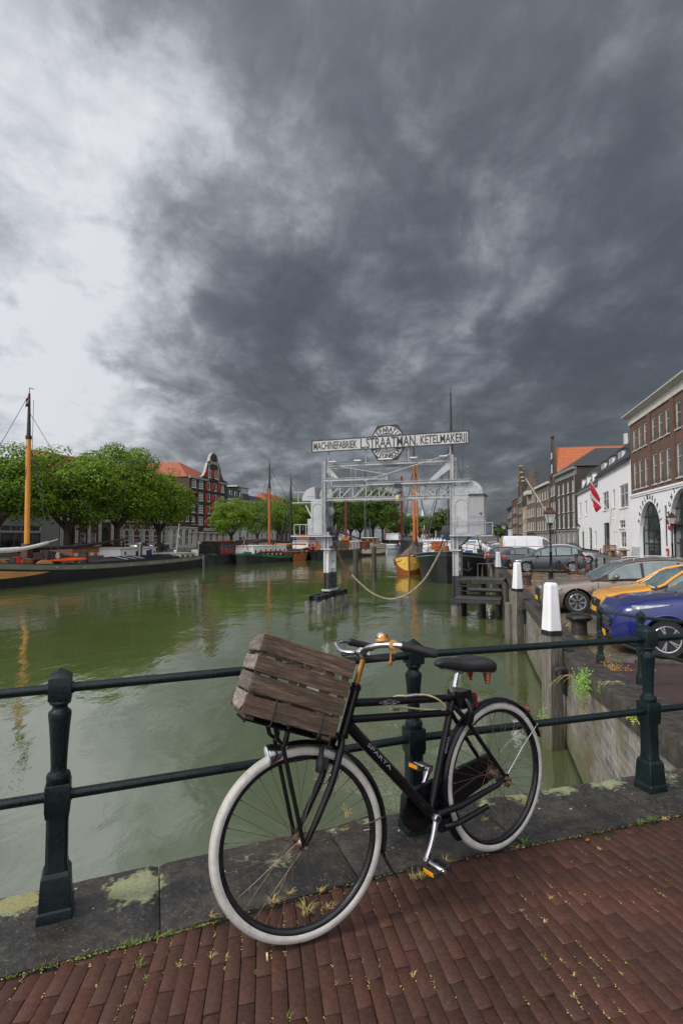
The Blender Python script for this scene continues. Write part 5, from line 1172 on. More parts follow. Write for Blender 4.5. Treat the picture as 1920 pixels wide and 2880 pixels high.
# free standing mooring posts between the towers
MPW = mat('wet_post', (.045, .033, .024), .55, var=.5, scale=3, stretch=(6, 6, .6), bump=.4, bscale=25, bdist=.02)
for px, py, Y, ytop, w, lab in ((1000, 1660, 41, 1544, .40, 'thicker brown timber post standing in the canal close to the midwater tower'), (1051, 1634, 51, 1538, .43, 'slimmer brown timber post in the water nearest the cream launch')):
    x = (px-960)/F_PX*Y; zt_ = at(px, ytop, Y).z; t = thing('timber_post', lab, 'post', (x, Y, WZ)); m = MB(); n = 8
    m.loft([[(w/2*(1+.05*noise.noise((k*3, i*1.3, Y)))*math.cos(2*math.pi*k/n), w/2*(1+.05*noise.noise((k*3, i*1.3, Y+5)))*math.sin(2*math.pi*k/n), -1+(zt_-WZ+1)*i/6) for k in range(n)] for i in range(7)]); m.build('shaft', MPW, t, True)
# jetty platforms at the right tower
t = thing('jetty', 'dark two level steel landing platform between lift tower and quay wall', 'jetty', M=GM); DK = mat('deck_wood', (.055, .048, .042), .6, var=.4, scale=3, stretch=(1, 8, 1), bump=.3)
zd = gp(1300, 1375, 0).z; zd2 = gp(1300, 1500, 0).z; xa, xb = gp(1222, 1380).x, gp(1560, 1380).x
for z, x_b, ya, yb, nm in ((zd, xb, -.4, 1.5, 'upper_deck'), (zd2, gp(1548, 1500).x, -1.4, .6, 'lower_deck')):
    m = MB(); n = 14
    for i in range(n): y = ya+(yb-ya)*i/n; m.box(xa, x_b, y, y+(yb-ya)/n-.015, z-.05, z)
    m.build(nm, DK, t)
    m = MB(); m.box(xa, x_b, ya+.02, ya+.08, z-.24, z-.055); m.box(xa, x_b, yb-.1, yb-.04, z-.24, z-.055); m.build('deck_beam', BLK, t)
m = MB()
for x in (xa+.15, (xa+xb)/2, xb-.3):
    for y in (-.2, 1.3): m.lathe([(.10, -1.2), (.10, zd-.24)], 10, c=(x, y, 0))
m.build('support', MPW, t, True)
m = MB(); 
for z in (zd2+.25, zd2+.5, zd2+.75): m.box(xa+.1, xa+.6, -.45, -.25, z-.02, z+.02)
for x in (xa+.1, xa+.6): m.box(x-.02, x+.02, -.47, -.43, zd2, zd)
m.tube([(xa+.6, -.5, zd2+.33), (xb-.1, -.5, zd2+.33)], .10, 10); m.build('ladder', BLK, t)
m = MB(); m.tube([(gp(1240, 1140).x, .3, zd), (gp(1240, 1140).x, .3, gp(1240, 1140).z)], .045, 8); m.tube([(gp(1360, 1280).x, .3, zd), (gp(1360, 1280).x, .3, gp(1360, 1270).z), (gp(1480, 1270).x, .3, gp(1480, 1270).z)], .02, 6); m.build('handrail', mat('pipe_grey', (.12, .12, .125), .5), t, True)
p = gz(1432, 1700, WZ); t2 = thing('timber_post', 'weathered fender timber at the quay wall end of the landing platform', 'post', (XW(20.9)-.25, 20.9, WZ)); m = MB(); m.box(-.30, .22, -.25, .25, -1, 1.55); m.build('shaft', PILEW, t2, bevel=.03)
# ------------------------------------------------------------------ boats
HB = mat('hull_black', (.012, .013, .014), .38, var=.5, scale=.8); HGREY = mat('hull_sage', (.19, .20, .145), .5, var=.15, scale=1); HGREEN = mat('hull_green', (.008, .16, .045), .4, var=.2, scale=1)
HORANGE = mat('bow_orange', (.55, .27, .085), .5, var=.1, scale=1); HWHITE = mat('boat_white', (.70, .70, .69), .4, var=.07, scale=1); VARN = mat('varnished_wood', (.26, .085, .022), .3, var=.35, scale=1.4, coat=.3, stretch=(1, 6, 6))
MASTY = mat('mast_yellow', (.56, .235, .028), .4, var=.2, scale=2, stretch=(8, 8, .5)); MASTD = mat('mast_dark', (.020, .017, .017), .5, var=.4, scale=3); MASTR = mat('mast_red', (.13, .022, .016), .45, var=.25); MASTO = mat('mast_orange', (.40, .115, .022), .4, var=.2, scale=2, stretch=(8, 8, .5))
DECKG = mat('deck_grey', (.12, .118, .11), .6, var=.3, scale=1.5); CANV = mat('dark_canvas', (.032, .022, .022), .6, var=.5, scale=1.5, bump=.5, bscale=4, bdist=.05); CANVG = mat('brown_canvas', (.12, .085, .078), .6, var=.3, scale=1.2, bump=.5, bscale=3, bdist=.06)
CREAM = mat('cream_paint', (.56, .52, .40), .45, var=.1); BGLASS = mat('boat_window', (.02, .03, .045), .08, var=.3, coat=.3); CAB_R = mat('wheelhouse_red', (.16, .012, .012), .35, var=.25); BROWNC = mat('cabin_brown', (.17, .042, .02), .4, var=.3, scale=1.2)
RIGG = mat('rigging', (.05, .048, .05), .7); MINT = mat('mint_deck', (.36, .40, .27), .55, var=.12); LEEB = mat('leeboard_brown', (.26, .085, .028), .45, var=.2, scale=.9, stretch=(1, 1, 5)); STEELB = mat('barge_steel', (.05, .052, .058), .5, var=.35, scale=.8)
WHITEC = mat('sail_cloth', (.62, .60, .57), .8, var=.1, bump=.4, bscale=5, bdist=.05); FURLED = mat('furled_sail', (.045, .028, .024), .8, var=.5, scale=2, bump=.7, bscale=5, bdist=.08)
class Boat:
    """local frame: x forward, y to port, z up from the waterline"""
    def __init__(s, name, label, cat, bow, stern, B, z0=WZ, group=None):
        bow = Vector((bow[0], bow[1], 0)); stern = Vector((stern[0], stern[1], 0)); d = bow-stern; s.L = d.length; s.B = B
        c = (bow+stern)/2; s.root = thing(name, label, cat, (c.x, c.y, z0), math.atan2(d.y, d.x), group)
    def hb(s, u):           # half breadth, u 0 stern .. 1 bow
        b = 1.0
        if u > s.ub: b = max(0, 1-((u-s.ub)/(1-s.ub))**s.pb)**.62
        if u < s.us: b = max(s.tr, (max(0, 1-((s.us-u)/s.us)**s.ps))**.6)
        return s.B/2*b
    def sheer(s, u): return s.F+s.rb*max(0, (u-.45)/.55)**2.2+s.rs*max(0, (.4-u)/.4)**2
    def hull(s, F, rb, rs, lower, band, bandh=.3, strake=HB, ub=.72, us=.22, pb=2.2, ps=2.4, tr=.02, flare=.1, rake=.6, n=40, deck=DECKG, deckd=.25, extra=None):
        s.F, s.rb, s.rs, s.ub, s.us, s.pb, s.ps, s.tr = F, rb, rs, ub, us, pb, ps, tr; L = s.L
        def P(u, v, side):   # v 0 below water .. 1 sheer
            z = -.5+(s.sheer(u)+.5)*v; b = s.hb(u); f = 1-flare*(1-v)*(1+2.5*max(0, u-.7))
            x = (u-.5)*L; e = max(0, (u-.8)/.2)**2*rake*(v-.6)-max(0, (.15-u)/.15)**2*rake*.5*(v-.6); return (x+e, side*b*f, z)
        s.P = P; us_ = [i/n for i in range(n+1)]
        def vb(u): h = s.sheer(u); return (h-bandh+.5)/(h+.5)
        m = MB()
        for sd in (1, -1):
            rows = [[P(u, v*vb(u), sd) for u in us_] for v in (0, .2, .4, .6, .8, 1)]
            m.grid(rows if sd > 0 else [r[::-1] for r in rows])
        s.h = m.build('hull', lower, s.root, True, ang=60)
        m = MB()
        for sd in (1, -1):
            rows = [[P(u, vb(u)+(1-vb(u))*k, sd) for u in us_] for k in (0, .5, 1)]; rows.append([(p[0], p[1]*.97, p[2]) for p in rows[-1]]); rows.append([(p[0], p[1], p[2]-deckd-.05) for p in rows[-1]]); m.grid(rows if sd > 0 else [r[::-1] for r in rows])
        m.build('bulwark', band, s.root, True, ang=50)
        m = MB(); m.grid([[(P(u, 1, 1)[0], k*P(u, 1, 1)[1]*.97, s.sheer(u)-deckd) for u in us_] for k in (1, 0, -1)]); m.build('deck', deck, s.root)
        m = MB()
        for sd in (1, -1): m.tube([Vector(P(u, vb(u), sd))+Vector((0, sd*.02, 0)) for u in us_], .05, 6); m.tube([Vector(P(u, 1, sd)) for u in us_], .035, 6)
        m.build('rubbing_strake', strake, s.root, True)
        return s
    def x(s, u): return (u-.5)*s.L
    def house(s, name, u0, u1, w, z0, h, mt, roof=None, win=None, winmat=BGLASS, side='both', taper=.06, rh=.06, wh=.5, ww=.5, wz=.45, front=False):
        x0, x1 = s.x(u0), s.x(u1); m = MB(); k = h*taper
        m.hexa([(x0, -w/2, z0), (x1, -w/2, z0), (x1, w/2, z0), (x0, w/2, z0)], [(x0+k, -w/2+k, z0+h), (x1-k, -w/2+k, z0+h), (x1-k, w/2-k, z0+h), (x0+k, w/2-k, z0+h)])
        o = m.build(name, mt, s.root, bevel=.02)
        m = MB(); m.loft([[(x0-.08, -w/2-.06, z0+h), (x1+.08, -w/2-.06, z0+h), (x1+.08, w/2+.06, z0+h), (x0-.08, w/2+.06, z0+h)], [(x0-.06, -w/2-.02, z0+h+rh), (x1+.06, -w/2-.02, z0+h+rh), (x1+.06, w/2+.02, z0+h+rh), (x0-.06, w/2+.02, z0+h+rh)], [(x0+.2, -w*.2, z0+h+rh*2.2), (x1-.2, -w*.2, z0+h+rh*2.2), (x1-.2, w*.2, z0+h+rh*2.2), (x0+.2, w*.2, z0+h+rh*2.2)]]); m.build('cabin_roof', roof or mt, o)
        if win:
            for i in range(win):
                xx = x0+(x1-x0)*(i+.5)/win
                for sd in (1, -1):
                    y = sd*(w/2-k*wz*.9+.006); m = MB(); m.cbox((xx, y, z0+h*wz+wh*.12), (ww, .03, wh)); m.build('cabin_window', winmat, o)
        if front:
            for xx in (x0, x1):
                m = MB(); sg = -1 if xx == x0 else 1
                for yy in (-w*.25, w*.25): m.cbox((xx-sg*k*.5+sg*.01, yy, z0+h*wz+wh*.12), (.04, w*.34, wh))
                m.build('cabin_window', winmat, o)
        return o
    def mast(s, u, z0, h, r, mt, top=None, ht=0, y=0, lean=0):
        x = s.x(u); m = MB(); m.tube([(x, y, z0), (x+lean*(h-ht), y, z0+h-ht)], [r, r*.85], 10); o = m.build('mast', mt, s.root, True)
        if top: m = MB(); m.tube([(x+lean*(h-ht), y, z0+h-ht), (x+lean*h, y, z0+h)], [r*.75, r*.35], 8); m.lathe([(r*1.05, z0+h-ht-.15), (r*1.1, z0+h-ht-.1), (r*1.1, z0+h-ht+.15), (r*.8, z0+h-ht+.2)], 10, c=(x+lean*(h-ht), y, 0)); m.tube([(x+lean*h, y, z0+h), (x+lean*h, y, z0+h+.5), (x+lean*h-.5, y, z0+h+.5)], .035, 5); m.build('topmast', top, o, True)
        return o
    def lines(s, prs, r=.022, mt=None):
        m = MB()
        for a, b in prs: m.tube([a, b], r, 4)
        return m.build('rigging', mt or RIGG, s.root)
def flag(root, p, pole_h, cols, L, H, lean=(-.25, 0, 1), droop=.75, horiz=True, name='flag', polemat=None, seed=1):
    p = Vector(p); d = Vector(lean).normalized(); m = MB(); m.tube([p, p+d*pole_h], .03, 6); po = m.build('flag_pole', polemat or HWHITE, root)
    m = MB(); nx, ny = 10, 9; top = p+d*pole_h*.97; rows = []
    for j in range(ny+1):
        row = []
        for i in range(nx+1):
            u, v = i/nx, j/ny; off = Vector((-1 if d.x <= 0 else 1, .15, 0))
            w = .10*math.sin(u*7+seed+v*2)*L*.8; pos = top-d*(v*H)+off*(u*L*(1-droop))+Vector((0, w*.6, -u*L*droop-.1*math.sin(u*5)))+Vector((w*.25, 0, 0)); row.append(pos)
        rows.append(row)
    for j in range(ny):
        for i in range(nx):
            k = int((j/ny if horiz else i/nx)*len(cols)); m.cur = k
            m.add([rows[j][i], rows[j][i+1], rows[j+1][i+1], rows[j+1][i]], [(0, 1, 2, 3)])
    o = m.build(name, cols, po, True); k = o.modifiers.new('s', 'SOLIDIFY'); k.thickness = .012; return po
FR = mat('flag_red', (.45, .010, .018), .7); FW_ = mat('flag_white', (.72, .72, .74), .7); FB = mat('flag_blue', (.02, .04, .17), .7); FY = mat('flag_yellow', (.6, .42, .03), .7); FK = mat('flag_black', (.02, .02, .02), .7)

def clutter(b, u0, u1, n, seed, z=None):
    rn = random.Random(seed)
    for k in range(n):
        u = rn.uniform(u0, u1); y = rn.uniform(-.75, .75)*b.hb(u); zz = (b.sheer(u)-.25 if z is None else z); m = MB(); r = rn.random(); s = rn.uniform(.7, 1.5)
        if r < .4: m.box(b.x(u)-.3*s, b.x(u)+.3*s, y-.25*s, y+.25*s, zz, zz+rn.uniform(.3, .7)*s); nm = 'deck_box'
        elif r < .65: m.lathe([(.24*s, zz), (.26*s, zz+.2), (.24*s, zz+.6*s), (.05, zz+.62*s)], 10, c=(b.x(u), y, 0)); nm = 'barrel'
        elif r < .85: m.ball((b.x(u), y, zz+.3), (.4*s, .3*s, .32*s), 8, 6); nm = 'fender_buoy'
        else: m.tube([(b.x(u), y, zz), (b.x(u), y, zz+1.5*s)], .05, 6); nm = 'stanchion'
        m.build(nm, rn.choice([HWHITE, CAB_R, VARN, DECKG, BLUE_, CREAM, MASTD, MASTD, STEELB, FR, LEEB]), b.root, True)
BLUE_ = mat('tarp_blue', (.02, .09, .22), .6)
# 1 large sailing barge on the left
A = Boat('sailing_barge', 'long black and sage sailing barge with tall yellow mast and solar panels', 'barge', (-30.4, 36.5), (-19.9, 77.5), 5.2); A.hull(1.42, 1.35, .30, HB, HGREY, .52, HB, ub=.76, us=.16, tr=.05, rake=1.2)
m = MB()
for sd in (1, -1):
    us_ = [.715+.0173*i for i in range(17)]; 
    q = [[tuple(Vector(A.P(u, (A.sheer(u)-.62+.5)/(A.sheer(u)+.5), sd))+Vector((0, sd*.02, 0))) for u in us_], [tuple(Vector(A.P(u, (A.sheer(u)-.62-1.25*((u-.715)/.285)**.75+.5)/(A.sheer(u)+.5), sd))+Vector((0, sd*.02, 0))) for u in us_]]
    m.grid(q)
m.build('bow_panel', HORANGE, A.h, True)
zD = 1.25
mu = .712
A.mast(mu, zD, 15.4, .235, MASTY, MASTD, 3.9, lean=.012)
xm = A.x(mu); 
m = MB(); m.box(xm-.34, xm+.34, -.34, .34, zD, zD+2.2); m.build('tabernacle', mat('tabernacle_brown', (.07, .028, .02), .5), A.root, bevel=.03)
m = MB(); m.tube([(xm-.3, -.1, 3.0), (xm-6, -.3, 3.05), (xm-14.2, -.6, 3.75)], [.17, .17, .11], 10); m.tube([(xm-14.2, -.6, 3.75), (xm-15.2, -.7, 4.15)], [.11, .06], 8); m.build('boom', MASTD, A.root, True)
m = MB(); m.M = Matrix(); A_s = [(xm+.2, 1.1, 3.35), (xm+3, 1.1, 2.9), (xm+7, .8, 2.95)]
m.tube(smooth([V3((xm-2.6, .8, 3.8)), V3((xm+.3, 1.2, 3.25)), V3((xm+3.0, 1.2, 2.95)), V3((xm+7, .8, 2.95))], 5), [.05]*3+[.16]*6+[.22]*7, 8); m.build('white_sail', WHITEC, A.root, True)
m = MB(); m.tube([(xm+.8, 1.3, 1.55), (xm+8.5, .6, 2.35)], [.10, .13], 10); m.build('bowsprit', MASTO, A.root, True)
# leeboard, winch, hatches
m = MB(); m.prism([(xm+.6+1.1*math.cos(R(a)), 1.35+.75*math.sin(R(a))) for a in range(0, 181, 20)]+[(xm-.5, 1.0), (xm+1.7, 1.0)], 2.35, 2.43); m.prism([(xm+.6+1.1*math.cos(R(a)), 1.35+.75*math.sin(R(a))) for a in range(0, 181, 20)]+[(xm-.5, 1.0), (xm+1.7, 1.0)], -2.43, -2.35); m.build('leeboard_head', HORANGE, A.root)
m = MB()
for y in (.4, 1.0): m.lathe([(.06, y-.04), (.42, y-.03), (.45, y), (.42, y+.03), (.06, y+.04)], 16, c=(xm+4.1, 0, 1.95), axis='y')
m.build('winch', mat('winch_red', (.11, .015, .016), .5), A.root, True)
m = MB(); hx0, hx1 = A.x(.20), A.x(.60)
for (u0, u1, h, w) in ((.195, .575, .62, 3.9), (.585, .665, .45, 3.9), (.67, .70, .38, 3.6)):
    a, b = A.x(u0), A.x(u1); m.loft([[(a, -w/2, zD-.05), (b, -w/2, zD-.05), (b, w/2, zD-.05), (a, w/2, zD-.05)], [(a, -w/2, zD+h*.6), (b, -w/2, zD+h*.6), (b, w/2, zD+h*.6), (a, w/2, zD+h*.6)], [(a+.05, -w*.1, zD+h), (b-.05, -w*.1, zD+h), (b-.05, w*.1, zD+h), (a+.05, w*.1, zD+h)]])
m.build('hatch_cover', CANV, A.root, bevel=.03)
SOLAR = mat('solar_panel', (.012, .022, .06), .15, var=.4, scale=4, coat=.4)
m = MB(); m2 = MB()
for i in range(16):
    a = A.x(.20)+(A.x(.47)-A.x(.20))*i/16; w = 3.9
    for sd in (1, -1):
        q = [(a, sd*w/2*.98, zD+.40), (a+.38, sd*w/2*.98, zD+.40), (a+.38, sd*w*.12, zD+.645), (a, sd*w*.12, zD+.645)]; k_ = i < 9 or i % 2; MB().hexa(q, [(p[0], p[1], p[2]+.035) for p in q]).build('solar_panel' if k_ else 'hatch_batten', SOLAR if k_ else mat('batten_grey', (.30, .30, .31), .4, var=.2), A.root)
A.house('stern_cabin', .10, .188, 3.6, zD-.1, .80, CREAM, MINT, 3, mat('cabin_shutter', (.09, .06, .05), .5), wh=.42, ww=.55)
m = MB(); m.tube([(A.x(.29), -1.1, zD+.4), (A.x(.29), -1.1, zD+2.6)], .13, 8); m.tube([(A.x(.36), 1.2, zD+.3), (A.x(.36), 1.2, zD+1.8)], .10, 8); m.build('flue_pipe', MASTD, A.root, True)
m = MB(); m.tube([(A.x(.335), .3, zD+.6), (A.x(.335), .3, zD+2.0)], .16, 10); m.lathe([(.2, zD+1.9), (.24, zD+2.0), (.2, zD+2.15), (.05, zD+2.2)], 10, c=(A.x(.335), .3, 0)); m.build('chimney_pipe', mat('galvanised', (.35, .36, .36), .4, metal=.5), A.root, True)
m = MB(); m.box(A.x(.577), A.x(.583), .7, 1.6, zD+.2, zD+1.35); m.build('hatch_box', MASTD, A.root)
m = MB(); m.ball((A.x(.19)-.2, 1.0, zD+.9), (.25, .2, .3)); m.box(A.x(.055), A.x(.065), .4, 1.2, zD+.1, zD+1.1); m.build('stern_gear', HWHITE, A.root, True)
m = MB()
for k in (0, 1): m.tube([(A.x(.075)+k*.35, 2.58, -.5), (A.x(.075)+k*.35, 2.50, 1.55)], .035, 6)
for i in range(7): m.tube([(A.x(.075), 2.56, -.3+.28*i), (A.x(.075)+.35, 2.56, -.3+.28*i)], .025, 5)
m.build('ladder', mat('galvanised', (.35, .36, .36)), A.root)
m = MB()
for i in range(24): u = .12+.66*i/24; p = A.P(u, (A.sheer(u)-.26+.5)/(A.sheer(u)+.5), 1); m.cbox((p[0], p[1]+.01, p[2]), (.22, .05, .07)) if i % 3 == 0 else None
m.build('scupper', CREAM, A.h)
A.lines([((xm+.18, 0, 16.6), (xm+8.6, .3, 2.4)), ((xm+.1, 0, 12.2), (xm+8.6, .2, 2.4)), ((xm, 0, 12.2), (xm-.6, 2.3, 1.6)), ((xm, 0, 12.2), (xm-1.6, 2.3, 1.6)), ((xm, 0, 12.2), (xm-.6, -2.3, 1.6)), ((xm, 0, 12.2), (xm-1.6, -2.3, 1.6)), ((xm+.1, 0, 11.0), (xm-14, -.6, 3.9)), ((xm+.15, 0, 15.0), (xm-12, -1, 3.5)), ((xm, 0, 13.5), (xm+.4, 0, 9)), ((xm-.2, 0, 10.4), (xm-.55, .1, 3.4)), ((xm-.3, 0, 16.2), (xm-.3, 0, 11))], .028)
for i in range(3): p = (A.x(.70-.02*i), 1.9, zD)
flag(A.root, (xm+.2, 0, 15.6), .9, [FR, FW_, FB], .95, .75, (.02, 0, 1), .55, name='flag')
m = MB(); 
for k in range(8):
    a = 2*math.pi*k/8; c = V3((xm-1.8, 1.55, 2.35)); m.tube([c, c+V3((math.cos(a)*.18, .05, math.sin(a)*.18)), c+V3((math.cos(a+.5)*.34, .05, math.sin(a+.5)*.34))], [.02, .04, .015], 5)
m.build('wind_rose_emblem', FW_, A.root, True)
m = MB(); m.loft([[(xm-2.9, .9, 1.2), (xm-.6, .9, 1.2), (xm-.6, 1.5, 1.2), (xm-2.9, 1.5, 1.2)], [(xm-2.7, .95, 2.5), (xm-.7, .95, 2.9), (xm-.7, 1.5, 2.9), (xm-2.7, 1.5, 2.5)]]); m.build('covered_gear', CANV, A.root, bevel=.08)
t = thing('kayak', 'bright orange kayak lying upside down on the sage barge hatches', 'kayak'); t.matrix_world = A.root.matrix_basis @ Matrix.Translation((A.x(.635), 1.5, zD+.62))
m = MB(); m.loft([[(5.2*(i/16-.5), .36*math.sin(math.pi*min(1, max(0, i/16)))**.6*math.cos(a), .24*math.sin(math.pi*i/16)**.5*max(-.25, math.sin(a))+.05*abs(i/8-1)**3) for a in [2*math.pi*k/12 for k in range(12)]] for i in range(17)]); m.build('shell', mat('kayak_orange', (.75, .085, .008), .35, var=.1), t, True)
m = MB()
for x in (-1, 1): m.box(x-.05, x+.05, -.45, .45, -.62, -.05)
m.build('rest', DECKG, t)
clutter(A, .66, .80, 9, 3); clutter(A, .03, .09, 5, 4)
flag(A.root, (A.x(.16), .5, 1.9), 3.9, [FR, FW_, FB], 1.6, 1.15, (-.18, 0, 1), .93, name='flag')

def simple_boat(name, label, cat, bow, stern, B, F, rb, rs, lower, band, bh, **k):
    b = Boat(name, label, cat, bow, stern, B); b.hull(F, rb, rs, lower, band, bh, **k); return b
# 2, 3 boats behind the barge
b = simple_boat('house_boat', 'white cabin boat with blue shutters moored behind the sage barge', 'boat', (-29.5, 60), (-24.6, 80), 4.6, 1.25, .6, .3, STEELB, STEELB, .2)
o = b.house('cabin', .315, .69, 3.6, 1.1, 1.55, HWHITE, CREAM, None)
BLUE = mat('shutter_blue', (.015, .045, .16), .5)
m = MB(); m3 = MB()
for x in (b.x(.40), b.x(.51)): m.cbox((x-.35, 1.78, 1.95), (.62, .05, .95)); m3.cbox((x+.3, 1.78, 1.95), (.5, .04, .75))
for x in (b.x(.34), b.x(.64)): m3.lathe([(.01, 1.76), (.17, 1.76), (.17, 1.80), (.01, 1.8)], 12, c=(x, 0, 2.1), axis='y')
for q in (m, m3): q.v += [Vector((v.x, -v.y, v.z)) for v in q.v]; n = len(q.v)//2; q.f += [tuple(i+n for i in f[::-1]) for f in q.f]; q.mi += q.mi
m.build('shutter', BLUE, o); m3.build('cabin_window', BGLASS, o)
b = simple_boat('house_boat', 'varnished brown cabin boat moored behind the orange kayak', 'boat', (-35.0, 52), (-28.0, 76), 4.4, 1.3, .6, .2, BROWNC, BROWNC, .3)
b.house('cabin', .25, .55, 3.4, 1.2, 1.55, VARN, BROWNC, 6, CREAM, wh=.5, ww=.7); b.house('low_cabin', .55, .68, 2.6, 1.2, .7, BROWNC, BROWNC, 2, CREAM, wh=.2, ww=.8)
b = simple_boat('barge', 'dark barge with furled gear seen behind the yellow mast', 'barge', (-41, 38), (-36, 58), 4.6, 1.5, .6, .2, HB, HB, .3); b.house('cover', .25, .85, 3.2, 1.3, .8, CANV, CANV)
clutter(b, .62, .92, 8, 5)
# 4 tug with red wheelhouse and dinghy
b = simple_boat('tug_boat', 'tug with dark red and varnished wheelhouse near the red shuttered warehouse', 'tug', (-13.5, 97.5), (-20.2, 80.5), 4.6, 1.25, .7, .3, HB, HB, .25)
o = b.house('wheelhouse', .12, .34, 3.3, 1.1, 2.3, CAB_R, VARN, 4, BGLASS, wh=.75, ww=.8, wz=.62, front=True); b.house('deckhouse', .34, .5, 2.9, 1.1, 2.1, VARN, VARN, 2, CAB_R, wh=1.1, ww=.7, wz=.5); b.house('low_cabin', .50, .78, 3.0, 1.1, 1.35, CAB_R, CAB_R, 3, BGLASS, wh=.4, ww=.5)
m = MB(); m.box(b.x(.02), b.x(.1), -1.2, 1.2, 1.1, 3.0); m.box(b.x(.1), b.x(.12), -1.5, 1.5, 1.0, 3.3); m.build('stern_box', MASTD, b.root); flag(b.root, (b.x(.2), 1.9, 1.4), 6.6, [FR, FW_, FB], 1.6, .9, (-.05, 0, 1), .97, polemat=FR)
m = MB(); m.tube([(b.x(.6), .3, 2.3), (b.x(.6), .3, 4.0)], .2, 10); m.build('funnel', MASTD, b.root, True)
b = simple_boat('dinghy', 'small black dinghy with bright green gunwale beside the red tug', 'dinghy', (-15.2, 90.5), (-19.2, 80.6), 2.6, 1.15, 1.0, .6, HB, HGREEN, .26, ub=.5, us=.35, pb=2, rake=.8)
clutter(b, .2, .8, 5, 6)
# 5 white cabin green stripe
b = simple_boat('barge', 'black barge with white cabin and green stripe behind the tjalk', 'barge', (-8.9, 100), (-15.8, 83.3), 4.4, 1.25, .6, .35, HB, HGREEN, .26); b.house('cabin', .12, .72, 3.3, 1.1, 1.55, HWHITE, HWHITE, 7, BGLASS, wh=.5, ww=.32)
m = MB(); m.tube([(b.x(.08), 1.0, 3.3), (b.x(.5), .7, 3.45), (b.x(.98), .4, 3.2)], [.25, .33, .2], 8); m.build('furled_sail', FURLED, b.root, True)
clutter(b, .74, .94, 7, 7)
# 6 green tjalk with leeboard
b = Boat('sailing_boat', 'black sailing tjalk with green stripe, brown leeboard and orange mast', 'sailing boat', (-5.0, 104), (-14.7, 84.6), 4.4); b.hull(1.05, 1.05, .75, HB, HGREEN, .42, HB, ub=.62, us=.34, pb=2, ps=2, rake=.9)
b.house('cabin', .10, .38, 3.0, .95, .75, CAB_R, BROWNC, 5, HWHITE, wh=.3, ww=.35); b.house('hatch', .40, .66, 3.0, .95, .55, BROWNC, CANVG)
m = MB(); m.prism([(b.x(.50), 1.15), (b.x(.46)-.1, .25), (b.x(.49), -.35), (b.x(.56), -.3), (b.x(.66), .1), (b.x(.68), 1.25)], -2.42, -2.32); m.prism([(b.x(.50), 1.15), (b.x(.46)-.1, .25), (b.x(.49), -.35), (b.x(.56), -.3), (b.x(.66), .1), (b.x(.68), 1.25)], 2.32, 2.42); m.build('leeboard', LEEB, b.root, bevel=.02)
mm = .30; b.mast(mm, 1.2, 14.8, .24, MASTO, MASTD, 3.8)
x = b.x(mm); b.lines([((x, 0, 12.3), (b.x(.97), 0, 2)), ((x, 0, 15.6), (b.x(1), 0, 2)), ((x, 0, 12.2), (x-1.0, 2.1, 1.2)), ((x, 0, 13.0), (x-2, 2.1, 1.2)), ((x, 0, 13.0), (x-1.0, -2.1, 1.2)), ((x, 0, 13.0), (x-2, -2.1, 1.2)), ((x, 0, 13), (b.x(.02), 0, 2.2)), ((x, 0, 17.0), (b.x(.1), 0, 2.2)), ((x, 0, 15), (x+1.3, 2.1, 1.2)), ((x, 0, 15), (x+3.3, -2.1, 1.2))], .035)
m = MB(); m.tube([(x, .2, 2.9), (b.x(.86), .1, 2.75)], [.16, .15], 8); m.build('boom', mat('boom_orange', (.62, .25, .045), .4), b.root, True)
m = MB(); m.tube(smooth([V3((b.x(.02), .4, 3.1)), V3((b.x(.15), .4, 3.3)), V3((b.x(.30), .4, 3.5)), V3((b.x(.37), .3, 3.0))], 4), [.2]*4+[.34]*5+[.4]*4, 8); m.build('furled_sail', FURLED, b.root, True)
flag(b.root, (b.x(.01), -.5, 1.9), 2.6, [FK, FY, FR], 1.5, .7, (-.45, 0, .8), .8, polemat=MASTD)
clutter(b, .66, .95, 16, 8); clutter(b, .03, .12, 4, 9)
mm = .80; b2 = simple_boat('sailing_boat', 'dark sailing boat with tall dark mast behind the green tjalk', 'sailing boat', (-3.1, 117), (-11.1, 98), 4.2, 1.1, .9, .6, HB, BROWNC, .3, ub=.62, us=.3); b2.house('cabin', .2, .5, 2.8, 1.0, .7, BROWNC, CANVG)
b2.mast(.22, 1.0, 14.0, .26, MASTD, MASTD, 3.8); x = b2.x(.22); b2.lines([((x, 0, 14.5), (b2.x(1), 0, 2)), ((x, 0, 11.5), (b2.x(.95), 0, 2)), ((x, 0, 14), (x-1.5, 2, 1.2)), ((x, 0, 14), (x-1.5, -2, 1.2)), ((x, 0, 14), (x+1, 2, 1.2)), ((x, 0, 14), (b2.x(0), 0, 2)), ((x, 0, 14), (x+4.5, 2, 1.2))], .04)
m = MB(); m.tube([(b2.x(.3), -1.4, 1.8), (b2.x(.75), -1.4, 2.6)], [.15, .15], 8); m.tube([(b2.x(.62), -1.7, 1.2), (b2.x(.86), -1.7, 4.6)], .10, 8); m.build('spar', mat('boom_orange', (.62, .25, .045)), b2.root, True)
b2l = flag(b2.root, (x+.6, .4, 8.5), 4.2, [FB, FW_, FW_], 1.9, .7, (.02, 0, 1), .97, polemat=RIGG)
clutter(b2, .5, .9, 14, 10)
# 7 boat with white and blue cabin
b = simple_boat('motor_boat', 'blue white cabin boat with orange roof gear beside the midwater lift tower', 'boat', (-4.2, 128), (-9.5, 108), 4.6, 1.5, .7, .3, HB, HB, .3); b.house('cabin', .18, .8, 3.8, 1.3, 1.9, HWHITE, mat('lightblue', (.3, .38, .5), .5), 6, BLUE, wh=.7, ww=.9); b.house('wheelhouse', .3, .5, 2.6, 3.3, 1.1, VARN, VARN, 2, BGLASS, wh=.5, ww=1)
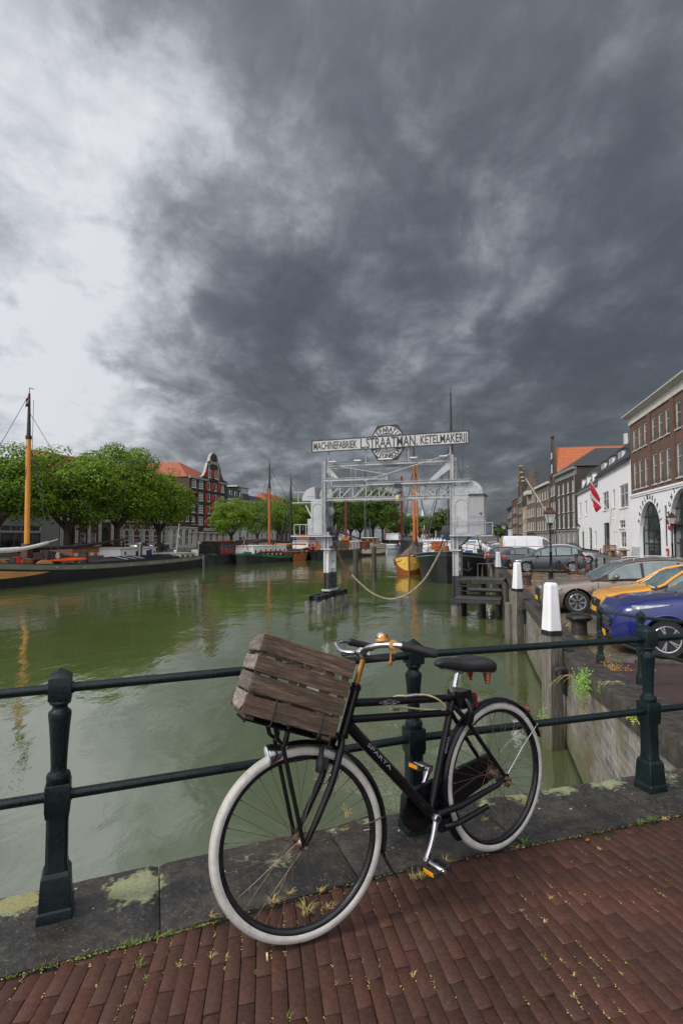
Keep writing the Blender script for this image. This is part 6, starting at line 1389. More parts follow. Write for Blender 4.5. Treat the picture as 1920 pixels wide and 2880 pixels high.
# 8 long boat between posts
b = simple_boat('house_boat', 'long dark boat with orange and white cabin between lift tower and posts', 'house boat', (4.2, 128), (-4.4, 95), 5.0, 1.55, .8, .3, HB, HB, .3); b.house('orange_cabin', .16, .46, 3.8, 1.35, 2.0, VARN, BROWNC, 6, BGLASS, wh=.8, ww=.9); b.house('white_cabin', .47, .80, 4.0, 1.35, 1.75, HWHITE, HWHITE, 4, CAB_R, wh=1.0, ww=.55)
m = MB(); m.box(b.x(.46)-.3, b.x(.47)+.6, -1.95, 1.95, 1.35, 3.9); m.build('orange_panel', mat('orange_panel', (.45, .13, .01), .4), b.root, bevel=.02)
m = MB(); m.tube([(b.x(.2), -1.5, 5.3), (b.x(.98), -1.3, 3.2)], .2, 8); m.build('boom', MASTR, b.root, True); b.mast(.62, 1.3, 12.6, .26, MASTR, None)
x = b.x(.62); b.lines([((x, 0, 13.5), (b.x(1), 0, 2)), ((x, 0, 12), (x-3, 2.4, 1.4)), ((x, 0, 12), (x+3, 2.4, 1.4)), ((x, 0, 13.5), (b.x(.0), 0, 2)), ((x, 0, 12), (x+5, -2.4, 1.4))], .04)
clutter(b, .8, .95, 7, 11); clutter(b, .2, .45, 8, 12, 3.4)
# 9 cream motor launch
b = simple_boat('motor_launch', 'cream motor launch with varnished wheelhouse beyond the timber posts', 'motor boat', (10.2, 137), (3.6, 119), 4.4, 1.35, .9, .2, mat('launch_dark', (.05, .018, .012), .4), CREAM, 1.0, strake=VARN, ub=.6, rake=.9); b.house('cabin', .22, .86, 3.3, 1.45, .95, CREAM, CREAM, 8, BGLASS, wh=.4, ww=.45); b.house('wheelhouse', .34, .60, 2.9, 2.35, 1.5, VARN, CREAM, 3, BGLASS, wh=.8, ww=1.2, wz=.55, front=True); b.house('aft_cabin', .03, .20, 3.0, 1.3, 1.7, BROWNC, BROWNC, 2, BGLASS)
b = simple_boat('dinghy', 'grey covered dinghy lying beyond the cream launch', 'dinghy', (14.4, 158), (12.4, 148), 5.0, 1.0, .5, .1, mat('dinghy_grey', (.3, .32, .35), .5), mat('dinghy_grey', (.3, .32, .35)), .3); b.house('cover', .1, .8, 3.6, 1.0, 1.0, mat('dinghy_grey', (.3, .32, .35)), HWHITE)
b = simple_boat('barge', 'large dark steel barge with red derrick in the far basin', 'barge', (23.5, 196), (14.5, 166), 7.0, 3.0, 1.6, .2, STEELB, HB, .5); b.house('wheelhouse', .1, .25, 4, 2.9, 2.2, HWHITE, HWHITE, 3, BGLASS); b.mast(.62, 2.5, 22, .42, MASTR, None)
x = b.x(.62); m = MB(); m.tube([(x, 0, 4.2), (x-12, 4, 20.5)], .3, 8); m.build('derrick', MASTR, b.root, True); b.lines([((x-12, 4, 20.5), (x-12, 4, 3)), ((x, 0, 24), (x-12, 4, 20.5)), ((x, 0, 24), (b.x(1), 0, 4))], .06)
b = simple_boat('motor_boat', 'white motor yacht with sloping windscreen behind the launch', 'motor boat', (12.5, 172), (4.0, 146), 5.0, 1.6, .8, .2, HWHITE, HWHITE, .5); b.house('cabin', .2, .7, 3.8, 1.6, 1.8, HWHITE, HWHITE, 5, BGLASS, wh=.6, ww=1.4); b.mast(.3, 1.5, 21.0, .30, STEELB, None); m = MB(); m.tube([(b.x(.5), 0, 3.4), (b.x(.75), 2, 9.5)], [.25, .2], 8); m.build('jib_arm', STEELB, b.root)
# 13 yellow brown boat in the centre
b = Boat('sailing_boat', 'varnished sailing boat with yellow bow and two hawse eyes in mid canal', 'sailing boat', (-1.35+.0, 61.4), (3.4, 75.2), 4.3)
bw = at(1025+0, 1600, 60); bowx = (1142-960)/F_PX*60.0
b.root.location = Vector(((1142-960)/F_PX*60.0+1.9, 66.6, WZ)); b.root.rotation_euler[2] = math.atan2(-13.4, -3.2)
OCH = mat('hull_ochre', (.24, .062, .010), .35, var=.2, scale=1, coat=.2, stretch=(.4, 3, 6)); YEL = mat('bow_yellow', (.66, .40, .075), .4, var=.1)
b.hull(1.05, .95, .35, OCH, OCH, .45, MATS['hull_black'], ub=.66, us=.2, pb=3.4, ps=2.5, rake=.55, flare=.22)
m = MB()
for sd in (1, -1):
    us_ = [.9+.0998*i/14 for i in range(15)]
    rows = [[tuple(Vector(b.P(u, vv0*(1-k)+vv1*k, sd))+Vector((.03, sd*.02, 0))) for u in us_ for vv0, vv1 in [(.98, max(.36, .98-.62*((u-.9)/.1)**.5))]] for k in (0, .25, .5, .75, 1)]; m.grid(rows)
m.build('bow_panel', YEL, b.h, True)
m = MB()
for sd in (1, -1):
    p = Vector(b.P(.985, .74, sd)); nrm = Vector((.9, sd*.45, -.05)).normalized(); q = nrm.to_track_quat('Z', 'Y').to_matrix().to_4x4(); m.M = Matrix.Translation(p+nrm*.05) @ q; m.cur = 0; m.lathe([(.12, -.06), (.17, .02), (.12, .05), (.11, .05)], 14); m.cur = 1; m.lathe([(.005, .03), (.115, .035)], 14)
m.build('hawse_eye', [YEL, BLK], b.h, True)
m = MB(); pb_ = [Vector(b.P(1.0, v, 1)) for v in (.1, .4, .7, 1)]; m.tube([p+Vector((.07, -p.y, 0)) for p in pb_]+[Vector((pb_[-1].x+.12, 0, pb_[-1].z+.5))], [.10, .10, .10, .10, .12], 8); m.build('stem_post', mat('stem_brown', (.25, .12, .03), .4), b.h, True)
m = MB(); m.loft([[(b.x(.97), -.5, 2.0), (b.x(.97), 0, 2.15), (b.x(.97), .5, 2.0)], [(b.x(.88), -1.5, 1.75), (b.x(.88), 0, 2.75), (b.x(.88), 1.5, 1.75)], [(b.x(.7), -2.0, 1.45), (b.x(.7), 0, 3.3), (b.x(.7), 2.0, 1.45)], [(b.x(.35), -1.9, 1.3), (b.x(.35), 0, 2.6), (b.x(.35), 1.9, 1.3)]], closed=False); m.build('deck_tent', CANVG, b.root, True)
b.mast(.62, 1.2, 13.6, .18, MASTO, MASTD, 1.8); x = b.x(.62)
m = MB(); m.tube([(x-.3, .3, 2.0), (x-.35, .35, 12.4)], [.10, .08], 8); m.build('gaff', mat('mast_pale', (.5, .22, .06), .4), b.root, True); m = MB(); m.tube([(x-.2, 0, 2.2), (x-.2, 0, 3.2), (x-.15, 0, 4.2)], [.55, .45, .2], 8); m.build('mast_cover', CANV, b.root, True)
b.lines([((x, 0, 13), (b.x(1.0), 0, 2)), ((x, 0, 12.6), (x-1, 2.1, 1.3)), ((x, 0, 12.6), (x-1, -2.1, 1.3)), ((x, 0, 12.6), (x-3, -2.1, 1.3)), ((x, 0, 14), (b.x(.0), 0, 1.8)), ((x, 0, 12.6), (x-3, 2.1, 1.3))], .03)
flag(b.root, (b.x(.93), -1.1, 1.9), 2.2, [FR, FW_, FR], .9, .5, (.05, 0, 1), .85, polemat=RIGG)
flag(b.root, (b.x(.05), 1.9, 1.5), 3.4, [FR, FW_, FB], 1.2, .8, (-.1, 0, 1), .95)
clutter(b, .05, .3, 8, 13)
# 14 black barge with white wheelhouse at the right
b = Boat('barge', 'black barge with white wheelhouse moored behind the quayside lift tower', 'barge', (9.0, 47.5), (16.0, 77.0), 6.6)
b.hull(2.05, .75, .2, HB, HB, .3, mat('strake_teal', (.10, .17, .22), .5), ub=.74, us=.12, pb=2.6, rake=.9, flare=.18)
o = b.house('deckhouse', .60, .80, 5.2, 1.9, 1.75, HWHITE, HWHITE, 3, BGLASS, wh=.6, ww=1.0)
m = MB(); m.box(b.x(.80)-.12, b.x(.80)+.03, -1.75, -.45, 2.0, 3.55); m.build('door', mat('door_orange', (.33, .085, .014), .4, var=.2), o, bevel=.02)
b.house('long_cabin', .15, .58, 5.0, 1.9, 1.7, HWHITE, HWHITE, 8, BGLASS, wh=.6, ww=.7)
b.mast(.60, 2.0, 17.6, .24, MASTD, MASTD, 5.6); x = b.x(.60)
b.lines([((x, 0, 15.8), (b.x(.98), 0, 3.2)), ((x, 0, 18.5), (b.x(1), 0, 3.2)), ((x, 0, 14.6), (x-1.2, 3.1, 2.2)), ((x, 0, 14.6), (x-2.4, 3.1, 2.2)), ((x, 0, 14.6), (x-3.4, 3.1, 2.2)), ((x, 0, 14.6), (x-1.2, -3.1, 2.2)), ((x, 0, 14.6), (x-2.4, -3.1, 2.2)), ((x, 0, 14.6), (x+3.4, -3.1, 2.2)), ((x, 0, 14.6), (x+3.2, 3.1, 2.2)), ((x, 0, 14.6), (x+2.2, 3.1, 2.2)), ((x, 0, 17), (x-8, 0, 4.0))], .035)
m = MB(); m.tube([(x-.4, 1.1, 4.5), (x-3.2, 1.3, 19.5)], .035, 5); m.build('aerial', RIGG, b.root)
m = MB()
for sd in (1, -1):
    pts = [Vector(b.P(u, 1, sd))+Vector((0, -sd*.15, .75)) for u in [.80+.0195*i for i in range(11)]]
    m.tube(pts, .03, 5); m.tube([p-Vector((0, 0, .35)) for p in pts], .022, 5)
    for p in pts[::2]: m.tube([p-Vector((0, 0, .8)), p], .028, 5)
m.build('guard_rail', BLK, b.root)
m = MB(); c = Vector(b.P(.955, .60, 1)); m.tube([c+V3((.1, .15, .5)), c+V3((.12, .2, -.25))], .07, 6); m.tube([c+V3((.4, -.25, -.15)), c+V3((.14, .2, -.32)), c+V3((-.35, .45, -.1))], .07, 6); m.build('bow_anchor', STEELB, b.h, True)
m = MB(); m.lathe([(.16, -.06), (.30, -.05), (.33, 0), (.30, .05), (.16, .06)], 16, c=(b.x(.80)+.1, -2.2, 3.1), axis='x'); m.build('life_ring', HWHITE, b.root, True)
m = MB(); m.box(b.x(.84), b.x(.88), -1.2, .2, 2.0, 2.8); m.tube([(b.x(.86), -1, 2.2), (b.x(.92), -.2, 4.6)], .06, 6); m.build('deck_winch', MASTD, b.root, bevel=.04)
flag(b.root, (b.x(.79), -2.4, 2.2), 3.0, [FR, FR, FW_], .9, .7, (.1, 0, 1), .9)
clutter(b, .82, .94, 7, 14); clutter(b, .62, .78, 6, 15, 3.75)
b = simple_boat('motor_boat', 'small white boat with red trim behind the varnished sailing boat', 'boat', (11.4, 82), (14.6, 94), 3.6, 1.2, .7, .2, HWHITE, BROWNC, .3); b.house('cabin', .3, .75, 3.0, 1.2, 1.0, HWHITE, BROWNC, 4, BGLASS); flag(b.root, (b.x(.9), .5, 1.4), 4.0, [FR, FW_, FR], 1.1, .8, (.1, 0, 1), .9)
b = simple_boat('house_boat', 'white house boat with teal covers beyond the white wheelhouse barge', 'house boat', (18.0, 82), (24.5, 108), 6.0, 1.9, .5, .2, HB, HB, .3); b.house('cabin', .2, .85, 5.0, 1.8, 1.9, HWHITE, mat('teal_cover', (.05, .17, .17), .6), 8, BGLASS)
b = simple_boat('house_boat', 'farthest dark house boat moored along the parking quay', 'house boat', (26.5, 115), (33.0, 142), 6.0, 1.9, .5, .2, HB, HB, .3); b.house('cabin', .2, .85, 5.0, 1.8, 1.8, HWHITE, DECKG, 8, BGLASS); b.mast(.5, 2, 13, .2, MASTD, None)
# ------------------------------------------------------------------ trees
BARK = mat('bark', (.045, .036, .028), .85, var=.4, scale=3, bump=.5, bscale=10, bdist=.05, stretch=(1, 1, .3))
def leafmat(name, cols):
    t = NT(name); ri = t.geo.outputs['Random Per Island']; p = t.pos(False); n = t.noise(p, .62, 2)
    c = t.ramp(t.math('ADD', t.math('MULTIPLY', ri, .45), t.math('MULTIPLY', n, .55)), [(.15, cols[0]), (.5, cols[1]), (.85, cols[2])])
    t.set(Base_Color=c, Roughness=.5); t.b.inputs['Specular IOR Level'].default_value = .3
    tr = t.nd('ShaderNodeBsdfTranslucent'); t.L.new(c, tr.inputs[0]); mx = t.nd('ShaderNodeMixShader'); mx.inputs[0].default_value = .3
    t.L.new(t.b.outputs[0], mx.inputs[1]); t.L.new(tr.outputs[0], mx.inputs[2]); t.L.new(mx.outputs[0], t.N['Material Output'].inputs[0]); return t.m
LEAF1 = leafmat('leaf_chestnut', [(.030, .070, .008), (.125, .225, .012), (.30, .41, .026)])
LEAF2 = leafmat('leaf_far', [(.028, .062, .008), (.075, .145, .013), (.17, .25, .024)])
LEAF3 = leafmat('leaf_olive', [(.035, .055, .012), (.075, .115, .02), (.16, .19, .04)])
def tree_proto(seed, W_, H_, trunk_h, nlump, per, leaf, lsize, r0=.34):
    rn = random.Random(seed); lumps = []
    for i in range(nlump):
        th = rn.uniform(0, 6.283); v = rn.uniform(-.75, 1); rr = math.sqrt(max(0, 1-v*v*.92)); k = rn.uniform(.5, 1.06)
        sh = 1.0 if v > -.1 else 1+.25*v
        lumps.append((Vector((W_/2*rr*math.cos(th)*k*sh, W_/2*rr*math.sin(th)*k*sh, trunk_h+H_*.46+H_*.46*v*k)), rn.uniform(.75, 1.35)*W_*.115))
    m = MB(); zb = trunk_h
    for c, r in lumps:
        for k in range(per):
            d = Vector((rn.gauss(0, 1), rn.gauss(0, 1), rn.gauss(0, .8))).normalized(); 
            if d.z < -.3 and rn.random() < .6: d.z = -d.z
            p = c+Vector((d.x*r*1.15, d.y*r*1.15, d.z*r*.8))*rn.uniform(.72, 1.08)
            out = (d+Vector((p.x, p.y, (p.z-zb-H_*.4)))*.06).normalized(); nr = (out+Vector((rn.gauss(0, .35), rn.gauss(0, .35), .55+rn.gauss(0, .3)))).normalized()
            u = nr.cross(Vector((0, 0, 1)).lerp(Vector((rn.gauss(0, 1), rn.gauss(0, 1), rn.gauss(0, 1))), .6)).normalized(); v = nr.cross(u); s_ = lsize*rn.uniform(.55, 1.25)
            a = p+u*s_; b_ = p+v*s_*.55-nr*s_*.15; c_ = p-u*s_-nr*s_*.25; d_ = p-v*s_*.55-nr*s_*.15
            m.add([a, b_, c_, d_, p+nr*s_*.12], [(0, 1, 4), (1, 2, 4), (2, 3, 4), (3, 0, 4)])
    crown = m.mesh('crown', leaf)
    m = MB(); zt = trunk_h+.3; m.tube([(0, 0, -.2), (0, 0, .3), (.05, 0, zt*.5), (0, .05, zt)], [r0*1.35, r0*1.08, r0*.92, r0*.95], 12)
    nb = 7
    for i in range(nb):
        a = 6.283*i/nb+rn.uniform(-.3, .3); e = W_*.36*rn.uniform(.6, 1.1); top = Vector((math.cos(a)*e, math.sin(a)*e, zt+H_*rn.uniform(.35, .62)))
        mid = Vector((math.cos(a)*e*.42, math.sin(a)*e*.42, zt+H_*.17)); m.tube([(0, 0, zt-.25), mid, top], [r0*.62, r0*.36, r0*.09], 8)
        for q in range(3): b2 = a+rn.uniform(-.8, .8); e2 = e*rn.uniform(.7, 1.25); m.tube([mid.lerp(top, rn.uniform(.0, .5)), Vector((math.cos(b2)*e2, math.sin(b2)*e2, zt+H_*rn.uniform(.2, .8)))], [r0*.26, r0*.06], 6)
    return crown, m.mesh('trunk', BARK, True)
PROT = [tree_proto(s, 10.5, 9.6, 2.7, 125, 170, LEAF1, .175) for s in (1, 2, 3)]
PROTF = [tree_proto(s, 9, 9.5, 2.8, 90, 90, LEAF2, .27) for s in (4, 5)]
PROTO_ = [tree_proto(s, 7, 7.5, 2.4, 50, 40, LEAF3, .45) for s in (6,)]
def tree(label, x, y, k=1, kz=1, pr=None, rz=0, group='trees along the tree-lined quay', z=GZ):
    c, t = pr; r = thing('quay_tree', label, 'tree', (x, y, z), rz, group); r.scale = (k, k, kz)
    for nm, me in (('trunk', t), ('crown', c)): o = bpy.data.objects.new(nm, me); COL.objects.link(o); o.parent = r
    return r
def TX(px, y): return (px-960)/F_PX*y
tree('broad green tree partly out of view behind the yellow mast', TX(-15, 58), 58, 1.0, 1.02, PROT[1], .4)
tree('large round tree standing next to the yellow mast and white sail', TX(190, 65), 65, 1.10, 1.04, PROT[0], 1.2)
tree('tallest round tree between the white cabin boat and striped house', TX(331, 74), 74, 1.16, 1.20, PROT[2], 2.2)
tree('round tree reaching the red shuttered warehouse', TX(449, 83), 83, .84, 1.0, PROT[1], 3.3)
tree('green tree in front of the red shuttered warehouse door side', TX(650, 104), 104, .70, .80, PROT[0], 4.0)
tree('green tree below the white dormered house', TX(724, 117), 117, .66, .83, PROT[2], .5)
tree('green tree directly behind the orange tjalk mast', TX(790, 124), 124, .80, .93, PROT[1], 1.8)
tree('green tree half hidden behind the midwater lift tower', TX(846, 136), 136, .85, .98, PROT[2], 5)
FT = [(916, 150, 1.15, 1.12), (950, 158, 1.1, 1.28), (986, 168, 1.1, 1.2), (1012, 172, 1.0, 1.15), (1048, 176, 1.25, 1.55), (1075, 190, 1.2, 1.55), (1112, 214, .95, 1.05), (1140, 222, .85, .95)]
FLAB = ['dark green tree close beside the midwater lift tower', 'green tree behind the red mast under the lift beam', 'green tree between the two thin masts', 'green tree between black mast and cream launch', 'tall green tree above the cream launch', 'tall tree before the slanting red derrick', 'small tree behind the slanting red derrick', 'small tree under the short red mast tip']
for i, (px, y, k, kz) in enumerate(FT): tree(FLAB[i], TX(px, y), y, k, kz, PROTF[i % 2], i*1.3)
for i, (px, y, k, kz, p, lab) in enumerate([(1178, 242, 1.0, .9, PROTO_[0], 'small yellowish tree beside the tall varnished mast'), (1192, 246, 1.0, 1.05, PROTF[0], 'dark tree below the white turret house'), (1222, 246, 1.0, 1.0, PROTO_[0], 'olive tree before the red roof by the white turret house'), (1250, 246, 1.25, 1.55, PROTO_[0], 'tall olive tree beside the quayside lift tower'), (1285, 248, 1.2, 1.4, PROTF[1], 'dark tree hidden behind the quayside lift tower'), (1405, 250, 1.0, .9, PROTO_[0], 'grey green tree beyond the far drawbridge beam'), (1428, 255, 1.1, .95, PROTO_[0], 'olive tree beyond the small far lantern'), (1452, 262, 1.1, .9, PROTO_[0], 'olive tree beyond the drawbridge near the houses')]):
    tree(lab, TX(px, y), y, k, kz, p, i*.9, 'trees beyond the far quay')

# ------------------------------------------------------------------ buildings
WGL = mat('window_glass', (.035, .05, .055), .06, var=.6, scale=.5, coat=.3, spec=.7, world=True); WGLL = mat('curtained_glass', (.07, .095, .095), .1, var=.5, scale=.6, coat=.3, world=True); WFR = mat('white_frame', (.68, .67, .63), .5, var=.06); BFR = mat('black_frame', (.014, .014, .016), .4)
DGREEN = mat('dark_door', (.012, .022, .02), .4, var=.3); DRED = mat('red_door', (.28, .022, .015), .4, var=.15); SHUT = mat('red_shutter', (.48, .030, .015), .45, var=.15)
WHW = worn_paint('white_plaster', (.74, .74, .75), (.80, .80, .81), (.56, .55, .52), .60, .6, .25, 1.5); SILL = mat('stone_sill', (.33, .32, .30), .6, var=.15)
BR1 = brickmat('brown_brick', (.15, .070, .046), (.10, .048, .034), (.13, .10, .08), .22, .065, .010, stain=.35); BR2 = brickmat('dark_brick', (.062, .040, .030), (.040, .028, .023), (.065, .053, .043), .22, .065, .008, stain=.4)
BR3 = brickmat('red_brown_brick', (.10, .040, .028), (.065, .03, .024), (.08, .06, .05), .22, .065, .010); BR4 = brickmat('tan_brick', (.17, .115, .075), (.11, .078, .055), (.12, .10, .08), .22, .065, .010, stain=.45)
PALE = mat('pale_stone', (.50, .485, .44), .6, var=.1, scale=1); GREYST = mat('grey_stone', (.20, .20, .19), .6, var=.2, scale=1)
def tilemat(name, c1, c2):
    t = NT(name); p = t.pos(False); sp = t.nd('ShaderNodeSeparateXYZ'); t.L.new(p, sp.inputs[0]); w = t.math('FRACT', t.math('MULTIPLY', t.math('ADD', sp.outputs[0], 0), 3.6)); r_ = t.math('FRACT', t.math('MULTIPLY', sp.outputs[2], 4.4))
    h = t.math('ADD', t.math('MULTIPLY', t.ramp(w, [(0, 0), (.5, 1), (1, 0)]), .6), t.math('MULTIPLY', r_, -.4)); n = t.noise(p, 1.6, 5, .7)
    c = t.ramp(n, [(.3, c1), (.7, c2)]); c = t.mix(1, c, t.ramp(w, [(.0, .55), (.3, 1.1), (1, .8)]), 'MULTIPLY'); c = t.mix(1, c, t.ramp(r_, [(0, .6), (.2, 1)]), 'MULTIPLY'); t.set(Base_Color=c, Roughness=.6); t.bump(h, .6, .05); return t.m
TILE_O = tilemat('orange_tiles', (.33, .085, .028), (.46, .13, .042)); TILE_R = tilemat('red_tiles', (.27, .065, .03), (.40, .11, .05)); TILE_D = tilemat('dark_tiles', (.030, .032, .036), (.055, .057, .062)); SLATE = mat('slate_roof', (.030, .034, .042), .4, var=.3, scale=2); ZINC = mat('zinc_roof', (.18, .20, .22), .4, var=.2)
_wc = {}
class Bld:
    """local frame seen from the canal: x to the right along the facade, -y out of the wall, z up"""
    def __init__(s, name, label, cat, pl, pr, z0=GZ, group=None):
        pl = Vector((pl[0], pl[1], z0)); pr = Vector((pr[0], pr[1], z0)); s.W = (pr-pl).length; s.M = frame(pl, pr-pl); s.root = thing(name, label, cat, M=s.M, group=group); s.wins = []; s.inv = s.M.inverted()
    def fp(s, px, py, off=0):    # facade point under a photo pixel
        n = s.M.to_3x3() @ Vector((0, 1, 0)); o = s.M.to_translation()+n*off; c = Vector((0, 0, CAM_H)); d = ray(px, py); t = (o-c).dot(n)/d.dot(n); q = s.inv @ (c+d*t); return q.x, q.z
    def wall(s, u0, u1, z0, z1, m_, holes=(), depth=.16, D=8, sides=True, name='wall', y=0, top=True):
        us = sorted({u0, u1, *[h[0]-h[2]/2 for h in holes], *[h[0]+h[2]/2 for h in holes]}); zs = sorted({z0, z1, *[h[1] for h in holes], *[h[1]+h[3] for h in holes]})
        us = [u for u in us if u0-1e-6 <= u <= u1+1e-6]; zs = [z for z in zs if z0-1e-6 <= z <= z1+1e-6]; m = MB()
        for a, b in zip(us[:-1], us[1:]):
            for c, d in zip(zs[:-1], zs[1:]):
                uc, zc_ = (a+b)/2, (c+d)/2
                if any(abs(uc-h[0]) < h[2]/2 and h[1] < zc_ < h[1]+h[3] for h in holes): continue
                m.add([(a, y, c), (b, y, c), (b, y, d), (a, y, d)], [(0, 1, 2, 3)])
        for h in holes:
            a, b, c, d = h[0]-h[2]/2, h[0]+h[2]/2, h[1], h[1]+h[3]; m.add([(a, y, c), (b, y, c), (b, y, d), (a, y, d), (a, y+depth, c), (b, y+depth, c), (b, y+depth, d), (a, y+depth, d)], [(1, 0, 4, 5), (2, 1, 5, 6), (3, 2, 6, 7), (0, 3, 7, 4)])
        if sides:
            m.add([(u0, y, z0), (u0, D, z0), (u0, D, z1), (u0, y, z1)], [(0, 3, 2, 1)]); m.add([(u1, y, z0), (u1, D, z0), (u1, D, z1), (u1, y, z1)], [(0, 1, 2, 3)]); m.add([(u0, D, z0), (u1, D, z0), (u1, D, z1), (u0, D, z1)], [(0, 3, 2, 1)])
            if top: m.add([(u0, y, z1), (u1, y, z1), (u1, D, z1), (u0, D, z1)], [(0, 1, 2, 3)])
        return m.build(name, m_, s.root)
    def window(s, u, z, w, h, fr=None, gl=None, nx=1, nz=2, fw=.09, y=.10, sill=True, bw=.04, tall=None, name='window', fine=False):
        fr = fr or WFR; gl = gl or WGL; key = (round(w, 2), round(h, 2), fr.name, gl.name, nx, nz, sill, fw, tall, name)
        if key not in _wc:
            m = MB()
            m.box(-w/2, -w/2+fw, -.06, .05, 0, h); m.box(w/2-fw, w/2, -.06, .05, 0, h); m.box(-w/2+fw, w/2-fw, -.06, .05, h-fw, h); m.box(-w/2+fw, w/2-fw, -.06, .05, 0, fw)
            for i in range(1, nx): x = -w/2+fw+(w-2*fw)*i/nx; m.box(x-bw/2, x+bw/2, -.04, .03, fw, h-fw)
            for i in range(1, nz): z_ = fw+(h-2*fw)*(i/nz if not tall else tall); m.box(-w/2+fw, w/2-fw, -.045, .03, z_-bw*.7, z_+bw*.7)
            if sill: m.box(-w/2-.08, w/2+.08, -.24, -.061, -.09, -.005)
            g = MB(); g.box(-w/2+fw*.5, w/2-fw*.5, .0, .02, fw*.5, h-fw*.5); _wc[key] = (m.mesh(name, fr), g.mesh('pane', gl))
        a, b = _wc[key]; o = bpy.data.objects.new(name, a); COL.objects.link(o); o.parent = s.root; o.location = (u, y, z); p = bpy.data.objects.new('pane', b); COL.objects.link(p); p.parent = o; return o
    def box(s, name, m_, u0, u1, y0, y1, z0, z1, parent=None, bevel=0):
        return MB().box(u0, u1, y0, y1, z0, z1).build(name, m_, parent or s.root, bevel=bevel)
    def gable_roof(s, name, m_, u0, u1, D, z0, z1, ridge='x', over=.2, y0=0):
        m = MB()
        if ridge == 'x': m.add([(u0-over, y0-over, z0), (u1+over, y0-over, z0), (u1+over, (y0+D)/2, z1), (u0-over, (y0+D)/2, z1), (u0-over, D+over, z0), (u1+over, D+over, z0)], [(0, 1, 2, 3), (3, 2, 5, 4), (0, 3, 4), (1, 5, 2)])
        else: c = (u0+u1)/2; m.add([(u0-over, y0, z0), (c, y0, z1), (u1+over, y0, z0), (u0-over, D, z0), (c, D, z1), (u1+over, D, z0)], [(0, 1, 4, 3), (1, 2, 5, 4), (0, 2, 1), (3, 4, 5)])
        return m.build(name, m_, s.root)
def rows_of(us, z, w, h): return [(u, z, w, h) for u in us]
def arch(m, u, z, w, h, y0, y1, n=12, fill=True):    # arched head spandrel filling a rectangular opening
    r = w/2; pts = [(u+r*math.cos(math.pi*i/n), z+h-r+r*math.sin(math.pi*i/n)*1.0) for i in range(n+1)]
    for i in range(n):
        a, b = pts[i], pts[i+1]; zt = z+h+.001; m.add([(a[0], y0, a[1]), (b[0], y0, b[1]), (b[0], y0, zt), (a[0], y0, zt)], [(3, 2, 1, 0)]); m.add([(a[0], y0, a[1]), (b[0], y0, b[1]), (b[0], y1, b[1]), (a[0], y1, a[1])], [(0, 1, 2, 3)])

# --- A machine works, brick over white arched ground floor
b = Bld('brick_warehouse', 'brown brick machine works over a white arched ground floor with lettering', 'building', (30.7, 58.5), (23.47, 26.5))
z1 = b.fp(1768, 1200)[1]; uL = [b.fp(px, 1250)[0] for px in (1782, 1809, 1829, 1862, 1886, 1916)]
us_all = [1.55, 3.35, 5.15, 7.6, 9.4, 11.2, 13.7, 15.5, 17.3, 19.8, 21.6, 23.4, 25.9, 27.7]
zb = 6.55; H1 = (z1-.9)
wz2, wh2, wz1, wh1 = 10.75, 2.35, 7.15, 2.75
wz2 = b.fp(1782, 1269)[1]; wh2 = b.fp(1782, 1209)[1]-wz2; wz1 = b.fp(1790, 1376)[1]; wh1 = b.fp(1790, 1298)[1]-wz1
zb = b.fp(1782, 1391)[1]
holes = rows_of(us_all, wz1, 1.12, wh1)+rows_of(us_all, wz2, 1.12, wh2)
b.wall(0, b.W, zb, z1, BR1, holes, .22, 12)
for (u, z, w, h) in holes: b.window(u, z, w, h, fr=PALE, nx=1, nz=2, tall=.62, gl=WGLL, fw=.10, y=.12)
m = MB()
for (u, z, w, h) in holes:
    for k in (.25, .42): m.tube([(u-w/2, -.05, z+k), (u+w/2, -.05, z+k)], .018, 5)
m.build('window_rail', BFR, b.root)
for u in (6.4, 12.5, 18.6, 24.7): b.box('pilaster', BR1, u-.45, u+.45, -.10, -.003, zb+.02, z1-.02)
zf = b.fp(1768, 1176)[1]
b.box('frieze', PALE, -.05, b.W, -.14, 12, z1, z1+.72); m = MB(); m.loft([[(-.62, -.66, z1+.95), (b.W, -.66, z1+.95), (b.W, 12, z1+.95), (-.62, 12, z1+.95)], [(-.2, -.24, z1+.72), (b.W, -.24, z1+.72), (b.W, 12, z1+.72), (-.2, 12, z1+.72)]][::-1]); m.box(-.66, b.W, -.70, 12, z1+.952, z1+1.08); m.build('cornice', mat('cornice_cream', (.42, .405, .36), .5, var=.08), b.root)
ar = [(1826, 3.3), (1905, 3.3)]
u1c = b.fp(1827, 1480)[0]; wA = b.fp(1861, 1480)[0]-b.fp(1801, 1480)[0]; zA = b.fp(1827, 1409)[1]
u2c = u1c+wA+2.35; oh = [(u1c, .12, wA, zA-.12), (u2c, .12, wA*1.02, zA+.55-.12), (u2c+wA+2.2, .12, wA, zA-.12), (b.fp(1873, 1480)[0], 1.35, .62, 3.6)]
b.wall(0, b.W, 0, zb, WHW, oh, .5, 12, name='ground_floor_wall', y=-.06)
for u, z, w, h in oh[:3]: m = MB(); arch(m, u, z, w, h, -.063, .44); m.build('arch_head', WHW, b.root)
for u, z, w, h in oh[:3]: b.window(u, z, w, h, BFR, WGL, 4, 4, fw=.1, y=.30, sill=False, bw=.11, name='arched_window')
b.window(*oh[3], BFR, WGL, 1, 3, fw=.07, y=.1, sill=False)
m = MB(); m.box(-.12, b.W, -.22, -.063, zb-.16, zb+.02); m.box(-.06, b.W, -.16, -.063, zb-.32, zb-.16); m.build('string_course', WHW, b.root)
tx = MB()
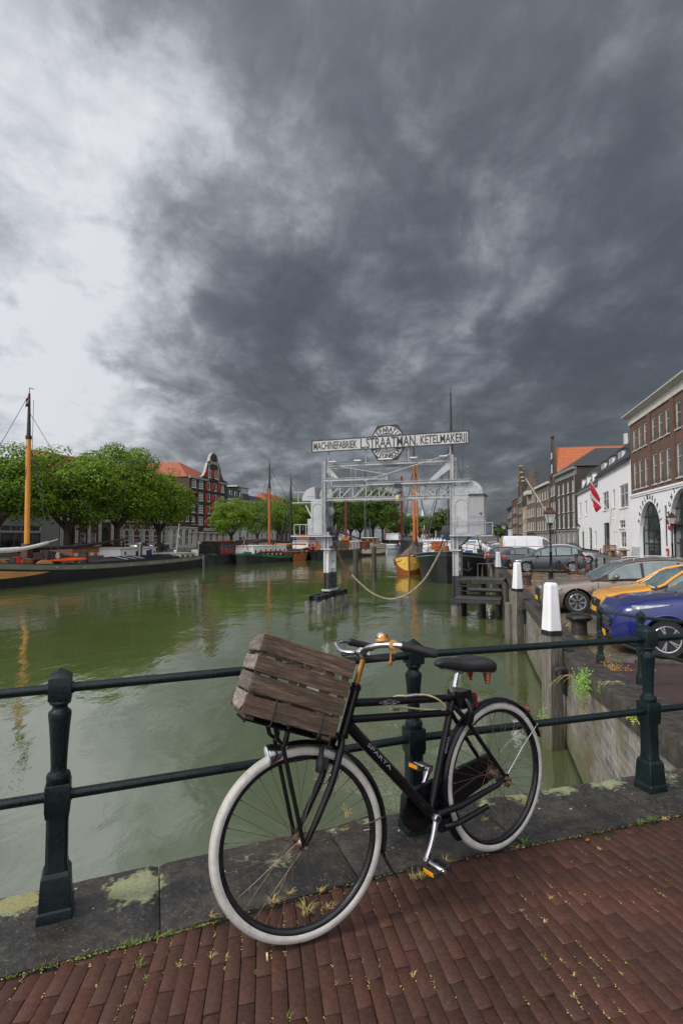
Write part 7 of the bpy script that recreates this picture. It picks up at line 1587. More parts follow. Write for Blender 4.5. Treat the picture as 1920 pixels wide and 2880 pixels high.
arc_text(tx, 'KETELMAKERIJ', u1c, .12+zA-.12-wA/2, wA/2+.42, 158, 22, .62, -.085, .012, True, .03, .85); arc_text(tx, 'MACHINEFABRIEK', u2c, .12+zA+.43-wA*.51, wA*.51+.46, 172, 8, .66, -.085, .014, True, .03, .85)
tx.build('lettering', TB, b.root)
b.box('plinth', mat('plinth_grey', (.45, .45, .46), .6), -.02, u1c-wA/2-.02, -.12, -.063, 0, 1.2)
u, z = b.fp(1893, 1477); m = MB(); m.box(u-1.0, u+.3, -.14, -.10, z-.35, z+.45); m.build('red_notice', mat('notice_red', (.42, .022, .022), .5), b.root); m = MB(); m.box(u-.8, u+.1, -.15, -.141, z-.05, z+.12); m.build('notice_band', WFR, b.root)
u, z = b.fp(1881, 1562); m = MB(); m.box(u-.22, u+.22, -.2, -.10, z-.3, z+.6); m.build('red_box', MATS['notice_red'], b.root); m = MB(); m.box(u-.12, u+.12, -.21, -.201, z-.1, z+.35); m.build('box_paper', WFR, b.root)
b.box('side_chimney', BR1, 8, 9, 6, 7, z1+1.5, z1+2.6)

# --- B white house with dormers
b = Bld('white_house', 'tall white plastered house with dormers beside the brick machine works', 'building', (36.0, 77.5), (30.7, 58.52)); W_ = b.W
ze = b.fp(1684, 1336)[1]; ze2 = b.fp(1770, 1296)[1]; ze = (ze+ze2)/2
def R4(px0, px1, py0, py1, dx=0): u0, za = b.fp(px0, py1); u1, _ = b.fp(px1, py1); zb_ = b.fp((px0+px1)/2, py0)[1]; za = b.fp((px0+px1)/2, py1)[1]; return ((u0+u1)/2, max(za, .02), abs(u1-u0), zb_-za)
wins = [R4(1694, 1711, 1383, 1435), R4(1722, 1729, 1377, 1428), R4(1741, 1766, 1362, 1428), R4(1740, 1757, 1463, 1486), R4(1743, 1760, 1495, 1540), R4(1698, 1714, 1470, 1554), R4(1766, 1784, 1455, 1550), R4(1724, 1728, 1495, 1552), R4(1731, 1735, 1495, 1552)]
wins = [w_ for w_ in wins if 0 < w_[0]-w_[2]/2 and w_[0]+w_[2]/2 < W_-.01]
b.wall(0, W_, 0, ze, WHW, wins, .25, 9)
for i, w_ in enumerate(wins): b.window(*w_, fr=BFR if i == 5 else WFR, gl=WGL, nx=2 if w_[2] > 1 else 1, nz=2, y=.14, fw=.11, tall=.62)
m = MB(); m.loft([[(-.1, -.25, ze), (W_, -.25, ze), (W_, 9, ze), (-.1, 9, ze)], [(-.05, 1.1, ze+2.6), (W_, 1.1, ze+2.6), (W_, 7, ze+2.6), (-.05, 7, ze+2.6)]]); m.build('roof', SLATE, b.root)
b.box('gutter', BFR, -.1, W_, -.42, -.25, ze-.14, ze+.08)
for i, u in enumerate((3.2, 8.5, 14.0)):
    o = b.box('dormer', WHW, u-1.2, u+1.2, .25, 3, ze+.3, ze+1.65); b.box('dormer_roof', SLATE, u-1.4, u+1.4, .05, 3, ze+1.652, ze+1.80, o)
    w_ = b.window(u, ze+.4, 2.2, 1.15, nx=3, nz=1, y=.21, sill=False)
# --- C low white house
b = Bld('white_house', 'low white house with dark mansard roof flying the red white flag', 'building', (41.4, 97), (36.02, 77.55)); W_ = b.W
ze = (b.fp(1626, 1389)[1]+b.fp(1680, 1363)[1])/2
wins = [R4(1628, 1634, 1414, 1455), R4(1644, 1650, 1408, 1450), R4(1676, 1682, 1405, 1447), R4(1654, 1664, 1484, 1550), R4(1636, 1642, 1496, 1540), R4(1671, 1677, 1494, 1540)]
wins = [w_ for w_ in wins if 0 < w_[0]-w_[2]/2 and w_[0]+w_[2]/2 < W_]
b.wall(0, W_, 0, ze, WHW, wins, .25, 9)
for i, w_ in enumerate(wins): b.window(*w_, fr=WFR if i != 3 else DGREEN, gl=WGL, nx=1, nz=2, y=.16, fw=.14)
b.box('plinth', BFR, -.02, W_, -.05, -.003, 0, .35); b.box('gutter', GREYST, -.1, W_, -.3, -.003, ze-.1, ze+.12)
m = MB(); m.loft([[(0, -.1, ze+.12), (W_, -.1, ze+.12), (W_, 9, ze+.12), (0, 9, ze+.12)], [(0, 1.5, ze+3.6), (W_, 1.5, ze+3.6), (W_, 8, ze+3.6), (0, 8, ze+3.6)]]); m.build('roof', TILE_D, b.root)
for u in (4.5, 9.6, 14.6):
    o = b.box('dormer', WHW, u-.62, u+.62, .3, 3, ze+.45, ze+2.15); b.box('dormer_roof', GREYST, u-.75, u+.75, .15, 3, ze+2.152, ze+2.28, o); b.window(u, ze+.55, .95, 1.5, nx=2, nz=1, y=.26, sill=False)
fl = thing('flag', 'red white red flag hanging on a slanting pole from the white house', 'flag', M=b.M)
u0, z0_ = b.fp(1658, 1353, -2.6); u1_, z1_ = b.fp(1722, 1459, -.1); pa = V3((u0, -2.6, z0_)); pb2 = V3((u1_, -.1, z1_))
m = MB(); m.tube([pb2, pa], .05, 6); m.ball(pb2, .12); m.build('flag_pole', HWHITE, fl, True)
m = MB(); nx, ny = 14, 12; rows = []
top = pa.lerp(pb2, .03); d = (pb2-pa); 
for j in range(ny+1):
    v = j/ny; base = pa.lerp(pb2, .02+.44*v); row = []
    for i in range(nx+1):
        t_ = i/nx; drop = (3.0*(1-v*.5))*t_; row.append(base+V3((.30*math.sin(t_*6+v*3)*(.3+t_)-.9*t_*v, .35*math.cos(t_*7+v*2.5)*t_, -drop-.25*t_*v)))
    rows.append(row)
for j in range(ny):
    for i in range(nx):
        m.cur = 1 if (nx*.33 < i < nx*.64) else 0; m.add([rows[j][i], rows[j][i+1], rows[j+1][i+1], rows[j+1][i]], [(0, 1, 2, 3)])
o = m.build('flag_cloth', [mat('flag_bright_red', (.50, .012, .03), .7), FW_], fl, True); o.modifiers.new('s', 'SOLIDIFY').thickness = .02
# --- D dark brick house with dark tiled roof
def house_rows(name, label, pl, pr, h, wm, nw, rows, ww, gl=None, ground=None, gm=None, gh=3.2, D=10, group=None, nx=2, nz=2, fr=None, tall=None, margin=.6):
    b = Bld(name, label, 'building', pl, pr, group=group); W_ = b.W; us = [margin+(W_-2*margin)*(i+.5)/nw for i in range(nw)]; holes = []
    for (z, hh) in rows: holes += rows_of(us, z, ww, hh)
    z0 = gh if gm else 0; b.wall(0, W_, z0, h, wm, holes, .2, D)
    for w_ in holes: b.window(*w_, nx=nx, nz=nz, gl=gl or WGL, fr=fr, tall=tall)
    if gm:
        gholes = [(u, .5 if k % 3 else .05, ww*1.05, gh-.9 if k % 3 else gh-.5) for k, u in enumerate(us)]; b.wall(0, W_, 0, gh, gm, gholes, .2, D, name='ground_floor_wall', y=-.04)
        for k, w_ in enumerate(gholes): b.window(*w_, nx=2, nz=2 if k % 3 else 3, gl=WGL, sill=False, name='window' if k % 3 else 'door', fr=fr)
        b.box('string_course', gm, -.02, W_+.02, -.2, -.042, gh-.1, gh+.12)
    MB().tube([(W_-.25, -.32, .2), (W_-.25, -.32, h-.2)], .06, 6).build('drainpipe', GREYST, b.root, True)
    return b
b = house_rows('brick_house', 'dark brown brick house with grey tiled roof and tall white windows', (43.5, 112), (41.35, 97.1), 14.6, BR2, 4, [(10.4, 2.0), (6.9, 3.0), (3.9, 2.7)], 1.25, gl=WGLL, gm=GREYST, gh=3.4, D=24); W_ = b.W
b.box('cornice', GREYST, -.1, W_+.1, -.6, .0, 14.3, 14.75); b.box('frieze', GREYST, -.05, W_+.05, -.12, -.003, 13.2, 14.29)
m = MB(); m.add([(-.2, -.5, 14.75), (W_+.3, -.5, 14.75), (W_+.3, 24.2, 14.75), (-.2, 24.2, 14.75), (W_/2, 5.5, 19.0), (W_/2, 24, 19.0)], [(0, 1, 4), (1, 2, 5, 4), (2, 3, 5), (3, 0, 4, 5)]); m.build('roof', TILE_D, b.root)
o = b.box('chimney', brickmat('chimney_brick', (.22, .12, .045), (.16, .09, .04), (.2, .16, .1)), W_-5.2, W_-3.8, 14.4, 15.8, 15.5, 19.2); b.box('chimney_pot', BFR, W_-4.6, W_-4.4, 15, 15.2, 19.2, 21.0, o)
# --- E tall gable house with orange roof
b = house_rows('gable_house', 'narrow dark gable house with a long bright orange tile roof', (44.9, 119), (43.52, 112.1), 14.8, BR2, 3, [(10.8, 2.1), (7.2, 2.3), (3.9, 2.3)], 1.0, gm=BR2, gh=3.3, D=34); W_ = b.W
m = MB(); m.prism([(0, 14.8), (W_, 14.8), (W_*.58, 22.4), (W_*.58, 23.2), (W_*.42, 23.2), (W_*.42, 22.4)], -.1, .35); m.build('gable', BR2, b.root); b.box('gable_cap', BR4, W_*.38, W_*.62, -.2, .45, 23.2, 23.6)
b.window(W_*.5, 15.6, .9, 1.8, nx=1, nz=2, y=-.14); b.window(W_*.5, 18.6, .8, 1.3, nx=1, nz=1, y=-.14)
m = MB(); m.add([(-.3, .35, 14.7), (W_+.3, .35, 14.7), (W_/2, .35, 21.0), (-.3, 34, 14.7), (W_+.3, 34, 14.7), (W_/2, 34, 21.0)], [(0, 2, 5, 3), (2, 1, 4, 5), (3, 5, 4)]); m.build('roof', TILE_O, b.root); b.box('chimney', PALE, W_*.45, W_*.58, 14, 14.6, 21.2, 23.4)
# --- further houses of the right row
b = house_rows('canal_house', 'brown gabled warehouse with a white flag pole leaning from its front', (47.5, 135), (44.92, 119.1), 14.0, BR4, 5, [(10.6, 1.9), (7.2, 2.1), (3.8, 2.2)], 1.35, gm=GREYST, gh=3.2, nx=2); W_ = b.W
b.box('cornice', PALE, -.1, W_+.1, -.5, .2, 13.8, 14.3); b.gable_roof('roof', TILE_D, 0, W_, 12, 14.3, 18.5)
fp_ = MB(); fp_.tube([(W_*.72, -.2, 8.5), (W_*.40, -3.4, 16.0)], .045, 6); fp_.build('flag_pole', HWHITE, b.root, True)
b = house_rows('gable_house', 'tall tan brick house with stepped gable and small balcony', (50.2, 150), (47.55, 135.2), 14.5, BR4, 5, [(11, 1.9), (7.4, 2.2), (3.9, 2.2)], 1.4, gm=BR3, gh=3.2); W_ = b.W
m = MB(); m.prism([(0, 14.5), (W_, 14.5), (W_, 15.5), (W_*.85, 15.5), (W_*.85, 16.8), (W_*.7, 16.8), (W_*.7, 18.4), (W_*.58, 18.4), (W_*.58, 20.2), (W_*.42, 20.2), (W_*.42, 18.4), (W_*.3, 18.4), (W_*.3, 16.8), (W_*.15, 16.8), (W_*.15, 15.5), (0, 15.5)], 0, .5); m.build('stepped_gable', BR4, b.root); b.gable_roof('roof', TILE_D, 0, W_, 12, 14.5, 19, 'y', y0=.5); b.box('balcony', PALE, W_*.2, W_*.6, -1.2, -.003, 13.2, 14.2)
b = house_rows('canal_house', 'ochre and pale fronted house between gabled brick houses', (53.0, 162), (50.25, 150.3), 11.0, mat('ochre_plaster', (.36, .24, .15), .7, var=.2), 4, [(7.4, 2.2), (3.8, 2.3)], 1.5, gm=PALE, gh=3.2); b.gable_roof('roof', TILE_D, 0, b.W, 10, 11, 14)
b = house_rows('gable_house', 'tall dark stepped gable warehouse with yellow stone trim far along the quay', (57.5, 180), (53.05, 162.2), 17.5, BR2, 5, [(13, 2), (9.6, 2), (6.4, 2), (3.4, 1.9)], 1.3); W_ = b.W
m = MB(); m.prism([(0, 17.5), (W_, 17.5), (W_, 18.6), (W_*.84, 18.6), (W_*.84, 20), (W_*.7, 20), (W_*.7, 21.8), (W_*.57, 21.8), (W_*.57, 24), (W_*.43, 24), (W_*.43, 21.8), (W_*.3, 21.8), (W_*.3, 20), (W_*.16, 20), (W_*.16, 18.6), (0, 18.6)], 0, .6); m.build('stepped_gable', BR2, b.root)
m = MB()
for u, z in ((W_*.92, 18.6), (W_*.77, 20), (W_*.63, 21.8), (W_*.5, 24), (W_*.37, 21.8), (W_*.23, 20), (W_*.08, 18.6)): m.box(u-1.3, u+1.3, -.15, .7, z, z+.35)
m.build('trim', mat('yellow_stone', (.42, .30, .12), .6, var=.2), b.root); b.gable_roof('roof', TILE_D, 0, W_, 14, 17.5, 23, 'y', y0=.6)
b = house_rows('canal_house', 'red brown brick warehouse far along the brick row', (61.0, 198), (57.55, 180.2), 15.0, brickmat('far_red_brick', (.13, .035, .022), (.09, .028, .02), (.08, .05, .04)), 4, [(10.5, 2), (7, 2), (3.6, 2)], 1.3, nx=1); b.gable_roof('roof', TILE_R, 0, b.W, 12, 15, 19)
b = house_rows('canal_house', 'farthest dark house ending the brick row beside the drawbridge', (65.5, 218), (61.05, 198.2), 13.0, BR2, 4, [(9.5, 2), (6, 2), (2.6, 2)], 1.5, gm=WHW, gh=5, nx=1); b.box('cornice', BFR, -.2, b.W+.2, -.5, .5, 12.8, 13.4); b.gable_roof('roof', TILE_D, 0, b.W, 12, 13.4, 15)

# --- left row behind the trees
LB = lambda y, d=-60: (d+.25*y, y)
b = Bld('town_house', 'grey fronted house with garage openings behind the yellow mast', 'building', LB(56), LB(79)); W_ = b.W
gh = 4.0; holes = [(3.5, .1, 5.2, 2.6), (10.3, .1, 2.2, 3.1), (17.0, .1, 6.6, 2.6)]; tops = [(3.5, 2.9, 5.2, .8), (17, 2.9, 6.6, .8)]
b.wall(0, W_, 0, gh+1.2, mat('grey_ground_floor', (.30, .31, .30), .6, var=.12), holes+tops, .3, 9, name='ground_floor_wall', y=-.04)
for i, w_ in enumerate(holes): b.window(*w_, fr=WFR if i == 1 else BFR, gl=WGL, nx=2 if i != 1 else 1, nz=1, sill=False, name='garage_door' if i != 1 else 'door')
for w_ in tops: b.window(*w_, nx=4, nz=1, sill=False)
up = rows_of([3.5, 7.5, 12, 16, 20], 6.0, 1.5, 2.2)+rows_of([3.5, 7.5, 12, 16, 20], 9.2, 1.5, 1.8); b.wall(0, W_, gh+1.2, 11.8, BR2, up, .2, 9)
for w_ in up: b.window(*w_, nx=2, nz=2)
b.box('cornice', PALE, -.1, W_, -.4, -.003, 11.4, 11.9); b.gable_roof('roof', TILE_D, 0, W_, 9, 11.9, 13.0)
b = Bld('town_house', 'brown house with pale pilasters and arched dark doors behind the iron fence', 'building', LB(79.1), LB(91)); W_ = b.W
holes = [(2.0, .3, 1.7, 3.6), (9.8, .3, 1.7, 3.4)]; lw = [(4.8, 1.2, 1.2, 1.6), (7.2, 1.2, 1.2, 1.6)]; up = rows_of([2, 4.8, 7.4, 10.2], 5.4, 1.3, 2.2)+rows_of([2, 4.8, 7.4, 10.2], 8.6, 1.3, 1.8)
b.wall(0, W_, 0, 11.2, BR3, holes+lw+up, .2, 9)
for u, z, w, h in holes: m = MB(); arch(m, u, z, w, h, -.004, .2); m.build('arch_head', BR3, b.root)
for w_ in holes: b.window(*w_, fr=BFR, gl=DGREEN, nx=2, nz=2, sill=False, name='door')
for w_ in lw+up: b.window(*w_)
m = MB()
for u in (.35, 3.4, 6.1, 8.6, 11.6): m.box(u-.28, u+.28, -.12, -.004, 0, 4.6)
m.box(0, W_, -.2, -.004, 4.6, 5.0); m.build('pilaster', PALE, b.root); b.gable_roof('roof', TILE_R, 0, W_, 9, 11.2, 15)
b = Bld('town_house', 'striped red brown and cream brick house with arched windows behind the trees', 'building', LB(91.1), LB(107)); W_ = b.W
us = [1.9, 4.4, 7.6, 10.4, 13.4, 15.6]; holes = rows_of(us[:], .9, 1.55, 3.1); up = rows_of(us, 5.6, 1.4, 2.3)+rows_of(us, 8.8, 1.3, 1.9)
b.wall(0, W_, 0, 11.6, BR3, holes+up, .2, 9); m2 = MB()
for u, z, w, h in holes:
    m = MB(); arch(m, u, z, w, h, -.004, .2); m.build('arch_head', BR3, b.root)
    for k in range(7):
        a0 = math.pi*(k+.15)/7; a1 = math.pi*(k+.85)/7; r0, r1 = w/2+.03, w/2+.42; c = (u, z+h-w/2)
        if k % 2 == 0: m2.prism([(c[0]+r0*math.cos(a0), c[1]+r0*math.sin(a0)), (c[0]+r1*math.cos(a0), c[1]+r1*math.sin(a0)), (c[0]+r1*math.cos(a1), c[1]+r1*math.sin(a1)), (c[0]+r0*math.cos(a1), c[1]+r0*math.sin(a1))], -.06, -.006)
segs = [0]+[e for u in us for e in (u-.78, u+.78)]+[W_]
for z in (.9, 1.6, 2.3):
    for a, c in zip(segs[::2], segs[1::2]): m2.box(a, c, -.05, -.005, z, z+.17)
for z in (4.75, 5.1, 8.3): m2.box(0, W_, -.14, -.005, z, z+.2)
for z in (6.2, 7.0, 9.4, 10.2):
    s2 = [0]+[e for u in us for e in (u-.72, u+.72)]+[W_]
    for a, c in zip(s2[::2], s2[1::2]): m2.box(a, c, -.05, -.005, z, z+.15)
m2.build('stone_band', mat('band_cream', (.42, .36, .28), .6), b.root)
for w_ in holes: b.window(*w_, gl=mat('blind_glass', (.30, .31, .31), .2, var=.2, world=True), nx=1, nz=2, name='arched_window')
for w_ in up: b.window(*w_)
b.gable_roof('roof', TILE_R, 0, W_, 9, 11.6, 15)
b = house_rows('town_house', 'brown brick house with white ground floor beside the red shuttered warehouse', LB(107.1), LB(117.6), 11.5, BR3, 4, [(5.4, 2.3), (8.6, 1.9)], 1.35, gm=PALE, gh=4.2); b.gable_roof('roof', TILE_R, 0, b.W, 9, 11.5, 15)
# warehouse with red shutters
b = Bld('warehouse', 'dark brick warehouse with red shutters, bell gable and white ground floor', 'building', LB(114.2), LB(131.2)); W_ = b.W; b.root.location = b.root.location
z0g = b.fp(570, 1496)[1]; ze = (b.fp(535, 1346)[1]+b.fp(636, 1361)[1])/2; ztop = b.fp(595, 1274)[1]
rowsz = [b.fp(585, y)[1] for y in (1477, 1445, 1411, 1378, 1343)]
wc = [1.35, 3.9]; cw = [6.9, 8.9, 10.9, 12.9]; ww, wh = 1.55, 2.35; holes = []
for i, z in enumerate(rowsz[:4]):
    holes += rows_of([W_*.11, W_*.28], z, 1.9, 1.75)+rows_of([W_*.485, W_*.665], z, 1.15, 1.75)+rows_of([W_*.87], z, 1.7, 1.75)
b.wall(0, W_, z0g, ze, BR2, holes, .2, 14)
for k, w_ in enumerate(holes): b.window(*w_, nx=3 if w_[2] > 1.5 else 1, nz=3 if w_[2] > 1.5 else 1, gl=WGLL if w_[2] > 1.5 else WGL, fw=.13, bw=.08)
for z in rowsz[:4]:
    for u in (W_*.415, W_*.575, W_*.755): b.box('shutter', SHUT, u-(.42 if u < W_*.5 else .62), u+(.42 if u < W_*.5 else .62), -.10, -.01, z+.02, z+1.72)
zg = rowsz[4]
for u in (W_*.415, W_*.575, W_*.755): b.box('shutter', SHUT, u-.55, u+.55, -.16, -.07, zg+.1, zg+1.8)
# bell gable
c = W_*.60; prof = [(W_, ze), (W_, ze+.6), (c+4.7, ze+1.0), (c+3.7, ze+2.2), (c+3.0, ze+4.0), (c+2.65, ztop-2.8), (c+2.65, ztop-2.2), (c+2.1, ztop-1.9), (c+1.75, ztop-1.0), (c+1.2, ztop-.35), (c+.5, ztop), (c-.5, ztop), (c-1.2, ztop-.35), (c-1.75, ztop-1.0), (c-2.1, ztop-1.9), (c-2.65, ztop-2.2), (c-2.65, ztop-2.8), (c-3.0, ze+4.0), (c-3.7, ze+2.2), (c-4.7, ze+1.0), (c-5.6, ze+.6), (c-5.6, ze)]
m = MB(); m.prism([(min(p[0], W_), p[1]) for p in prof], -.05, .5); m.build('bell_gable', BR2, b.root)
m = MB(); tr = [(min(p[0], W_), p[1]) for p in prof]
for a, d in zip(tr[1:-2], tr[2:-1]):
    if (V3((a[0], 0, a[1]))-V3((d[0], 0, d[1]))).length > .05: m.bar((a[0], .15, a[1]), (d[0], .15, d[1]), .6, .2)
m.box(c-2.5, c-2.1, -.2, -.051, ze+.4, ztop-2.6); m.box(c+2.1, c+2.5, -.2, -.051, ze+.4, ztop-2.6); m.box(-.2, c-2.6, -.3, .1, ze-.05, ze+.35); m.box(c+2.6, W_+.2, -.3, .1, ze-.05, ze+.35); m.box(c-1.9, c+1.9, -.2, -.052, ze+4.0, ze+4.6); m.box(c-1.9, c-1.5, -.25, -.052, ze+3.7, ze+5.0); m.box(c+1.5, c+1.9, -.25, -.052, ze+3.7, ze+5.0)
m.build('gable_trim', mat('gable_stone', (.30, .30, .27), .6, var=.15), b.root)
for u in (W_*.485, W_*.665): b.window(u, zg, 1.0, 1.9, nx=1, nz=1, y=-.12)
m = MB(); m.box(c-.1, c+.1, -.12, -.05, ze+5.2, ze+6.8); m.build('hoist_hatch', SHUT, b.root)
m = MB(); zr = ze+7.0; xr0, xr1 = 0, W_
m.add([(-.15, 0, ze+.2), (c-2.2, 7, zr-2.4), (W_+.1, 0, ze+.2), (-.15, 20, ze+.2), (c-2.2, 20, zr-2.4), (W_+.1, 20, ze+.2)], [(0, 1, 4, 3), (1, 2, 5, 4), (3, 4, 5), (0, 2, 1)]); m.v = [Vector((v.x, v.y+.5, v.z)) for v in m.v]; m.build('roof', TILE_R, b.root)
gh = z0g; gx = [W_*.06, W_*.22, W_*.38, W_*.56, W_*.73, W_*.90]; gho = [(u, .15 if k in (1, 4) else .7, 1.5, 3.3 if k in (1, 4) else 3.0) for k, u in enumerate(gx)]
b.wall(0, W_, 0, gh, PALE, gho, .25, 14, name='ground_floor_wall', y=-.05)
for k, w_ in enumerate(gho): b.window(*w_, nx=2, nz=2, sill=False, gl=DRED if k in (1, 4) else WGL, name='door' if k in (1, 4) else 'window')
b.box('string_course', PALE, -.05, W_+.05, -.25, -.052, gh-.3, gh-.05); o = b.box('name_board', PALE, W_*.36, W_*.66, -.12, -.02, gh+.25, gh+.85)
tx = MB(); text_into(tx, 'STOKHOLM', Matrix.Translation((W_*.51, -.125, gh+.38)) @ UPR, .45, .02, .0, width=W_*.24); tx.build('lettering', mat('faded_letter', (.12, .11, .10), .6), o)
# behind: red roofed house left of the gable and houses to the right
b = Bld('roof_house', 'red tiled house roof with chimney rising behind the last big tree', 'building', (-50.5, 120), (-38.5, 127)); b.wall(0, b.W, 0, 13.2, BR3, (), D=10); b.gable_roof('roof', TILE_R, 0, b.W, 10, 13.2, 17.0); b.box('chimney', GREYST, b.W*.25, b.W*.52, 4, 5.5, 16.5, 18.2)
m = MB(); m.box(b.W*.70, b.W*.78, 1.2, 1.9, 14.3, 15.2); m.build('skylight', mat('skylight_frame', (.4, .42, .44), .4), b.root)
b = house_rows('town_house', 'pale grey house with dark dormered roof adjoining the shuttered warehouse', LB(131.4), LB(146), 11.2, mat('pale_plaster', (.58, .58, .55), .6, var=.06), 3, [(4.6, 2.5), (8.0, 2.0), (1.2, 2.4)], 1.5, D=12); W_ = b.W
m = MB(); m.loft([[(0, -.2, 11.2), (W_, -.2, 11.2), (W_, 12, 11.2), (0, 12, 11.2)], [(0, 1.6, 14.2), (W_, 1.6, 14.2), (W_, 10, 14.2), (0, 10, 14.2)]]); m.build('roof', SLATE, b.root); b.box('cornice', PALE, -.2, W_+.2, -.5, -.2, 11.0, 11.5); b.box('roof_box', mat('greywhite_box', (.50, .50, .48), .6), W_*.72, W_, 1.2, 9, 11.6, 15.0); b.box('roof_cap', PALE, W_*.5, W_+.4, .9, 10, 15.002, 15.3)
for u in (W_*.2, W_*.4, W_*.6): b.window(u, 12.0, 1.3, 1.5, nx=1, nz=1, y=.55, sill=False, name='skylight')
LAB = [('white plastered house with grey plinth behind the mid quay trees', (146.2, 163), 9.5, mat('pale_plaster', (.58, .58, .55)), SLATE, 4), ('brown house with orange roof behind the orange tjalk mast', (163.2, 176), 11, BR3, TILE_O, 3), ('dark brick house behind the midwater lift tower', (176.2, 190), 10.5, BR2, TILE_D, 4), ('tan brick house beside the midwater lift tower base', (190.2, 203), 11.0, BR4, TILE_D, 4), ('brown brick house with white frames behind the far trees', (203.2, 217), 10.0, BR3, TILE_D, 4), ('pale house at the far end of the tree-lined row', (217.2, 232), 11.0, PALE, TILE_D, 4)]
for lab, (y0, y1), h, wm, rf, n in LAB:
    b = house_rows('town_house', lab, LB(y0), LB(y1), h, wm, n, [(1.0, 2.4), (4.4, 2.2), (7.4, 1.7)], 1.5, group=None); b.gable_roof('roof', rf, 0, b.W, 10, h, h+4.5)
# --- far end of the canal
FARB = [('dark roofed house with white gable edge behind the red derrick', 1085, 1130, 12.8, BR3, TILE_D), ('grey terrace with glass roof rails at the canal head', 1128, 1178, 13.5, GREYST, ZINC), ('house with red roof adjoining the white turret', 1200, 1222, 9.5, mat('pale_plaster', (.58, .58, .55)), TILE_R), ('dark slate roofed house ending the far quay row', 1220, 1262, 11.5, BR4, SLATE), ('brown house with red roof behind olive trees', 1262, 1330, 10.5, BR3, TILE_R)]
for i, (lab, a, c, h, wm, rf) in enumerate(FARB):
    y = 262+i*1.3; b = house_rows('canal_house', lab, (TX(a, y), y), (TX(c, y), y), h*.62, wm, 4, [(1, 2.2), (4.3, 1.8)], 1.3, D=12); b.gable_roof('roof', rf, 0, b.W, 12, h*.62, h)
b = Bld('turret_house', 'small white ornate turret house at the head of the canal', 'building', (TX(1176, 259), 259), (TX(1201, 259), 259)); b.wall(0, b.W, 0, 10.5, WHW, rows_of([1, 3], 1, .9, 2.2)+rows_of([1, 3], 4.5, .9, 2), .2, 6); m = MB(); w = b.W; m.prism([(0, 10.5), (w, 10.5), (w*.8, 12), (w*.66, 12.4), (w*.62, 14.2), (w*.5, 15.2), (w*.38, 14.2), (w*.34, 12.4), (w*.2, 12)], -.1, .5); m.tube([(w*.5, .2, 15), (w*.5, .2, 17)], .12, 6); m.build('ornate_gable', WHW, b.root)
for u in (1, 3):
    for z in (1, 4.5): b.window(u, z, .9, 2)
m = MB(); 
for i in range(14): x = TX(1110, 262)+i*.9; m.tube([(x, 262, 13.0), (x+.8, 264, 14.4)], .06, 4)
tag(m.build('roof_rail', ZINC), 'slanting roof rails on the grey terrace at the canal head', 'railing')
# small white bollards and parked cars on the far quay
wb = None
for i in range(16):
    x = TX(1165+i*8.2, 233); lab = 'white painted bollard in the far quay row at the canal head'
    if wb is None: wb = thing('quay_bollard', lab, 'bollard', (x, 233.6, GZ), group='white bollards on the far quay'); m = MB(); m.loft([[(-.35, -.35, 0), (.35, -.35, 0), (.35, .35, 0), (-.35, .35, 0)], [(-.25, -.25, 1.9), (.25, -.25, 1.9), (.25, .25, 1.9), (-.25, .25, 1.9)]]); m.build('post', WHITE_W, wb, bevel=.06)
    else: c = copy_tree(wb); c.location.x = x
# drawbridge
t = thing('drawbridge', 'dark green balance drawbridge at the far end of the street', 'drawbridge', (TX(1398, 215), 215, GZ), R(-4)); GRN = mat('bridge_green', (.02, .05, .045), .5)
m = MB()
for x in (0, 3.2): m.box(x-.18, x+.18, -.2, .2, 0, 7.0)
m.box(-.2, 3.4, -.2, .2, 6.3, 6.7); m.build('portal', GRN, t); m = MB()
for y in (-.3, .3): m.tube([(-5, y, 7.9), (12, y, 4.6)], .16, 6); m.tube([(11.5, y, 4.7), (11.8, y, 1)], .08, 5)
m.build('balance_beam', GRN, t); m = MB(); m.box(1, 13, -1.5, 1.5, .3, .8); m.build('bridge_deck', GRN, t)
# iron fence, bench, table, left quay cars
t = thing('iron_fence', 'black ornamental iron fence before the brown house with pilasters', 'fence', (*LB(80.5, -57.6), GZ), math.atan2(.97, .2425)); m = MB()
m.box(0, 9.5, -.03, .03, 1.15, 1.22); m.box(0, 9.5, -.03, .03, .2, .26)
for i in range(40): m.box(i*.24, i*.24+.05, -.025, .025, .05, 1.2)
m.build('rail_panel', BFR, t); m = MB()
for i in range(5): m.box(i*2.35-.09, i*2.35+.09, -.09, .09, 0, 1.5)
m.build('fence_post', BFR, t)
bench = thing('bench', 'brown wooden bench with open back against the white house', 'bench', M=frame((31.6, 65.2, GZ+.1), Vector((-5.3, 19, 0))*-1)); BW = mat('bench_wood', (.20, .075, .03), .5, var=.3, scale=4)
m = MB(); m.box(-1.0, 1.0, -.62, -.1, .42, .47); m.build('seat', BW, bench); m = MB()
for z in (.6, .78, .96): m.box(-1.0, 1.0, -.1, -.05, z, z+.12)
m.box(-.2, .9, -.1, -.04, 1.08, 1.16); m.build('backrest', BW, bench)
for x in (-.95, .95):
    for y in (-.6, -.1): m = MB(); m.box(x-.05, x+.05, y-.04, y+.04, 0, .64 if y < -.3 else 1.15); m.build('leg', BW, bench)
    m = MB(); m.box(x-.05, x+.05, -.64, -.04, .64, .70); m.build('armrest', BW, bench)
tb = thing('stone_table', 'low weathered stone table beside the machine works arch', 'table', M=frame((30.15, 59.8, GZ+.1), Vector((-5.3, 19, 0))*-1)); ST_ = mat('table_stone', (.24, .15, .10), .7, var=.3, scale=5)
m = MB(); m.box(-1.3, 1.3, -.9, -.1, .62, .74); m.build('tabletop', ST_, tb, bevel=.02)
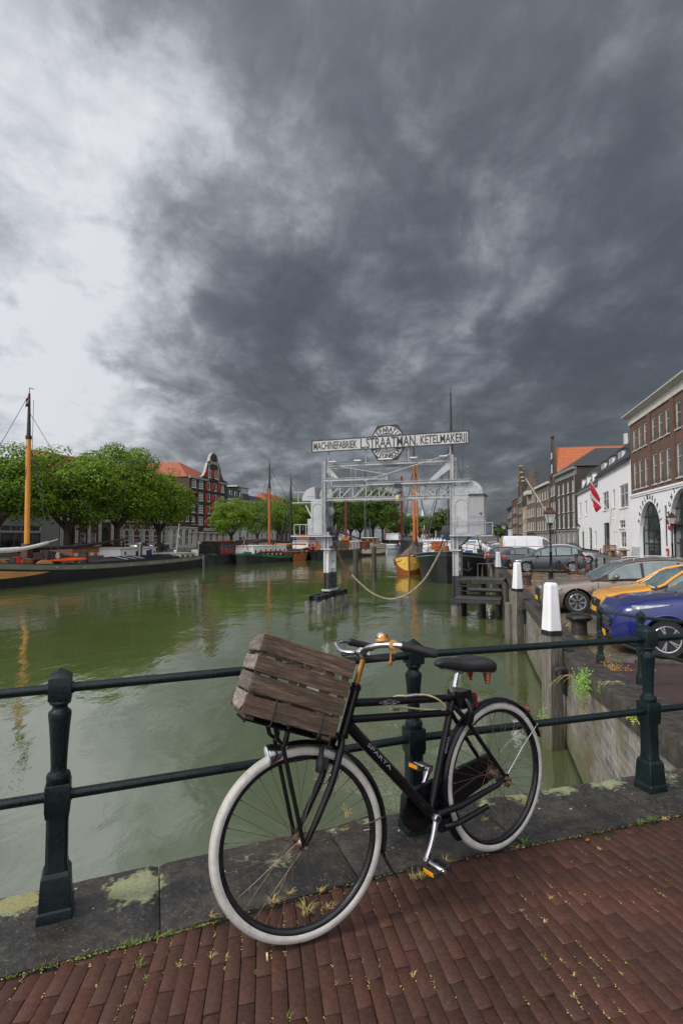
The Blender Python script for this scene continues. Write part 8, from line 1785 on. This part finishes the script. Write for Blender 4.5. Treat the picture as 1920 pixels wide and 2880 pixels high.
for x in (-.85, .85): m = MB(); m.box(x-.2, x+.2, -.75, -.25, 0, .62); m.build('leg', ST_, tb)
# ------------------------------------------------------------------ cars
def carpaint(name, col, metal=.3):
    t = NT(name); p = t.pos(False); v = t.nd('ShaderNodeTexVoronoi'); v.inputs['Scale'].default_value = 90; t.L.new(p, v.inputs['Vector'])
    t.set(Base_Color=col, Metallic=metal, Roughness=.32); t.b.inputs['Coat Weight'].default_value = .8; t.b.inputs['Coat Roughness'].default_value = .06
    t.bump(t.ramp(v.outputs['Distance'], [(.1, 1), (.35, 0)]), .12, .003); return t.m
CGL = mat('car_glass', (.030, .042, .042), .06, var=.2, coat=.5, spec=.8); CGLL = mat('car_glass_pale', (.10, .14, .14), .06, var=.2, coat=.5, spec=.8); CTYRE = mat('car_tyre', (.014, .014, .015), .7, var=.2); CRIM = mat('alloy', (.52, .53, .55), .3, metal=.8, var=.1); CBLK = mat('car_black_trim', (.012, .012, .013), .5)
CRED = mat('tail_red', (.42, .008, .012), .2, coat=.5); CLAMP = mat('head_lamp', (.30, .31, .33), .12, metal=.4, coat=.8, var=.5, scale=9); CCHR = mat('car_chrome', (.7, .7, .72), .15, metal=1); PLATE = mat('plate_yellow', (.72, .40, .02), .4, var=.03)
def lin(x, pts):
    if x <= pts[0][0]: return pts[0][1]
    for (a, b), (c, d) in zip(pts[:-1], pts[1:]):
        if x <= c:
            t = (x-a)/(c-a) if c > a else 0; t = t*t*(3-2*t)*.5+t*.5; return b+(d-b)*t
    return pts[-1][1]
class Car:
    """s runs from the nose (0) to the tail (L); local x = -(s-fo) so the front axle is the origin; y to the car's left"""
    def __init__(c, name, label, cat, loc, heading, L, W, Hh, wb, fo, wr, deck, roof, cowl, paint, belt_w=.93, roof_w=.70, glass=None, roofmat=None, wsplit=None, dtail=.12, nose=.35, sidewin=None, group='cars parked on the quays', spokes=7, clad=None, black_pillars=True):
        c.L, c.W, c.H, c.wb, c.fo, c.wr = L, W, Hh, wb, fo, wr; c.root = thing(name, label, cat, loc, heading, group); glass = glass or CGL
        hw = W/2; c.X = lambda s: fo-s
        def half(s): 
            f = 1-(max(0, (nose-s)/nose))**2.2*.30; r = 1-(max(0, (s-(L-nose*.8))/(nose*.8)))**2.2*.20; return hw*f*r
        def bottom(s):
            z = .20+.10*max(0, (.35-s)/.35)+.10*max(0, (s-L+.4)/.4)
            for a in (fo, fo+wb):
                d = abs(s-a); ra = wr+.055
                if d < ra: z = max(z, wr+math.sqrt(ra*ra-d*d)*1.0-.0)
            return z
        c.half = half; ss = sorted({round(L*i/90, 4) for i in range(91)} | {round(a+k*(wr+.055), 4) for a in (fo, fo+wb) for k in (-1, -.995, -.97, -.9, -.8, -.6, -.3, 0, .3, .6, .8, .9, .97, .995, 1)})
        ss = [s for s in ss if 0 <= s <= L]
        D = lambda s: lin(s, deck)
        c.D = D
        def sec(s, sd):
            zb, zt = bottom(s), D(s); h = half(s); row = []
            for v in (0, .12, .3, .5, .66, .78, .88, .95, 1.0):
                z = zb+(zt-zb)*v; k = (z-.2)/(zt-.2); bulge = 1-.10*max(0, (.35-k)/.35)**1.5-.075*max(0, (k-.55)/.45)**1.6; 
                if k > .86: bulge -= .09*((k-.86)/.14)**2
                fl = 0
                for a in (fo, fo+wb):
                    d = abs(s-a); fl = max(fl, .028*max(0, 1-d/(wr*1.5))*max(0, 1-abs(z-wr*1.9)/.45))
                row.append((fo-s, sd*(h*bulge+fl), z))
            t = row[-1]
            for q in (.75, .45, .0): row.append((fo-s, t[1]*q, zt+.028*(1-q*q)))
            return row
        m = MB()
        for sd in (1, -1): m.grid([sec(s, sd) if sd > 0 else sec(s, sd) for s in ss]) if sd < 0 else m.grid([sec(s, sd)[::-1] for s in ss])
        for s_, flip in ((0, 0), (L, 1)):
            a = sec(s_, 1); b = sec(s_, -1); m.add(a+b[::-1], [tuple(range(len(a)+len(b)))[::(1 if flip else -1)]])
        c.body = m.build('body', paint, c.root, True, ang=45); c.sec = sec
        # inner shadow liner under the arches
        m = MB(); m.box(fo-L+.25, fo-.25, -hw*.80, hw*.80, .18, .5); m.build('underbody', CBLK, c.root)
        # greenhouse
        s0, s1 = cowl; Rf = lambda s: lin(s, roof); n = 44; gs = [s0+(s1-s0)*i/n for i in range(n+1)]
        def gsec(s, sd):
            zb, zr = D(s)-.03, max(Rf(s), D(s)+.005); k = min(1, (zr-zb)/(Hh-D((s0+s1)/2))); wb_ = half(s)*belt_w; wr_ = wb_+(hw*roof_w-hw*belt_w)*k
            row = [(fo-s, sd*wb_, zb), (fo-s, sd*(wb_+(wr_-wb_)*.08), zb+(zr-zb)*.08), (fo-s, sd*(wb_+(wr_-wb_)*.5), zb+(zr-zb)*.48), (fo-s, sd*(wb_+(wr_-wb_)*.84), zb+(zr-zb)*.86), (fo-s, sd*(wr_+(wb_-wr_)*.0), zb+(zr-zb)*.965), (fo-s, sd*wr_*.90, zr+.004)]
            for q in (.6, .3, 0): row.append((fo-s, sd*wr_*q, zr+.03*k*(1-q*q)))
            return row
        A_end, rear_start = wsplit
        parts = {'roof': MB(), 'windscreen': MB(), 'rear_window': MB()}
        for i in range(n):
            a, b = gs[i], gs[i+1]; mid = (a+b)/2
            for sd in (1, -1):
                ra, rb = gsec(a, sd), gsec(b, sd)
                for j in range(8):
                    q = [ra[j], ra[j+1], rb[j+1], rb[j]]; f = (0, 1, 2, 3) if sd < 0 else (3, 2, 1, 0)
                    if j >= 5: k = 'windscreen' if mid < A_end else ('rear_window' if mid > rear_start else 'roof')
                    elif j in (1, 2): k = next(('side_window%d%d' % (q_, sd) for q_, (u, v) in enumerate(sidewin) if u <= mid <= v), 'pillar%d' % sd if black_pillars else 'roof')
                    elif j == 0: k = 'pillar%d' % sd if black_pillars else 'roof'
                    else: k = 'roof'
                    parts.setdefault(k, MB()).add(q, [f])
        for k in parts:
            if parts[k].f: parts[k].build(k.rstrip('-0123456789'), {'roof': roofmat or paint, 'pillar': CBLK}.get(k.rstrip('-0123456789'), glass), c.root, True, ang=30)
        c.gsec = gsec; c.wheels(spokes); c.paint = paint
        # lower cladding, sills, door seams, handles
        m = MB()
        for sd in (1, -1):
            for sx in (fo+wr+.08, fo+wb-wr-.08):
                pass
            h = half(L*.5)*.975; m.box(fo-(fo+wb-wr-.1), fo-(fo+wr+.1), sd*h-.02, sd*h+.02, .17, .27)
        m.build('sill', clad or CBLK, c.root, bevel=.01)
        m = MB()
        for s_ in (A_end-.05 if False else fo+wr+.22, fo+wr+.22+(wb-2*wr)*.58, fo+wb-wr*.55):
            for sd in (1, -1):
                r = sec(s_, sd); pts = [Vector(p)+Vector((0, sd*.003, 0)) for p in r[1:8] if p[2] > .30]; m.tube(pts, .006, 4)
        m.build('door_seam', CBLK, c.root)
    def wheels(c, spokes):
        key = ('wheel', round(c.wr, 3), spokes)
        if key not in _wc:
            wr = c.wr; m = MB(); m.lathe([(wr*.66, -.10), (wr*.92, -.105), (wr*.985, -.085), (wr, -.05), (wr, .05), (wr*.985, .085), (wr*.92, .105), (wr*.66, .10)], 36, axis='y'); ty = m.mesh('tyre', CTYRE, True)
            m = MB(); m.lathe([(wr*.70, .098), (wr*.68, .104), (wr*.63, .10), (wr*.62, .05), (wr*.2, .045), (wr*.15, .085), (.01, .088)], 30, axis='y')
            for k in range(spokes):
                a = 6.283*k/spokes
                for da in (-.09, .09):
                    p0 = (math.cos(a)*wr*.12, .085, math.sin(a)*wr*.12); p1 = (math.cos(a+da*1.3)*wr*.65, .092, math.sin(a+da*1.3)*wr*.65); m.tube([p0, p1], [.020, .018], 6)
            ri = m.mesh('rim', CRIM, True); m = MB(); m.lathe([(wr*.63, .058), (.01, .058)], 24, axis='y'); dk = m.mesh('brake_disc', CBLK); _wc[key] = (ty, ri, dk)
        ty, ri, dk = _wc[key]
        for s in (c.fo, c.fo+c.wb):
            for sd in (1, -1):
                w = bpy.data.objects.new('wheel', None); COL.objects.link(w); w.parent = c.root; w.location = (c.fo-s, sd*(c.W/2-.125), c.wr); w.rotation_euler = (0, random.uniform(0, 1), 0 if sd > 0 else math.pi)
                for nm, me in (('tyre', ty), ('rim', ri), ('brake_disc', dk)): o = bpy.data.objects.new(nm, me); COL.objects.link(o); o.parent = w
    def patch(c, name, mt, s0, s1, v0, v1, n=6, sides=(1, -1), offs=.012, taper=0, taper2=0):
        """panel lying on the body side between stations s0..s1 and heights v0..v1 (metres)"""
        for sd in sides:
            rows = []
            for i in range(n+1):
                s = s0+(s1-s0)*i/n; row = []
                for k in range(4):
                    lo = v0+taper*(i/n); hi = v1-taper2*(i/n); z = lo+(hi-lo)*k/3; r = c.sec(s, sd)[:9]; y = r[-1][1]
                    for a, b in zip(r[:-1], r[1:]):
                        if a[2] <= z <= b[2]: t = (z-a[2])/(b[2]-a[2]+1e-9); y = a[1]+(b[1]-a[1])*t; break
                    else:
                        if z < r[0][2]: y = r[0][1]
                    row.append((c.fo-s, y+sd*offs, z))
                rows.append(row)
            m = MB(); m.grid(rows if sd < 0 else [r[::-1] for r in rows]); o = m.build(name, mt, c.root, True); k = o.modifiers.new('s', 'SOLIDIFY'); k.thickness = offs*1.6; k.offset = -1
        return o
    def mirror(c, s, z, mt=None):
        for sd in (1, -1):
            m = MB(); y = sd*(c.half(s)*.97); m.ball((c.fo-s, y+sd*.10, z), (.085, .115, .075), 12, 8); m.tube([(c.fo-s-.03, y-sd*.05, z-.06), (c.fo-s, y+sd*.04, z-.03)], .03, 6); m.build('wing_mirror', mt or c.paint, c.root, True)
    def handles(c, ss, z, mt=None):
        m = MB()
        for s in ss:
            for sd in (1, -1): m.cbox((c.fo-s, sd*(c.half(s)*.985+.012), z), (.19, .03, .032))
        m.build('door_handle', mt or c.paint, c.root, bevel=.01)
    def front(c, grille_z=(.45, .62), gw=.5, plate_z=.42, plate=True, mt=None):
        m = MB(); m.cbox((c.fo+.004, 0, (grille_z[0]+grille_z[1])/2), (.05, c.W*gw, grille_z[1]-grille_z[0])); m.build('grille', mt or CBLK, c.root, bevel=.02)
        m = MB(); m.cbox((c.fo-.0, 0, .29), (.06, c.W*.62, .12)); m.build('air_intake', CBLK, c.root, bevel=.02)
        if plate: m = MB(); m.cbox((c.fo+.045, 0, plate_z), (.016, .52, .11)); o = m.build('number_plate', PLATE, c.root); m = MB(); m.cbox((c.fo+.046, c.W*0-.235, plate_z), (.017, .045, .112)); m.build('plate_band', FB, o)
    def wipers(c, s, z):
        m = MB()
        for y in (.42, -.15): m.tube([(c.fo-s, y, z), (c.fo-s-.10, y-.48, z+.04)], .011, 5)
        m.build('wiper', CBLK, c.root)
HD = math.atan2(.215, -.975)
# brown estate
P_BR = carpaint('paint_bronze', (.20, .160, .125), .5)
c = Car('parked_car', 'metallic brown estate car parked first from the grey car towards the bicycle', 'car', (6.85, 16.6, GZ), HD, 4.82, 1.88, 1.56, 2.82, .95, .335,
    [(0, .55), (.06, .70), (.25, .80), (.9, .90), (1.55, .98), (2.2, 1.00), (3.6, 1.03), (4.5, 1.05), (4.74, .98), (4.82, .75)], [(1.30, .93), (1.5, 1.02), (2.25, 1.43), (2.7, 1.52), (3.3, 1.55), (4.2, 1.49), (4.5, 1.38), (4.74, 1.04)], (1.32, 4.74), P_BR, wsplit=(2.35, 4.46), sidewin=[(1.75, 2.62), (2.72, 3.55), (3.66, 4.36)], glass=CGLL, roof_w=.70)
c.patch('headlight', CLAMP, .08, .55, .60, .71, taper=.06, taper2=-.01); c.front((.42, .66), .36, .36); c.mirror(1.95, 1.07); c.handles((2.95, 3.8), .86); c.wipers(1.36, .985)
m = MB()
for sd in (1, -1):
    pts = [Vector(c.gsec(s, sd)[1])+Vector((0, sd*.012, .0)) for s in (1.62, 2.3, 3.2, 4.2, 4.5)]; m.tube(pts, .013, 6); pts = [Vector(c.gsec(s, sd)[4])+Vector((0, sd*.012, .006)) for s in (1.62, 1.8, 2.0, 2.25, 2.6, 3.0, 3.6, 4.2, 4.5)]; m.tube(pts, .014, 6)
m.build('window_trim', CCHR, c.root, True)
m = MB()
for sd in (1, -1): m.tube(smooth([Vector(c.gsec(2.5, sd)[5])+V3((0, 0, .02)), Vector(c.gsec(2.65, sd)[5])+V3((0, 0, .055)), Vector(c.gsec(3.6, sd)[5])+V3((0, 0, .06)), Vector(c.gsec(4.35, sd)[5])+V3((0, 0, .03))]), .014, 6)
m.build('roof_rail', CCHR, c.root, True)
m = MB(); m.box(c.fo-.02, c.fo+.035, -.72, .72, .215, .235); m.build('bumper_strip', CCHR, c.root)
# yellow hatchback with black roof
P_YE = carpaint('paint_yellow', (.66, .30, .012), .0)
c = Car('parked_car', 'yellow hatchback with black roof parked between brown and blue cars', 'car', (7.0, 13.55, GZ), HD, 3.70, 1.72, 1.48, 2.31, .76, .315,
    [(0, .55), (.05, .74), (.22, .84), (.7, .93), (1.10, .99), (1.6, 1.0), (2.6, 1.06), (3.45, 1.08), (3.62, 1.0), (3.7, .7)], [(1.0, .95), (1.2, 1.02), (1.75, 1.38), (2.2, 1.47), (2.7, 1.46), (3.2, 1.38), (3.45, 1.20), (3.6, 1.03)], (1.02, 3.6), P_YE, wsplit=(1.85, 3.25), sidewin=[(1.4, 2.35), (2.45, 3.1)], roofmat=mat('black_roof', (.012, .012, .014), .25, coat=.6), glass=CGLL)
c.patch('headlight', CLAMP, .08, .62, .68, .78, taper=.11, taper2=-.03); c.front((.48, .68), .45, .42); c.mirror(1.5, 1.05); c.handles((2.3,), .9); c.wipers(1.06, .995)
m = MB()
for sd in (1, -1): m.tube([Vector(c.gsec(s, sd)[4])+Vector((0, sd*.01, .012)) for s in (1.15, 1.3, 1.5, 1.75, 2.1, 2.6, 3.0, 3.3)], .034, 8)
m.build('roof_arch', P_YE, c.root, True)
m = MB(); m.lathe([(.01, 0), (.065, .004), (.075, .0), (.075, -.02)], 18, axis='x', c=(c.fo+.035, 0, .60)); m.tube([(c.fo+.045, -.09, .60), (c.fo+.05, .02, .605), (c.fo+.05, -.02, .595), (c.fo+.045, .09, .60)], .012, 6); m.build('round_emblem', CCHR, c.root, True)
# blue crossover
P_BL = carpaint('paint_blue', (.001, .009, .115), .15)
c = Car('parked_car', 'deep blue crossover parked beside the short railing', 'car', (5.96, 10.75, GZ), HD, 4.13, 1.78, 1.57, 2.53, .84, .345,
    [(0, .60), (.05, .78), (.2, .92), (.6, 1.01), (1.1, 1.07), (1.7, 1.10), (2.8, 1.16), (3.8, 1.18), (4.02, 1.05), (4.13, .75)], [(1.15, 1.04), (1.35, 1.10), (1.95, 1.46), (2.4, 1.56), (3.0, 1.54), (3.6, 1.42), (3.9, 1.22), (4.02, 1.08)], (1.17, 4.0), P_BL, wsplit=(2.0, 3.6), sidewin=[(1.55, 2.5), (2.6, 3.25), (3.32, 3.5)], glass=CGLL, nose=.6, spokes=5)
c.front((.50, .66), .55, .34); c.mirror(1.7, 1.13); c.handles((2.55,), .95); c.wipers(1.2, 1.075)
c.patch('headlight', CLAMP, .30, .95, .835, .925, taper=.125, taper2=-.045, offs=.012)
m = MB()
for sd in (1, -1):
    Mx = Matrix.Translation((c.fo-.14, sd*.60, .56)) @ Matrix.Rotation(R(sd*28), 4, 'Z'); m.M = Mx; m.cur = 0; m.lathe([(.135, -.10), (.140, -.0), (.12, .035), (.105, .035), (.10, .0)], 26, axis='x'); m.cur = 1; m.lathe([(.102, .0), (.102, .018), (.06, .035), (.005, .04)], 22, axis='x')
m.build('fog_lamp', [P_BL, CLAMP], c.root, True)
m = MB()
for i in range(4):
    for j in range(10): m.cbox((c.fo+.028, -.42+.094*j+(.047 if i % 2 else 0), .505+.045*i), (.02, .05, .022))
m.build('grille_mesh', mat('grille_grey', (.12, .12, .13), .4), c.root)
m = MB()
for a in (c.fo, c.fo+c.wb):
    for sd in (1, -1): m.tube([(c.fo-a+(c.wr+.085)*math.cos(R(t)), sd*(c.W/2*.985), c.wr+(c.wr+.085)*math.sin(R(t))) for t in range(-10, 191, 10)], .045, 8)
m.build('arch_trim', P_BL, c.root, True)
# grey minivan seen from its side
P_GR = carpaint('paint_grey', (.060, .066, .075), .4)
def minivan(label, loc, hd, p, **k):
    c = Car('parked_car', label, 'car', loc, hd, 4.30, 1.80, 1.62, 2.69, .82, .325, [(0, .55), (.06, .72), (.25, .82), (.8, .93), (1.1, 1.0), (1.8, 1.02), (3.2, 1.06), (4.0, 1.08), (4.22, .95), (4.3, .6)], [(.85, .95), (1.05, 1.03), (1.9, 1.48), (2.4, 1.60), (3.0, 1.61), (3.7, 1.56), (4.0, 1.42), (4.2, 1.05)], (.88, 4.2), p, wsplit=(1.95, 3.86), sidewin=[(1.30, 1.62), (1.68, 2.52), (2.62, 3.45), (3.52, 3.85)], spokes=9, **k)
    c.patch('headlight', CLAMP, .10, .55, .62, .76, taper=.05, taper2=-.03); c.patch('tail_light', CRED, 4.06, 4.27, .82, 1.08, offs=.02); c.front((.45, .6), .5, .4); c.mirror(1.45, 1.04); c.handles((2.35, 3.25), .86); return c
minivan('dark grey minivan parked sideways behind the lamp post and rusty anchor', (11.6, 35.2, GZ), math.atan2(.17, -.985), P_GR, glass=CGLL)
def hatch(label, loc, hd, p, **k):
    c = Car('parked_car', label, 'car', loc, hd, 4.25, 1.80, 1.46, 2.62, .88, .32, [(0, .5), (.06, .66), (.3, .78), (.9, .88), (1.35, .95), (2.2, .97), (3.4, 1.02), (4.05, 1.03), (4.2, .9), (4.25, .6)], [(1.2, .92), (1.4, .98), (2.05, 1.36), (2.5, 1.45), (3.2, 1.42), (3.8, 1.26), (4.1, 1.0)], (1.22, 4.1), p, wsplit=(2.15, 3.72), sidewin=[(1.6, 2.4), (2.5, 3.3), (3.36, 3.65)], **k)
    c.patch('headlight', CLAMP, .10, .5, .58, .70); c.patch('tail_light', CRED, 3.98, 4.22, .74, .95, offs=.025); c.mirror(1.75, 1.0); c.front((.4, .55), .5, .35); m = MB(); m.cbox((c.fo-c.L-.02, 0, .62), (.02, .52, .11)); m.build('number_plate', PLATE, c.root); return c
P_BK = carpaint('paint_black', (.012, .013, .017), .2); P_SI = carpaint('paint_silver', (.40, .41, .43), .4); P_RD = carpaint('paint_darkred', (.10, .010, .012), .2)
HR = math.atan2(-.16, .985)
hatch('dark hatchback showing red tail lamps close beside the grey minivan nose', (14.35-0, 38.1, GZ), HR, carpaint('paint_darkgrey', (.030, .033, .042), .3))
hatch('black car showing its red tail lamp beside the white piles', (14.2, 41.6, GZ), HR, P_BK)
minivan('pale silver car mostly hidden between white van and grey minivan', (20.2, 46.0, GZ), HR, P_SI)
# white van
P_WH = carpaint('paint_white', (.72, .72, .74), 0)
c = Car('delivery_van', 'long white panel van parked sideways behind the dark cars', 'van', (20.15, 53.6, GZ), HR, 5.45, 2.05, 2.30, 3.45, .95, .34, [(0, .6), (.08, .95), (.3, 1.08), (.75, 1.25), (1.1, 1.32), (2, 1.32), (5.3, 1.32), (5.45, 1.2)], [(.6, 1.2), (.8, 1.36), (1.5, 2.05), (1.9, 2.22), (2.6, 2.28), (5.2, 2.28), (5.38, 2.2), (5.45, 1.9)], (.62, 5.45), P_WH, belt_w=.97, roof_w=.90, wsplit=(1.55, 9), sidewin=[(.95, 1.85)], black_pillars=False, nose=.5)
c.patch('headlight', CLAMP, .12, .5, .85, 1.05); c.front((.6, .85), .6, .45); c.mirror(1.2, 1.45, CBLK); c.patch('tail_light', CRED, 5.34, 5.44, .95, 1.5, offs=.03)
m = MB(); m.hexa([(c.fo-c.L-.03, -1.0, .4), (c.fo-c.L-.35, -1.15, .4), (c.fo-c.L-.35, -1.2, .4), (c.fo-c.L-.03, -1.06, .4)], [(c.fo-c.L-.03, -1.0, 2.1), (c.fo-c.L-.35, -1.15, 2.1), (c.fo-c.L-.35, -1.2, 2.1), (c.fo-c.L-.03, -1.06, 2.1)]); m.build('rear_door', mat('van_door_inner', (.52, .30, .14), .5), c.root)
m = MB()
for s in (2.1, 3.3, 4.4): m.box(c.fo-s-.008, c.fo-s+.008, -1.012, -1.0, .5, 2.0)
m.build('panel_seam', mat('seam_grey', (.35, .35, .37), .5), c.root)
hatch('dark red car at the kerb behind the white van nose', (27.5, 66, GZ), R(-105), P_RD)
for i, (x, y, hd, p, lab) in enumerate([(19.5, 62, HR, P_SI, 'silver car beyond the white van rear door'), (21.8, 70, HR, P_WH, 'white car beyond the white van among the far parked cars'), (25, 82, HR, P_BK, 'black car far along the row of white piles'), (28, 95, HR, P_SI, 'far silver car near the head of the parking row'), (31.5, 110, HR, P_RD, 'far dark red car near the end of the parking row')]): hatch(lab, (x, y, GZ), hd, p)
for px, y, p, lab, hd in ((205, 72, P_BK, 'black car under the big tree behind the barge winch', 0), (246, 76, P_RD, 'dark car behind the varnished cabin boat', 0), (372, 84, P_SI, 'silver car roof behind the white cabin boat', 0), (452, 88, P_GR, 'grey car beside the round tree trunk near the flag', 0), (625, 118, P_SI, 'silver car before the red door of the shuttered warehouse', 0), (850, 160, P_BK, 'black car behind the furled brown sails and green tjalk', 0)):
    x = XL(y)-5.5; hatch(lab, (x, y, GZ), R(76), p)
for i, px in enumerate((1085, 1100, 1172, 1196, 1260)): hatch(['white car at the canal head beside the tall mast', 'dark car behind the far derrick mast', 'silver car behind the far white bollards', 'black car behind the far white bollards', 'white car behind the last far bollards'][i], (TX(px, 238), 238, GZ), R(180), [P_WH, P_BK, P_SI, P_BK, P_WH][i])
